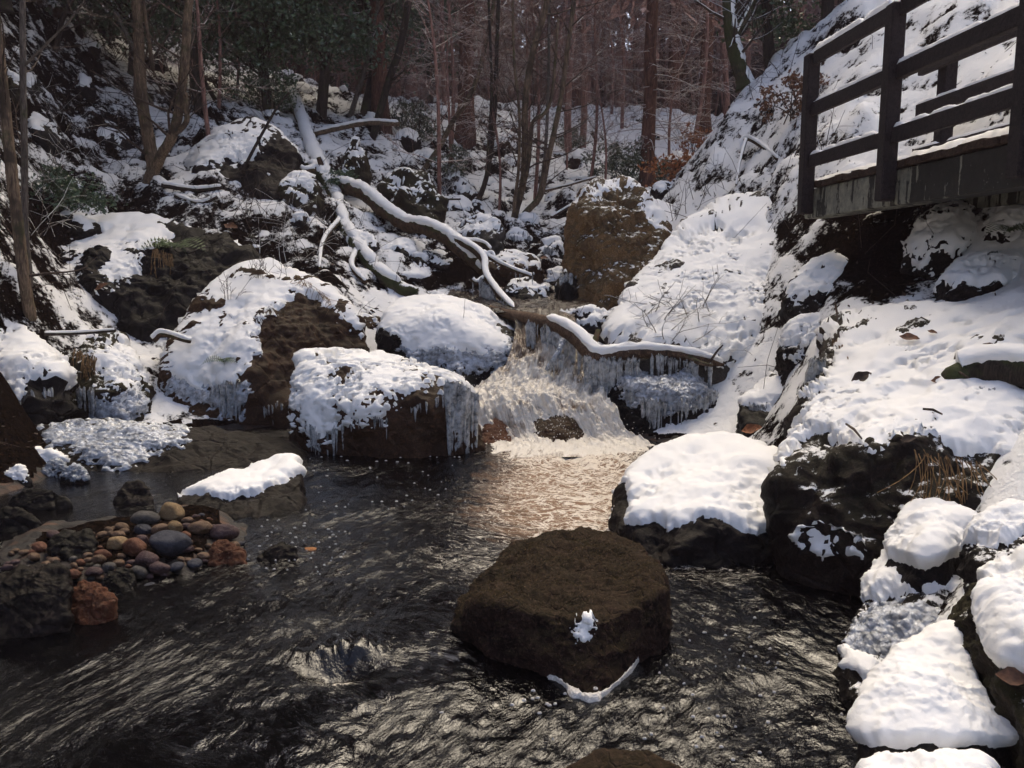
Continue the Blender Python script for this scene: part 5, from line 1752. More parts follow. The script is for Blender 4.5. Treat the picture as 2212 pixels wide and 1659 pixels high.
bare_tree('slender_tree', 'slim tan tree leaning at the left edge, front one of a mossy-footed pair', [
    ([(70, 752, 7.9), (66, 690, 7.85), (52, 600, 7.8), (40, 500, 7.8), (26, 380, 7.8), (14, 260, 7.8), (0, 130, 7.8), (-18, -20, 7.8), (-40, -220, 7.9)], 13, 9)], 'bark_tan', 'twig', 11, twigs=5, tl=0.8)
bare_tree('slender_tree', 'thinner grey upright tree at the left edge, just behind the tan leaning one', [
    ([(78, 748, 8.2), (72, 700, 8.15), (62, 590, 8.1), (54, 480, 8.1), (53, 340, 8.1), (50, 180, 8.1), (48, 0, 8.1), (46, -220, 8.1)], 8, 5.5),
    ([(55, 140, 8.1), (90, 105, 8.0), (150, 45, 7.9), (190, -10, 7.8)], 3, 1.5)], 'bark_grey', 'twig', 12, twigs=6, tl=0.7)
bare_tree('forked_tree', 'pale-barked tree forking near its base, on the left slope', [
    ([(318, 440, 12.2), (322, 400, 12.2), (330, 365, 12.2), (322, 310, 12.2), (310, 240, 12.2), (302, 160, 12.2), (298, 60, 12.2), (292, -60, 12.2), (285, -260, 12.3)], 15, 9),
    ([(332, 372, 12.2), (352, 330, 12.1), (374, 290, 12.0), (386, 240, 12.0), (398, 150, 12.0), (404, 60, 12.0), (412, -60, 12.0), (425, -250, 12.1)], 11, 8),
    ([(372, 295, 12.0), (400, 268, 11.9), (404, 240, 11.9), (400, 200, 11.9)], 6, 5), ([(330, 150, 12.2), (322, 90, 12.2), (312, 20, 12.2), (306, -80, 12.2)], 4, 3)], 'bark_tan', 'twig', 13, twigs=9, tl=1.2)
for k, (pts, r0, r1, lb) in enumerate([
    ([(108, 165, 15), (122, 100, 15), (136, 40, 15), (165, -30, 15), (190, -160, 15)], 6, 4, 'dark crooked trunk high on the left hillside, leaning right'),
    ([(10, 25, 13), (14, -40, 13), (20, -200, 13)], 13, 11, 'stout black trunk cut by the top left corner'),
    ([(420, 145, 17), (450, 190, 16.6), (478, 240, 16.3), (492, 262, 16)], 5, 4, 'dark dead stick propped aslant right of the forked tree'),
    ([(250, 30, 14), (290, 110, 13.5), (305, 180, 13.2), (330, 225, 13)], 4, 3, 'thin grey stem leaning against the forked tree'),
    ([(500, 445, 12.2), (525, 370, 12.1), (560, 300, 12.0), (600, 230, 12), (625, 200, 12)], 4, 2, 'thin leaning stick standing before the dark-faced hill boulder')]):
    bare_tree('leaning_stem', lb, [(pts, r0, r1)], 'bark_dark' if k != 3 else 'bark_grey', 'twig', 30 + k, twigs=5, tl=0.8)
bare_tree('dark_tree', 'black slanting trunk leaning right in front of a reddish conifer trunk', [
    ([(795, 338, 17.5), (806, 295, 17.5), (830, 208, 17.5), (848, 150, 17.5), (862, 110, 17.5), (878, 30, 17.5), (890, -60, 17.5), (905, -250, 17.6)], 8, 7)], 'bark_dark', 'twig', 41, twigs=10, tl=1.3)
bare_tree('dark_tree', 'dark bent trunk left of the slanting black one, half hidden by holly', [
    ([(742, 300, 18.5), (760, 240, 18.5), (782, 170, 18.5), (800, 100, 18.5), (815, 20, 18.5), (830, -120, 18.5)], 6, 4)], 'bark_grey', 'twig', 42, twigs=10, tl=1.2)
bare_tree('sapling', 'curved sapling bowing right out of the snow above the fallen log', [
    ([(900, 385, 16.4), (920, 360, 16.3), (948, 320, 16.3), (966, 285, 16.3), (985, 252, 16.3), (1010, 215, 16.3), (1030, 170, 16.3), (1048, 100, 16.3), (1066, 10, 16.3), (1080, -120, 16.3)], 6, 4)], 'bark_tan', 'twig', 43, twigs=10, tl=1.2)
bare_tree('sapling', 'twin-stemmed thin dark sapling between the curved one and the clump', [
    ([(1024, 450, 15.6), (1046, 400, 15.6), (1060, 330, 15.6), (1068, 250, 15.6), (1072, 150, 15.6), (1076, 20, 15.6), (1080, -150, 15.6)], 6, 3.5),
    ([(1030, 440, 15.6), (1050, 380, 15.5), (1056, 300, 15.5), (1062, 200, 15.5), (1058, 60, 15.5), (1050, -120, 15.5)], 4, 2.5)], 'bark_dark', 'twig', 44, twigs=9, tl=1.1)
bare_tree('sapling_clump', 'many-stemmed pale sapling clump rising in the middle of the valley', [
    ([(1106, 492, 14.6), (1116, 450, 14.6), (1130, 395, 14.6), (1134, 320, 14.6), (1134, 240, 14.6), (1142, 160, 14.6), (1160, 80, 14.6), (1180, 10, 14.6), (1200, -140, 14.6)], 8, 6),
    ([(1112, 488, 14.5), (1140, 455, 14.5), (1168, 420, 14.5), (1182, 350, 14.5), (1196, 290, 14.5), (1212, 210, 14.5), (1224, 120, 14.5), (1240, 0, 14.5), (1250, -140, 14.5)], 7, 4.5),
    ([(1132, 400, 14.5), (1142, 350, 14.4), (1146, 300, 14.4), (1152, 262, 14.4), (1175, 246, 14.4), (1190, 215, 14.4), (1198, 150, 14.4), (1206, 40, 14.4)], 5, 3),
    ([(1110, 480, 14.4), (1112, 430, 14.3), (1120, 370, 14.3), (1122, 250, 14.3), (1110, 120, 14.3), (1108, -30, 14.3)], 4, 2.5)], 'bark_tan', 'twig', 45, twigs=12, tl=1.3)
bare_tree('sapling', 'thin upright stem standing right of the sapling clump', [
    ([(1158, 455, 16.2), (1168, 400, 16.2), (1178, 330, 16.2), (1184, 200, 16.2), (1186, 60, 16.2), (1184, -120, 16.2)], 4, 3)], 'bark_grey', 'twig', 46, twigs=9, tl=1.2)
bare_tree('ivy_tree', 'gnarled grey tree with snow lumps lodged on it, at the top of the right slope', [
    ([(1612, 190, 14.6), (1596, 140, 14.6), (1582, 90, 14.6), (1576, 30, 14.6), (1570, -60, 14.6), (1560, -220, 14.6)], 17, 12), ([(1584, 95, 14.6), (1612, 40, 14.5), (1640, -20, 14.4)], 6, 4)], 'bark_moss', 'twig_snow', 47, twigs=16, tl=1.3, snow=True)
# pieces lying about
for k, (pts, r0, r1, lb, mt) in enumerate([
    ([(678, 290, 16.5), (735, 276, 16.3), (800, 265, 16.2), (862, 268, 16.0)], 6, 5, 'pale broken trunk lying level right of the fallen tree', 'bark_tan'),
    ([(825, 434, 13.2), (900, 432, 13.2), (995, 430, 13.2)], 3, 2, 'thin dark pole lying level before the green mossy boulder', 'bark_dark'),
    ([(1266, 256, 24), (1296, 290, 23), (1334, 336, 21.5)], 8, 8, 'snowy trunk lying down the far bank right of the sapling clump', 'bark_log'),
    ([(1165, 415, 16.5), (1220, 402, 16.5), (1290, 382, 16.6)], 3, 2, 'long pale branch lying right of the sapling clump', 'bark_tan'),
    ([(1190, 470, 14), (1240, 440, 14.2), (1300, 405, 14.4), (1350, 392, 14.5)], 3, 1.5, 'thin branch arching over the ochre boulder', 'twig'),
    ([(350, 400, 12), (420, 410, 11.8), (480, 405, 11.8)], 5, 4, 'snow-lined stick lying below the forked tree, the upper', 'bark_dark'),
    ([(380, 425, 11.7), (430, 440, 11.5), (470, 425, 11.5)], 5, 4, 'snow-lined stick lying below the forked tree, the lower', 'bark_dark'),
    ([(95, 722, 8.0), (170, 720, 7.9), (250, 714, 7.9)], 4, 3, 'straight stick lying along the top of the root-hung boulder', 'bark_dark'),
    ([(332, 735, 8.3), (352, 722, 8.3), (400, 735, 8.2), (412, 738, 8.2)], 7, 4, 'snowy broken branch stub poking left from the peaked boulder', 'bark_log'),
    ([(1600, 330, 11.8), (1612, 300, 11.8), (1650, 320, 11.6), (1680, 345, 11.4)], 5, 3, 'bent brown root arching from the snowy right slope', 'bark_log'),
    ([(1612, 300, 11.8), (1598, 350, 11.4), (1590, 400, 11.1)], 4, 2, 'brown root hanging down the snowy right slope', 'bark_log')]):
    P = path3(pts, 40, 0.06)
    Rr = np.linspace(px_r(r0, pts[0][2]), px_r(r1, pts[-1][2]), 40)
    o = tube_obj('fallen_branch', P, Rr, M[mt], None, 8, seed=k)
    tag(o, lb, 'branch')
    snow_strip('snow', P, Rr, o, 0.03 if r0 > 4 else 0.015, k + 60, 0.05, 1.0)

# ---- straight conifer trunks one can pick out, and the wood behind
def conifer_template(seed, H, r, mat='bark_red', crown=5000):
    rnd = random.Random(seed)
    rg = np.random.default_rng(seed)
    t = empty('conifer_tree', (0, 0, 0))
    z = np.linspace(-0.6, H, 22)
    P = np.column_stack([np.cumsum(rg.normal(0, .02, 22)), np.cumsum(rg.normal(0, .02, 22)), z])
    P[:, :2] -= P[1, :2]
    R = r * (1 - 0.8 * np.clip(z / H, 0, 1))
    R[:2] *= 1.35
    tube_obj('trunk', P, R, M[mat], t, 9, origin=(0, 0, 0), seed=seed, bumpy=0.1)
    mb = MB()
    for k in range(90):
        h = rnd.uniform(0.10, 0.62) * H
        a = rnd.uniform(0, 6.28)
        ln = rnd.uniform(0.5, 1.7)
        base = np.array([np.interp(h, z, P[:, 0]), np.interp(h, z, P[:, 1]), h])
        grow(mb, base, (math.cos(a), math.sin(a), rnd.uniform(-.35, .15)), ln, 0.014, 1, rnd, sides=3, wig=0.18, up=-0.08, kids=5, spread=0.6, kscale=0.5, minr=0.004)
    mb.build('dead_branches', M['twig_red'], (0, 0, 0), t, stuff=True)
    n = crown
    u = rg.random(n)
    h = H * (0.34 + 0.68 * u)
    rad = (1.02 - (h / H)) * 0.26 * H * np.sqrt(rg.random(n)) + 0.1
    lay = np.round(h / 0.55) * 0.55
    h = lay + rg.normal(0, .09, n) - rad * 0.28
    a = np.round(rg.random(n) * 11) / 11 * 6.283 + lay * 3 + rg.normal(0, 0.16, n)
    C = np.column_stack([rad * np.cos(a), rad * np.sin(a), h])
    out = np.column_stack([np.cos(a), np.sin(a), -0.45 + rg.normal(0, .25, n)])
    sd = np.column_stack([-np.sin(a), np.cos(a), rg.normal(0, .5, n)])
    s = rg.uniform(0.09, 0.24, n)[:, None]
    mb = MB()
    mb.quads(C, sd * s * 0.32, out * s)
    mb.build('crown', M['needles_far'], (0, 0, 0), t, smooth=False, stuff=True)
    return t


def bare_template(seed, H, r, mat='bark_far', lean=0.1):
    rnd = random.Random(seed)
    t = empty('bare_tree', (0, 0, 0))
    z = np.linspace(-0.5, H, 16)
    u = np.clip(z / H, 0, 1)
    P = np.column_stack([lean * H * u ** 1.6 + 0.12 * np.sin(u * 7 + seed), 0.14 * np.sin(u * 5 + seed * 2), z])
    P[:, :2] -= P[1, :2]
    tube_obj('trunk', P, r * (1 - 0.75 * u), M[mat], t, 7, origin=(0, 0, 0), seed=seed)
    mb = MB()
    for k in range(26):
        h = rnd.uniform(0.15, 1.0) * H
        a = rnd.uniform(0, 6.28)
        b = np.array([np.interp(h, z, P[:, 0]), np.interp(h, z, P[:, 1]), h])
        grow(mb, b, (math.cos(a), math.sin(a), rnd.uniform(0.2, 1.1)), rnd.uniform(0.8, 2.0) * (1.2 - h / H * .5), r * 0.26, 2, rnd, sides=3, wig=0.22, up=0.06, kids=5, kscale=0.55, minr=0.0045)
    mb.build('branches', M['twig_red'], (0, 0, 0), t, stuff=True)
    return t


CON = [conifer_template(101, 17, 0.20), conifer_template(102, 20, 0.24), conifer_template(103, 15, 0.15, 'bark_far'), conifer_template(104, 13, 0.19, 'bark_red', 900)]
BARE = [bare_template(201, 8, 0.07), bare_template(202, 10, 0.10, lean=-0.08), bare_template(203, 6.5, 0.055, lean=0.2)]
used = set()


def plant(T, p, s, label, group=None, cat='tree', rz=None, rnd=random):
    root = T
    rz = rnd.uniform(0, 6.28) if rz is None else rz
    if T.name not in used:
        used.add(T.name)
        T.location = p
        T.scale = (s, s, s)
        T.rotation_euler = (0, 0, rz)
        tag(T, label, cat, group)
        return T
    c = copy_tree(T, None, p, (0, 0, rz), (s, s, s), label, group)
    if not group and 'group' in c:
        del c['group']
    c['category'] = cat
    return c


rt = random.Random(21)
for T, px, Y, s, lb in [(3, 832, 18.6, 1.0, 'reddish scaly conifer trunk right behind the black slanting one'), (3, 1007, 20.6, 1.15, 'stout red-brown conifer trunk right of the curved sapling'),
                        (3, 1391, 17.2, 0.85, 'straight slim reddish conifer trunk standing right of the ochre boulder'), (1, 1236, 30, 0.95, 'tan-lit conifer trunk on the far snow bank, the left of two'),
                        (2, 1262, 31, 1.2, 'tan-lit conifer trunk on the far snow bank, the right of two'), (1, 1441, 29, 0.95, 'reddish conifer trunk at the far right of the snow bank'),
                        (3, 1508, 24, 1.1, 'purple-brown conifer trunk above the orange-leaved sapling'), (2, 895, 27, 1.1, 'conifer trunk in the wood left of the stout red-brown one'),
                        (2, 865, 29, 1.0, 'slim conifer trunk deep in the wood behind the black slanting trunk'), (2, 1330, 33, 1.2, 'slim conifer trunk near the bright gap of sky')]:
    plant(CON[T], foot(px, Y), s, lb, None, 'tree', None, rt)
k = 0
spots = []
tries = 0
while k < 62 and tries < 4000:
    tries += 1
    Y = rt.uniform(30, 56)
    x = rt.uniform(-0.62, 0.56) * Y
    if any((x - a) ** 2 + (Y - b) ** 2 < 1.5 for a, b in spots):
        continue
    pxx = CX + x / Y * F
    if abs(pxx - 1342) < 16 and Y > 31:
        continue
    spots.append((x, Y))
    plant(CON[k % 3], (x, Y, gz(x, Y) - 0.1), rt.uniform(0.75, 1.15), 'reddish conifer in the hazy wood beyond the snow bank', 'conifers of the far wood', 'tree', None, rt)
    k += 1
for x, Y, T, s in [(-9.2, 13.2, 1, 0.9), (-8.0, 9.8, 2, 0.95), (-7.0, 7.0, 2, 0.9), (-6.6, 4.2, 2, 0.8), (10.5, 13.5, 1, 0.9), (9.2, 9.0, 2, 0.9)]:  # conifers added outside the view so their crowns shade the slopes
    plant(CON[T], (x, Y, gz(x, Y) - 0.1), s, 'conifer added just beyond the edge of the view to shade the valley side', 'conifers added to shade the valley sides', 'tree', None, rt)
for x, Y, T, s in [(-10.2, 17.5, 0, 0.85), (-12.4, 20.5, 1, 0.85), (-11.0, 24.5, 2, 1.0), (-14.5, 26, 0, 1.0), (-9.0, 22, 2, 0.9)]:  # added so the left of the pool reflects dark trees, not bright sky
    plant(CON[T], (x, Y, gz(x, Y) - 0.1), s, 'conifer added high on the left hillside to darken the water reflection', 'conifers added to darken the left water', 'tree', None, rt)
k = 0
while k < 16:
    Y = rt.uniform(13, 20)
    px = rt.uniform(930, 1480) if k % 3 else rt.uniform(430, 540)
    p = foot(px, Y)
    if p[2] < 1.3:
        continue
    plant(BARE[2 - k % 2 * 2], p - np.array([0, 0, 0.05]), rt.uniform(0.45, 0.7), 'slim bare sapling standing in the snow of the valley floor', 'slim saplings on the valley floor', 'sapling', None, rt)
    k += 1
k = 0
while k < 44:
    Y = rt.uniform(20, 40)
    px = rt.uniform(560, 1560) if k % 4 else rt.uniform(100, 560)
    p = foot(px, Y)
    plant(BARE[k % 3], p - np.array([0, 0, 0.05]), rt.uniform(0.7, 1.15), 'thin bare twiggy tree growing among the conifers at the valley head', 'bare young trees among the conifers', 'tree', None, rt)
    k += 1

# ---- evergreens
def leafy(name, label, p, rad, n, mat, seed, cat='tree', trunk=True, leaf=(0.016, 0.034), clumps=60, group=None, droop=0.3, wood='bark_dark'):
    """p: base on the ground, rad: crown half-axes, crown centred rad[2]*lift above the base"""
    rg = np.random.default_rng(seed)
    rnd = random.Random(seed)
    p = np.asarray(p, float)
    t = tag(empty(name, p), label, cat, group)
    c0 = p + np.array([0, 0, rad[2] * (1.15 if trunk else 0.75) + (0.5 if trunk else 0)])
    cl = rg.normal(size=(clumps, 3))
    cl /= np.linalg.norm(cl, axis=1)[:, None]
    cl *= (rg.random(clumps) ** 0.42)[:, None]
    cl = c0 + cl * np.array(rad)
    cl = cl[cl[:, 2] > p[2] - 0.1]
    if trunk:
        mb = MB()
        q = spline(np.array([p - [0, 0, .4], p + [rnd.gauss(0, .15), rnd.gauss(0, .15), rad[2] * .7], c0 + [rnd.gauss(0, .2), 0, rad[2] * .5]]), 14)
        tube_obj('trunk', q, np.linspace(0.13, 0.05, 14) * (rad[2] / 2.2) ** 0.5, M[wood], t, 8, seed=seed)
        for c in cl[::2]:
            b = q[rnd.randrange(4, 13)]
            mid = (b + c) / 2 + np.array([rnd.gauss(0, .1), rnd.gauss(0, .1), .1])
            mb.tube(spline(np.array([b, mid, c]), 7), np.linspace(.03, .008, 7), 4, False)
        mb.build('branches', M[wood], None, t, stuff=True)
    else:
        mb = MB()
        for c in cl[::2]:
            b = p + np.array([rnd.gauss(0, rad[0] * .2), rnd.gauss(0, rad[1] * .2), -0.05])
            mb.tube(spline(np.array([b, (b + c) / 2 + [0, 0, .08], c]), 6), np.linspace(.010, .004, 6), 3, False)
        mb.build('stems', M['twig'], None, t, stuff=True)
    k = rg.integers(0, len(cl), n)
    sz = np.array(rad).mean() * rg.uniform(0.14, 0.30, len(cl))
    d = rg.normal(size=(n, 3)) * np.array([1, 1, .6])
    C = cl[k] + d * sz[k][:, None] * 0.75
    C[:, 2] -= droop * (d[:, 0] ** 2 + d[:, 1] ** 2) * sz[k] * 0.3
    A = rg.normal(size=(n, 3))
    B = rg.normal(size=(n, 3)) + np.array([0, 0, -0.4])
    A /= np.linalg.norm(A, axis=1)[:, None]
    B -= A * (A * B).sum(1)[:, None]
    B /= np.linalg.norm(B, axis=1)[:, None]
    s = rg.uniform(0.7, 1.3, n)[:, None]
    mb = MB()
    mb.quads(C, A * leaf[0] * s, B * leaf[1] * s)
    mb.build('crown' if trunk else 'foliage', M[mat], None, t, smooth=False, stuff=True)
    return t


for k, (px, Y, rx, rz, n, lb) in enumerate([
    (455, 15.8, 1.7, 2.5, 19000, 'dark holly tree behind the forked tree'), (600, 17.0, 1.7, 2.3, 19000, 'dark holly tree left of the fallen tree, over its broken top'),
    (700, 18.0, 1.5, 2.4, 16000, 'holly tree with glossy leaves above the fallen tree'), (790, 18.8, 1.3, 2.6, 14000, 'greener holly tree beside the slanting black trunk'),
    (310, 16.5, 1.6, 2.0, 14000, 'dark holly at the top edge, left of the forked tree stems'), (930, 24.0, 1.2, 2.4, 11000, 'small glossy holly left of the stout red-brown conifer'),
    (1655, 15.6, 1.2, 2.2, 15000, 'evergreen on the right slope beside the gnarled grey tree'), (1760, 14.6, 1.3, 1.9, 13000, 'dark evergreen on the crest of the right slope'),
    (180, 17.5, 1.2, 1.6, 8000, 'dark evergreen bush high on the left hillside')]):
    leafy('holly_tree', lb, foot(px, Y), (rx, rx, rz), n, 'holly', 300 + k, leaf=(0.029, 0.05))
for k, (x, Y, rx, rz) in enumerate([(-9.7, 15.2, 1.8, 2.4), (-8.9, 12.6, 1.7, 2.2), (-10.9, 17.8, 1.8, 2.5), (-8.2, 10.3, 1.6, 2.2), (-12.4, 20.6, 2.0, 2.6), (-7.6, 8.2, 1.5, 2.2)]):  # hollies added to block bright sky from the lower left water
    leafy('holly_tree', 'dark holly added on top of the left hillside to darken the water reflection', (x, Y, gz(x, Y)), (rx, rx, rz), 9000, 'holly', 330 + k, leaf=(0.045, 0.075), group='hollies added along the left crest to darken the water')
for k, (px, py, Y, rx, rz, n, mt, lb) in enumerate([
    (1340, 395, 18.6, 0.75, 0.55, 4200, 'shrub_green', 'low snowy evergreen shrub left of the straight slim trunk'), (1430, 395, 17.8, 0.4, 0.4, 1800, 'shrub_green', 'low evergreen shrub right of the straight slim trunk'),
    (900, 300, 20, 0.6, 0.5, 2600, 'shrub_green', 'pale green snowy shrub right of the slanting black trunk'), (975, 378, 17, 0.35, 0.35, 1500, 'shrub_green', 'small green shrub below the stout red-brown conifer'),
    (1225, 330, 21, 0.5, 0.4, 1600, 'shrub_green', 'small snowy shrub right of the sapling clump'), (150, 470, 10.2, 0.6, 0.4, 2600, 'holly', 'low holly scrub over the dark hollow on the left'),
    (560, 240, 18, 0.8, 0.6, 3200, 'holly', 'dark evergreen scrub left of the broken tree top'), (1500, 330, 15, 0.5, 0.45, 500, 'leaf_orange', 'young beech holding orange leaves, left of the snowy right slope'),
    (1455, 395, 18, 0.55, 0.3, 420, 'leaf_orange', 'low orange-leaved beech sprig beside the straight slim trunk'), (730, 430, 13.4, 0.35, 0.3, 1200, 'holly', 'ivy clump on the bank under the fallen tree'),
    (1720, 260, 12.0, 0.5, 0.35, 900, 'leaf_brown', 'brown-leaved scrub on the crest of the right slope')]):
    q = ground_at(px, py, max(3, Y - 4), Y + 6)
    leafy('shrub', lb, q, (rx, rx * .8, rz), n, mt, 400 + k, 'shrub', False, leaf=(0.016, 0.03) if 'orange' not in mt else (0.024, 0.04), clumps=26)

# ---- far-off wood behind everything
def far_wood():
    rg = np.random.default_rng(5)
    n = 38000
    Y = rg.uniform(57, 66, n)
    X = rg.uniform(-50, 50, n)
    g = ground_base(np.column_stack([X, Y]))
    col = np.round(X / 1.4) * 1.4
    top = 12 + 6 * perlin(np.column_stack([col * .37, col * 0, col * 0]))
    gap = np.abs(X / Y * F + CX - 1342) < 22
    top = np.where(gap, 2.5, top)
    h = rg.random(n) * top
    X2 = col + rg.normal(0, .5, n) * (1.15 - h / top)
    C = np.column_stack([X2, Y, g + h])
    A = rg.normal(size=(n, 3))
    B = rg.normal(size=(n, 3)) + np.array([0, 0, -.7])
    A /= np.linalg.norm(A, axis=1)[:, None]
    B /= np.linalg.norm(B, axis=1)[:, None]
    s = rg.uniform(.32, .8, n)[:, None]
    mb = MB()
    mb.quads(C, A * s * .3, B * s)
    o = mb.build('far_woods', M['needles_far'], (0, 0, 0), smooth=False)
    tag(o, kind='stuff')


far_wood()

# ------------------------------------------------------------------ cobble bar
def make_cobble(seed, mat):
    rg = np.random.default_rng(seed)
    V, Q = cube_sphere(10)
    N = rg.normal(size=(9, 3))
    N /= np.linalg.norm(N, axis=1)[:, None]
    D = rg.uniform(0.72, 1.05, 9)
    r = ((np.maximum(V @ N.T, 1e-6) / D) ** 13).sum(1)
    r = (r + 1.0) ** (-1 / 13.0)
    P = V * (r * (1 + 0.05 * fbm(V * 1.8 + seed, 2)))[:, None] * 0.5
    return mesh_data('cobble', P, Q, None, mat)


CM = {
    'pale': m_rock('stone_pale', (0.17, 0.11, 0.055), (0.33, 0.22, 0.115), (0.42, 0.31, 0.18), moss_amt=0.0, wet=0.3, scale=4, relief=0.5),
    'tan': m_rock('stone_tan', (0.10, 0.062, 0.038), (0.20, 0.125, 0.08), (0.30, 0.21, 0.14), moss_amt=0.0, wet=0.5, scale=4, relief=0.5),
    'rust': m_rock('stone_rust', (0.085, 0.034, 0.02), (0.17, 0.072, 0.042), (0.26, 0.14, 0.09), moss_amt=0.0, wet=0.6, scale=4, relief=0.5),
    'plum': m_rock('stone_plum', (0.055, 0.034, 0.034), (0.115, 0.072, 0.07), (0.18, 0.125, 0.12), moss_amt=0.0, wet=0.7, scale=4, relief=0.5),
    'slate': m_rock('stone_slate', (0.024, 0.025, 0.033), (0.055, 0.057, 0.072), (0.08, 0.082, 0.10), moss_amt=0.0, wet=0.8, scale=4, relief=0.5),
    'grey': m_rock('stone_grey', (0.05, 0.045, 0.042), (0.11, 0.10, 0.092), (0.18, 0.165, 0.15), moss_amt=0.0, wet=0.6, scale=4, relief=0.5),
    'orange': m_rock('stone_orange', (0.22, 0.085, 0.03), (0.38, 0.165, 0.06), (0.5, 0.26, 0.11), moss_amt=0.0, wet=0.6, scale=4, relief=0.5),
}
COB = {(c, k): make_cobble(500 + 10 * i + k, CM[c]) for i, c in enumerate(CM) for k in range(3)}
rc = random.Random(77)
placed = []


def cobble(px, py, wpx, c, label, group=None, z=None, flat=None):
    g = on_level(px, py, 0.02)
    for _ in range(3):
        zz = max(ground_base(g[None, :2])[0], -0.06) if z is None else z
        g = on_level(px, py, zz + 0.02)
    w = wpx / F * g[1]
    f = rc.uniform(0.55, 0.8) if flat is None else flat
    o = bpy.data.objects.new('cobble', COB[(c, rc.randrange(3))])
    COL.objects.link(o)
    o.location = (g[0], g[1], zz + w * f * 0.3)
    o.scale = (w * 1.08, w * rc.uniform(0.7, 1.0), w * f)
    o.rotation_euler = (rc.uniform(-.2, .2), rc.uniform(-.2, .2), rc.uniform(-.5, .5))
    tag(o, label, 'stone', group)
    placed.append((px, py, wpx))
    return o


for px, py, w, c, lb in [
    (370, 1112, 60, 'pale', 'pale yellow rounded stone against the snow-ramped wedge rock'), (378, 1140, 38, 'pale', 'smaller pale yellow stone just in front of the pale one by the wedge rock'),
    (433, 1142, 52, 'tan', 'tall tan stone in the back row of the cobble bar, right of the yellow ones'), (252, 1174, 52, 'pale', 'pale buff stone in the middle of the cobble bar'),
    (314, 1124, 62, 'grey', 'long grey stone at the back of the cobble bar'), (309, 1145, 40, 'slate', 'slate stone behind the big flat slate slab on the cobble bar'),
    (345, 1142, 38, 'tan', 'mottled tan stone left of the two pale yellow ones'), (484, 1155, 62, 'plum', 'wet dark stone with a shiny top right of the tall tan stone'),
    (365, 1182, 92, 'slate', 'big flat slate stone in the centre of the cobble bar'), (291, 1188, 58, 'rust', 'reddish slanting stone left of the big flat slate one'),
    (316, 1211, 52, 'plum', 'purple stone in front of the reddish slanting one'), (346, 1226, 46, 'plum', 'dark oval stone right of the purple one near the water'),
    (380, 1222, 36, 'slate', 'pointed blue-grey stone at the water side of the cobble bar'), (420, 1214, 34, 'slate', 'blue-black stone right of the pointed blue-grey one'),
    (440, 1197, 28, 'tan', 'small upright tan stone left of the dark red-brown stone'), (406, 1182, 30, 'plum', 'narrow dark stone right of the big flat slate one'),
    (299, 1238, 42, 'grey', 'leaning grey stone right of the slate-blue one'), (202, 1234, 42, 'plum', 'purple-brown stone left of the slate-blue one'),
    (235, 1225, 32, 'grey', 'grey stone between the purple-brown and leaning grey ones'), (158, 1240, 34, 'rust', 'orange-brown stone above the rust-red angular one'),
    (118, 1154, 36, 'plum', 'reddish-purple stone behind the dark mottled one'), (86, 1181, 34, 'rust', 'orange-brown flat stone left of the dark mottled one'),
    (213, 1207, 30, 'tan', 'small tan stone right of the dark mottled one'), (222, 1196, 36, 'rust', 'speckled rust stone behind the small tan one'),
    (318, 1258, 42, 'rust', 'flat rust stone at the water edge beyond the slate-blue one'), (292, 1277, 36, 'plum', 'purple stone half in water in front of the slate-blue one'),
    (329, 1277, 54, 'slate', 'black wet stone half in water at the front of the cobble bar'), (308, 1165, 32, 'plum', 'brown-grey stone just above the big flat slate one'),
    (404, 1133, 24, 'plum', 'small dark stone between the tall tan and pale yellow ones'), (445, 1236, 36, 'tan', 'tan stone awash at the right front of the cobble bar')]:
    cobble(px, py, w, c, lb)
for px, py, w in [(235, 1142, 22), (262, 1138, 32), (220, 1152, 24), (195, 1150, 22), (255, 1152, 30), (238, 1150, 20), (246, 1138, 20), (268, 1146, 24)]:
    cobble(px, py, w, 'tan', 'small tan stone in the close cluster at the back of the cobble bar', 'small tan cobbles at the back')
n = 0
for _ in range(5000):
    if n >= 170:
        break
    px, py = rc.uniform(10, 620), rc.uniform(1105, 1320)
    if py > 1335 - max(0, px - 200) * 0.30 or py < 1190 - px * 0.2 or (px > 460 and py < 1150 + (px - 460) * .25):
        continue
    w = rc.uniform(12, 30)
    if any((a - px) ** 2 + (2 * (b - py)) ** 2 < ((c + w) * 0.38) ** 2 for a, b, c in placed):
        continue
    c = rc.choice(['plum', 'rust', 'slate', 'grey', 'tan', 'tan', 'plum', 'tan', 'rust'])
    cobble(px, py, w, c, {'plum': 'small purple-brown pebble filling the cobble bar', 'rust': 'small rust pebble filling the cobble bar', 'slate': 'small slate pebble filling the cobble bar',
                          'grey': 'small grey pebble filling the cobble bar', 'tan': 'small tan pebble filling the cobble bar'}[c], 'small pebbles of the cobble bar')
    n += 1
for px, py, w, c, lb in [(540, 1272, 46, 'orange', 'orange stone sunk under water right of the cobble bar'), (360, 1306, 44, 'orange', 'orange stone sunk under water before the bar, the right of two'),
                         (300, 1305, 40, 'rust', 'orange-brown stone sunk under water before the bar, the left of two'), (664, 1188, 46, 'orange', 'orange stone sunk beyond the awash red stone'),
                         (595, 1158, 40, 'orange', 'orange-brown stone sunk between wedge rock and awash red stone'), (420, 1288, 36, 'rust', 'dull red stone sunk before the bar')]:
    cobble(px, py, w, c, lb, None, z=-0.035, flat=0.4)

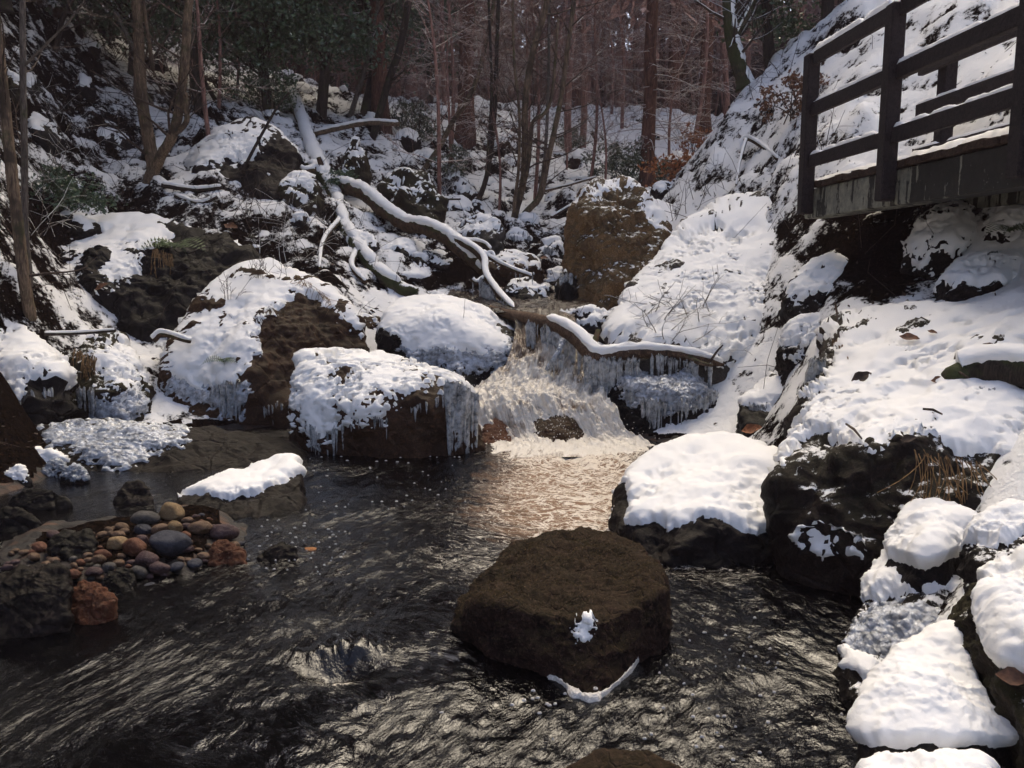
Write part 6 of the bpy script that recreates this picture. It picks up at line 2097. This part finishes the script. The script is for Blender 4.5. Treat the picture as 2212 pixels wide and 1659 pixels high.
# ------------------------------------------------------------------ litter, twigs and leaves
def surface_points(n, seed, box, dens):
    """random ground points with a density function of (x, y, z)"""
    rg = np.random.default_rng(seed)
    X = rg.uniform(box[0], box[1], n)
    Y = rg.uniform(box[2], box[3], n)
    z = ground_full(np.column_stack([X, Y]))[0]
    P = np.column_stack([X, Y, z])
    keep = (rg.random(n) < dens(P)) & (z > 0.12)
    pp = proj(P)
    keep &= (pp[:, 0] > -300) & (pp[:, 0] < 2500) & (pp[:, 1] > -300)
    return P[keep], rg


def litter():
    def dens(P):
        cl = fbm(P * 0.8 + 3, 3)
        d = np.clip(0.40 + cl * 1.1, 0.03, 1)
        d = d * np.where(P[:, 0] > 1.5, 0.55, 1.0)
        d *= np.clip(9.0 / P[:, 1], 0.2, 1.0)
        return d
    P, rg = surface_points(80000, 9, (-16, 12, 5, 33), dens)
    n = len(P)
    mb = MB()
    A = rg.normal(size=(n, 3)) * np.array([1, 1, .5])
    B = rg.normal(size=(n, 3)) * np.array([1, 1, .6])
    A /= np.linalg.norm(A, axis=1)[:, None]
    B -= A * (A * B).sum(1)[:, None]
    B /= np.linalg.norm(B, axis=1)[:, None]
    s = rg.uniform(0.014, 0.045, n)[:, None] * np.clip(P[:, 1:2] / 11, 0.7, 1.8)
    C = P + np.array([0, 0, .03]) + rg.normal(0, .012, (n, 3))
    mb.quads(C, A * s * .55, B * s)
    o = mb.build('leaf_litter', M['litter'], (0, 0, 0), smooth=False)
    tag(o, kind='stuff')
    # dead stalks and fallen twigs poking through the snow
    P, rg = surface_points(5200, 12, (-15, 10, 5.5, 30), dens)
    mb = MB()
    rnd = random.Random(3)
    for p in P:
        a = rnd.uniform(0, 6.28)
        L = rnd.uniform(.15, .6) * (1 + p[1] / 30)
        up = rnd.choice([0.1, 0.15, 0.3, 0.9, 1.3])
        d = np.array([math.cos(a), math.sin(a), up])
        q = p + d * L * .5 + np.array([rnd.gauss(0, .05), rnd.gauss(0, .05), .04])
        e = p + d * L + np.array([rnd.gauss(0, .1), rnd.gauss(0, .1), -.02])
        r = 0.0024 * (0.8 + p[1] / 13)
        mb.tube(np.array([p, q, e]), [r, r * .8, r * .4], 3, False)
    o = mb.build('ground_twigs', M['twig'], (0, 0, 0))
    tag(o, kind='stuff')


litter()


def bramble(label, px, py, Y, spread, n, seed, mat='twig', h=1.2, r=0.006, group=None, cat='bramble', lean=0.0):
    rnd = random.Random(seed)
    p = ground_at(px, py, max(3, Y - 4), Y + 6)
    t = tag(empty('bare_bramble', p), label, cat, group)
    mb = MB()
    for k in range(n):
        b = p + np.array([rnd.gauss(0, spread * .35), rnd.gauss(0, spread * .35), -0.05])
        a = rnd.uniform(0, 6.28)
        d = np.array([math.cos(a) * .55 + lean, math.sin(a) * .55, rnd.uniform(.5, 1.2)])
        grow(mb, b, d, h * rnd.uniform(.5, 1.3), r, 1, rnd, sides=4, wig=0.22, up=-0.14, kids=5, spread=0.9, kscale=0.45, minr=0.0022)
    mb.build('twigs', M[mat], None, t, stuff=True)


for k, (px, py, Y, sp, n, h, lb) in enumerate([
    (130, 330, 12.5, 0.9, 10, 1.3, 'tangle of thin bare stems on the left hillside by the dark jutting rock'), (230, 380, 12.5, 0.9, 10, 1.3, 'bare bramble arching left of the forked tree'),
    (420, 250, 15.5, 1.0, 12, 1.4, 'bare bramble right of the forked tree, above the hill boulder'), (60, 500, 9.5, 0.5, 7, 0.9, 'leafy dark bramble between the paired trunks and the overhung boulder'),
    (560, 190, 19.0, 1.3, 14, 1.6, 'dark bare thicket left of the broken tree top'), (480, 470, 11.8, 0.8, 10, 0.7, 'bare twigs scattered below the hill boulder'),
    (640, 560, 10.6, 0.7, 10, 0.8, 'dead brushwood on the bank behind the peaked boulder'), (600, 500, 11.4, 0.6, 9, 0.8, 'dead brushwood under the leaning mossy bough'),
    (880, 300, 19.0, 1.0, 10, 1.3, 'bare thicket right of the black slanting trunk'), (1290, 300, 22, 1.2, 12, 1.4, 'bare thicket on the snow right of the sapling clump'),
    (1010, 290, 22.0, 1.0, 10, 1.4, 'bare thicket behind the twin thin saplings'), (1480, 300, 17.5, 0.9, 10, 1.2, 'bare reddish thicket beside the orange beech'),
    (950, 420, 15.5, 0.6, 8, 0.8, 'low bare twigs at the foot of the curved sapling'), (1560, 420, 11.4, 0.5, 7, 0.6, 'sparse bare twigs on the snow beside the walkway end'),
    (1480, 470, 12.5, 0.5, 7, 0.7, 'sparse bare twigs above the great slab'), (1800, 330, 9.6, 0.5, 8, 0.7, 'brown bare twigs on the slope behind the walkway'),
    (1690, 190, 12.6, 0.9, 10, 0.9, 'brown tangle on the crest of the right slope'), (220, 120, 16, 1.1, 12, 1.6, 'bare dark thicket high on the left hillside'),
    (90, 420, 10.5, 0.6, 8, 1.0, 'thin bare stems above the dark hollow on the left'), (1200, 280, 23, 1.2, 12, 1.5, 'bare thicket behind the sapling clump'),
    (820, 250, 23, 1.3, 12, 1.6, 'bare snowy thicket below the hollies'), (1370, 270, 26, 1.4, 12, 1.7, 'bare thicket in front of the far conifers, right')]):
    bramble(lb, px, py, Y, sp, n, 700 + k, 'twig' if k % 3 else 'twig_snow', h, 0.006 if Y < 14 else 0.008)

# brushwood caught on the lower lip of the great slab
bp = hit('slab', 1470, 700, 8.2)
t = tag(empty('brushwood', bp), 'snow-laden tangle of twigs caught on the lower lip of the great slab', 'brushwood')
mb = MB()
rnd = random.Random(31)
for k in range(46):
    x, y = 1395 + rnd.random() * 165, 650 + rnd.random() * 110
    p = hit('slab', x, y, 8.2) + np.array([0, -.03, .03])
    a = rnd.uniform(-.8, 1.4)
    grow(mb, p, (math.cos(a) * (1 if k % 2 else -1), -0.35, math.sin(a) * .8), rnd.uniform(.15, .5), 0.006, 1, rnd, 4, .25, -.05, 3, .8, .5)
mb.build('twigs', M['twig_snow'], None, t, stuff=True)


def dead_leaf(p, s, mat, label, seed, cat='leaf', up=0.7):
    rg = np.random.default_rng(seed)
    u = np.linspace(-1, 1, 7)
    v = np.linspace(-1, 1, 4)
    Uu, Vv = np.meshgrid(u, v, indexing='ij')
    wid = (1 - np.abs(Uu) ** 1.7) * 0.5 * (1 + 0.2 * np.sin(Uu * 14))
    P = np.stack([Uu, Vv * wid, 0.35 * (Vv * wid) ** 2 * 2 + 0.14 * np.sin(Uu * 2.4)], -1).reshape(-1, 3) * s
    a = rg.uniform(-.6, .6)
    c, d = math.cos(a), math.sin(a)
    P = P @ np.array([[c, d, 0], [-d, c, 0], [0, 0, 1]])
    P = P @ np.array([[1, 0, 0], [0, up, (1 - up * up) ** .5], [0, -(1 - up * up) ** .5, up]])
    i = np.arange(6)[:, None] * 4
    j = np.arange(3)[None]
    Q = np.stack([i + j, i + j + 1, i + 5 + j, i + 4 + j], -1).reshape(-1, 4)
    tag(add('dead_leaf', P + p, Q, None, M[mat], np.asarray(p)), label, cat)


for k, (px, py, key, Y, s, mt, lb) in enumerate([
    (1622, 931, None, 6.2, 0.085, 'leaf_orange', 'bright orange curled leaf in the dark gully beneath the snow tongue'), (2017, 838, 'rbank', 4.5, 0.045, 'leaf_brown', 'small brown leaf on the upper right of the right bank snow'),
    (1955, 745, 'rbank', 5.0, 0.06, 'leaf_brown', 'dark brown leaf sunk in the right bank snow, the largest there'), (2004, 733, 'rbank', 5.0, 0.03, 'leaf_brown', 'little dark leaf right of the largest sunken one on the right bank'),
    (2118, 768, 'rbank', 4.7, 0.05, 'leaf_brown', 'ragged red-brown leaf lying on the snow above the icy log'), (1852, 830, 'rbank', 5.1, 0.07, 'litter', 'black leaf clump in the snow right of the root-hung stump'),
    (1960, 825, 'rbank', 4.7, 0.04, 'litter', 'dark leaf half buried in the middle of the right bank'), (1950, 965, 'rbank', 4.1, 0.04, 'litter', 'dark leaf low on the right bank snow'),
    (2165, 1480, 'faced', 2.1, 0.05, 'leaf_brown', 'rust leaf stuck between the snow cushion and the tall snow-faced rock'), (112, 812, None, 7.4, 0.05, 'leaf_brown', 'brown leaf on the snowy bank by the paired trunks'),
    (225, 628, 'overhung', 9.6, 0.08, 'leaf_brown', 'purple-brown leaf on the snow of the overhung boulder'), (500, 492, None, 11.0, 0.12, 'leaf_brown', 'brown bare patch of leaf on the snow of the mossy block'),
    (1175, 560, None, 10.5, 0.06, 'leaf_brown', 'brown leaf caught in the fork of the fallen log')]):
    p = hit(key, px, py, Y) if key else at(px, py, min(Y, ground_at(px, py)[1] - .05))
    if lb.startswith('bright'):
        p = at(px, py, Y)
    dead_leaf(p + np.array([0, -.05, .05]) * (1 if key else .4), s, mt, lb, k)
for k, (x0, y0, x1, y1, lb) in enumerate([(1980, 910, 2022, 922, 'short black twig lying on the right bank, the lowest'), (2046, 828, 2078, 842, 'short black twig lying on the right bank beside the icy log'),
                                          (2050, 800, 2058, 780, 'forked twig standing in the right bank snow'), (1818, 940, 1850, 974, 'thin twig aslant at the lower left edge of the bank snow'),
                                          (1795, 680, 1803, 715, 'short twig upright on the crest of the right bank')]):
    a, b = hit('rbank', x0, y0, 4.6), hit('rbank', x1, y1, 4.6)
    mb = MB()
    off = np.array([0, -.05, .07])
    mb.tube(np.array([a + off, (a + b) / 2 + off + [0, 0, .01], b + off]), [.006, .007, .004], 5)
    tag(mb.build('fallen_twig', M['twig']), lb, 'twig')


def strands(name, label, line, n, lmin, lmax, Y, mat, seed, key=None, r=0.0025, cat='grass tuft', fan=0.12, pull=0.04):
    rnd = random.Random(seed)
    L = np.array(line, float)
    seg = np.r_[0, np.cumsum(np.linalg.norm(np.diff(L, axis=0), axis=1))]
    mb = MB()
    for k in range(n):
        s = rnd.uniform(0, seg[-1])
        x, y = np.interp(s, seg, L[:, 0]), np.interp(s, seg, L[:, 1]) + rnd.uniform(-6, 6)
        p = hit(key, x, y, Y) if key else at(x, y, Y)
        p = p + np.array([0, -pull, .02])
        ln = rnd.uniform(lmin, lmax)
        dx = rnd.gauss(0, fan)
        P = np.array([p, p + [dx * .3, -.04, -.25 * ln], p + [dx * .8, -.05, -.65 * ln], p + [dx * 1.3, -.03, -ln]])
        mb.tube(spline(P, 7), np.linspace(r, r * .5, 7), 3, False)
    o = mb.build(name, M[mat])
    return tag(o, label, cat, None, 'stuff') if False else tag(o, label, cat)


strands('dead_grass', 'brown root tuft hanging over ice at the left end of the right bank', [(1782, 735), (1800, 745), (1815, 770)], 90, 0.2, 0.62, 5.5, 'grass_dead', 1, 'rbank', 0.0035, fan=0.03, pull=0.12)
strands('dead_grass', 'long pale grass stalks drooping over the dark front of the right bank', [(1935, 965), (1985, 975), (2040, 985), (2080, 990)], 34, 0.15, 0.5, 3.8, 'grass_dead', 2, 'rbank', 0.0028, fan=0.08, pull=0.16)
strands('dead_roots', 'brown roots dangling from the left end of the bank boulder', [(170, 760), (200, 768), (222, 775)], 60, 0.2, 0.6, 7.6, 'grass_dead', 3, 'root', 0.004, 'roots', 0.05, pull=0.1)
strands('dead_grass', 'rust-brown grass hanging in the black hollow beside the overhung boulder', [(340, 545), (365, 550), (385, 560)], 70, 0.3, 0.8, 9.4, 'grass_dead', 4, 'overhung', 0.004, fan=0.06, pull=0.14)
strands('dead_grass', 'dry grass whiskers along the right shoulder of the peaked boulder', [(640, 600), (680, 625), (720, 660)], 60, 0.06, 0.2, 8.8, 'grass_dead', 5, 'pyramid', 0.003, fan=0.1)
icicle_row(ROCK['rbank'][0], [(1745, 800), (1765, 800), (1790, 830)], 30, 0.25, 0.6, 0.018, Y=[5.25, 5.3, 5.2], power=.7, pull=0.05)


def fern(label, p, s, mat, seed, n=4):
    rnd = random.Random(seed)
    t = tag(empty('fern', p), label, 'fern')
    for k in range(n):
        a = -1.2 + 2.4 * k / max(1, n - 1) + rnd.uniform(-.2, .2)
        u = np.linspace(0, 1, 14)
        P = np.column_stack([np.sin(a) * u * s, -0.35 * u * s, (0.75 * u - 0.95 * u * u) * s]) + p
        mb = MB()
        mb.tube(P, np.linspace(.004, .001, 14), 3, False)
        tg = np.gradient(P, axis=0)
        tg /= np.linalg.norm(tg, axis=1)[:, None]
        sd = np.cross(tg, [0, -.5, 1.0])
        for sg in (1, -1):
            w = (0.30 * s * np.sin(np.clip(u * 1.05 + .08, 0, 1) * math.pi) ** 0.8)[:, None]
            mb.quads(P + sg * sd * w * .5, tg * s * 0.022, sg * sd * w * .5)
        mb.build('frond', M[mat], None, t, smooth=False)


fern('small green fern sprouting through the snow of the peaked boulder', hit('pyramid', 488, 790, 7.9) + np.array([0, -.05, .05]), 0.22, 'fern', 1, 3)
fern('dark fern hanging at the top of the black hollow under the overhung boulder', hit('overhung', 385, 545, 9.6) + np.array([0, -.1, .05]), 0.5, 'fern', 2, 5)
fern('fern poking from the snowy boulder beneath the walkway', at(2180, 500, 6.0), 0.25, 'fern', 3, 4)
for k, (px, py, key, Y, lb) in enumerate([(565, 605, 'pyramid', 9.2, 'sparse upright stalks on top of the peaked boulder'), (520, 650, 'pyramid', 8.6, 'thin dry sprig on the snow face of the peaked boulder')]):
    p = hit(key, px, py, Y)
    t = tag(empty('dry_stalks', p), lb, 'stalks')
    mb = MB()
    rnd = random.Random(60 + k)
    for q in range(14 - 7 * k):
        grow(mb, p + np.array([rnd.gauss(0, .13), 0, 0.0]), (rnd.gauss(0, .35), -.1, 1), rnd.uniform(.12, .34), .0028, 1, rnd, 3, .2, 0, 3)
    mb.build('twigs', M['twig'], None, t, stuff=True)



def moss(key, n, L, seed, lo=0.2, mats=('moss_olive', 'moss_straw')):
    o, V, Q = ROCK[key]
    rg = np.random.default_rng(seed)
    nb = vnormals(V, Q)
    c = V[Q].mean(1)
    area = np.linalg.norm(np.cross(V[Q[:, 2]] - V[Q[:, 0]], V[Q[:, 3]] - V[Q[:, 1]]), axis=1)
    nn = nb[Q[:, 0]]
    w = area * np.clip((nn[:, 2] - lo) / 0.4, 0, 1) * (c[:, 2] > 0.06) * np.clip(0.6 + fbm(c * 7 + seed, 3), 0.05, 2)
    for k, mt in enumerate(mats):
        f = rg.choice(len(Q), n if k == 0 else n // 6, p=w / w.sum())
        a, b = rg.random(len(f))[:, None], rg.random(len(f))[:, None]
        P = V[Q[f, 0]] * (1 - a) * (1 - b) + V[Q[f, 1]] * a * (1 - b) + V[Q[f, 2]] * a * b + V[Q[f, 3]] * (1 - a) * b
        d = nn[f] * 0.5 + rg.normal(0, 0.75, (len(f), 3))
        d /= np.linalg.norm(d, axis=1)[:, None]
        s = np.cross(d, rg.normal(size=(len(f), 3)))
        s /= np.linalg.norm(s, axis=1)[:, None]
        ln = L * rg.uniform(.4, 1.5, len(f))[:, None]
        wd = 0.0014 if k == 0 else 0.0009
        T = np.stack([P - s * wd - d * .002, P + s * wd - d * .002, P + d * ln], 1).reshape(-1, 3)
        add('moss', T, None, np.arange(len(T)).reshape(-1, 3), M[mt], None, o, smooth=False, stuff=True)


M['moss_olive'] = m_leaf('moss_olive', (0.024, 0.017, 0.009), (0.058, 0.042, 0.018), 0.8, 0.1)
M['moss_straw'] = m_leaf('moss_straw', (0.11, 0.062, 0.034), (0.20, 0.125, 0.075), 0.8, 0.1)
moss('brown', 24000, 0.0065, 1)
moss('pyramid', 9000, 0.02, 2, -0.4)

# icy log in the right bank
lift = min(hit('rbank', x, 812, 4.3)[1] - y for x, y in ((2085, 4.4), (2150, 4.3), (2230, 4.15)))
P = path3([(2056, 835, 4.35 + lift), (2085, 812, 4.4 + lift), (2150, 800, 4.3 + lift), (2230, 805, 4.15 + lift), (2330, 820, 3.95 + lift)], 30)
o = tube_obj('icy_log', P, np.interp(np.linspace(0, 1, 30), [0, .1, 1], [.05, .085, .095]), M['bark_dark'], None, 14, bumpy=0.2)
tag(o, 'black log end glazed with ice sticking out of the right bank', 'log')
snow_strip('snow', P + np.array([0, 0.02, 0]), .088, o, .05, 3, 0, 1.1, start=0.25)
icicle_row(o, [(2068, 862), (2100, 850), (2140, 850)], 16, .06, .22, .012, Y=[4.27 + lift, 4.27 + lift, 4.22 + lift], pull=.06)

# ------------------------------------------------------------------ froth and spray
def froth_band():
    L = np.array([on_level(1278 + (x - 1278) * 1.04, y + 20)[:2] for x, y in [(1128, 1388), (1150, 1408), (1180, 1432), (1215, 1458), (1248, 1482), (1280, 1490), (1312, 1476), (1345, 1446), (1370, 1415), (1388, 1385)]])
    q = spline(np.column_stack([L, np.zeros(len(L))]), 120)
    u = np.linspace(0, 1, 120)
    w = 0.013 * np.sin(np.clip(u * 1.05, 0, 1) * math.pi) ** .5 * np.clip(1 + 1.1 * fbm(q * 14, 4, .65), .15, 2.6) * np.where(u < .6, 1.25, .8)
    tg = np.gradient(q, axis=0)
    tg /= np.linalg.norm(tg, axis=1)[:, None]
    nn = np.column_stack([tg[:, 1], -tg[:, 0], tg[:, 2]])
    m = 7
    V = np.zeros((120, m, 3))
    for j in range(m):
        a = j / (m - 1) * 2 - 1
        V[:, j] = q + nn * (a * w)[:, None] + np.array([0, 0, 1]) * (0.022 * np.sqrt(max(0, 1 - a * a)) * (1 + .4 * fbm(q * 60 + j, 2)) - .004)[:, None]
    i = np.arange(119)[:, None] * m
    j = np.arange(m - 1)[None]
    Q = np.stack([i + j, i + j + 1, i + m + j + 1, i + m + j], -1).reshape(-1, 4)
    tag(add('foam', V.reshape(-1, 3), Q, None, M['foam'], (0, 0, 0)), kind='stuff')


froth_band()


def bubbles():
    rg = np.random.default_rng(14)
    mb = MB()
    spots = [(1510 + rg.normal(0, 190), 1560 + rg.normal(0, 60), rg.uniform(1.5, 5.5)) for _ in range(26)]
    spots += [(1160 + rg.uniform(-30, 60), 1500 + rg.uniform(-15, 60), rg.uniform(3, 6)) for _ in range(8)]
    spots += [(rg.uniform(660, 1010), rg.uniform(985, 1110), rg.uniform(.7, 2.2)) for _ in range(45)]
    spots += [(rg.uniform(1420, 1700), rg.uniform(1300, 1480), rg.uniform(.8, 2.6)) for _ in range(30)]
    spots += [(rg.uniform(560, 760), rg.uniform(1120, 1240), rg.uniform(.8, 2.4)) for _ in range(60)]
    a = np.arange(10) * 2 * math.pi / 10
    for x, y, s in spots:
        c = on_level(x, y, 0.010)
        r = s / F * c[1]
        st = rg.uniform(.5, 1.0)
        ring = np.column_stack([np.cos(a) * r * (1.0 if s > 4 else 1.7), np.sin(a) * r * st, a * 0])
        rings = []
        for f, z in ((1.0, -.006), (.85, .0035), (.6, .0045), (.42, -.004)) if s > 4 else ((1.0, -.006), (.7, .004), (.3, .006)):
            rings.append(c + ring * f * (1 + rg.normal(0, .06, (10, 1))) + np.array([0, 0, z * .6]))
        V = np.concatenate(rings)
        m = len(rings)
        i = np.arange(m - 1)[:, None] * 10
        j = np.arange(10)[None]
        Q = np.stack([i + j, i + (j + 1) % 10, i + 10 + (j + 1) % 10, i + 10 + j], -1).reshape(-1, 4)
        mb.put(V, Q, [] if s > 4 else [((m - 1) * 10, (m - 1) * 10 + k, (m - 1) * 10 + k + 1) for k in range(1, 9)])
    # spray thrown up by the fall
    V0, Q0 = cube_sphere(1)
    for k in range(900):
        t = rg.random()
        x, y, Y = (rg.normal(1150, 70), rg.normal(845, 26), 7.6) if t < .5 else (rg.normal(1200, 95), rg.normal(935, 26), 7.05)
        c = at(x, y, Y - rg.uniform(0, .25))
        mb.put(c + V0 * rg.uniform(.002, .008), Q0)
    tag(mb.build('foam', M['foam'], (0, 0, 0)), kind='stuff')


bubbles()

# ------------------------------------------------------------------ haze in the wood: one closed box of thin air round everything
def haze():
    t = NT('haze')
    v = t.n('ShaderNodeVolumePrincipled')
    v.inputs['Color'].default_value = (0.94, 0.74, 0.82, 1)
    v.inputs['Density'].default_value = 0.0016
    t.l(v.outputs[0], t.out.inputs['Volume'])
    b = 112.0
    z0, z1 = -3.0, 62.0
    V = np.array([(x, y, z) for z in (z0, z1) for y in (-b, b) for x in (-b, b)])
    Q = [(0, 2, 3, 1), (4, 5, 7, 6), (0, 1, 5, 4), (2, 6, 7, 3), (0, 4, 6, 2), (1, 3, 7, 5)]
    o = add('haze', V, Q, None, t.m, (0, 0, 0), smooth=False)
    tag(o, kind='stuff')


haze()
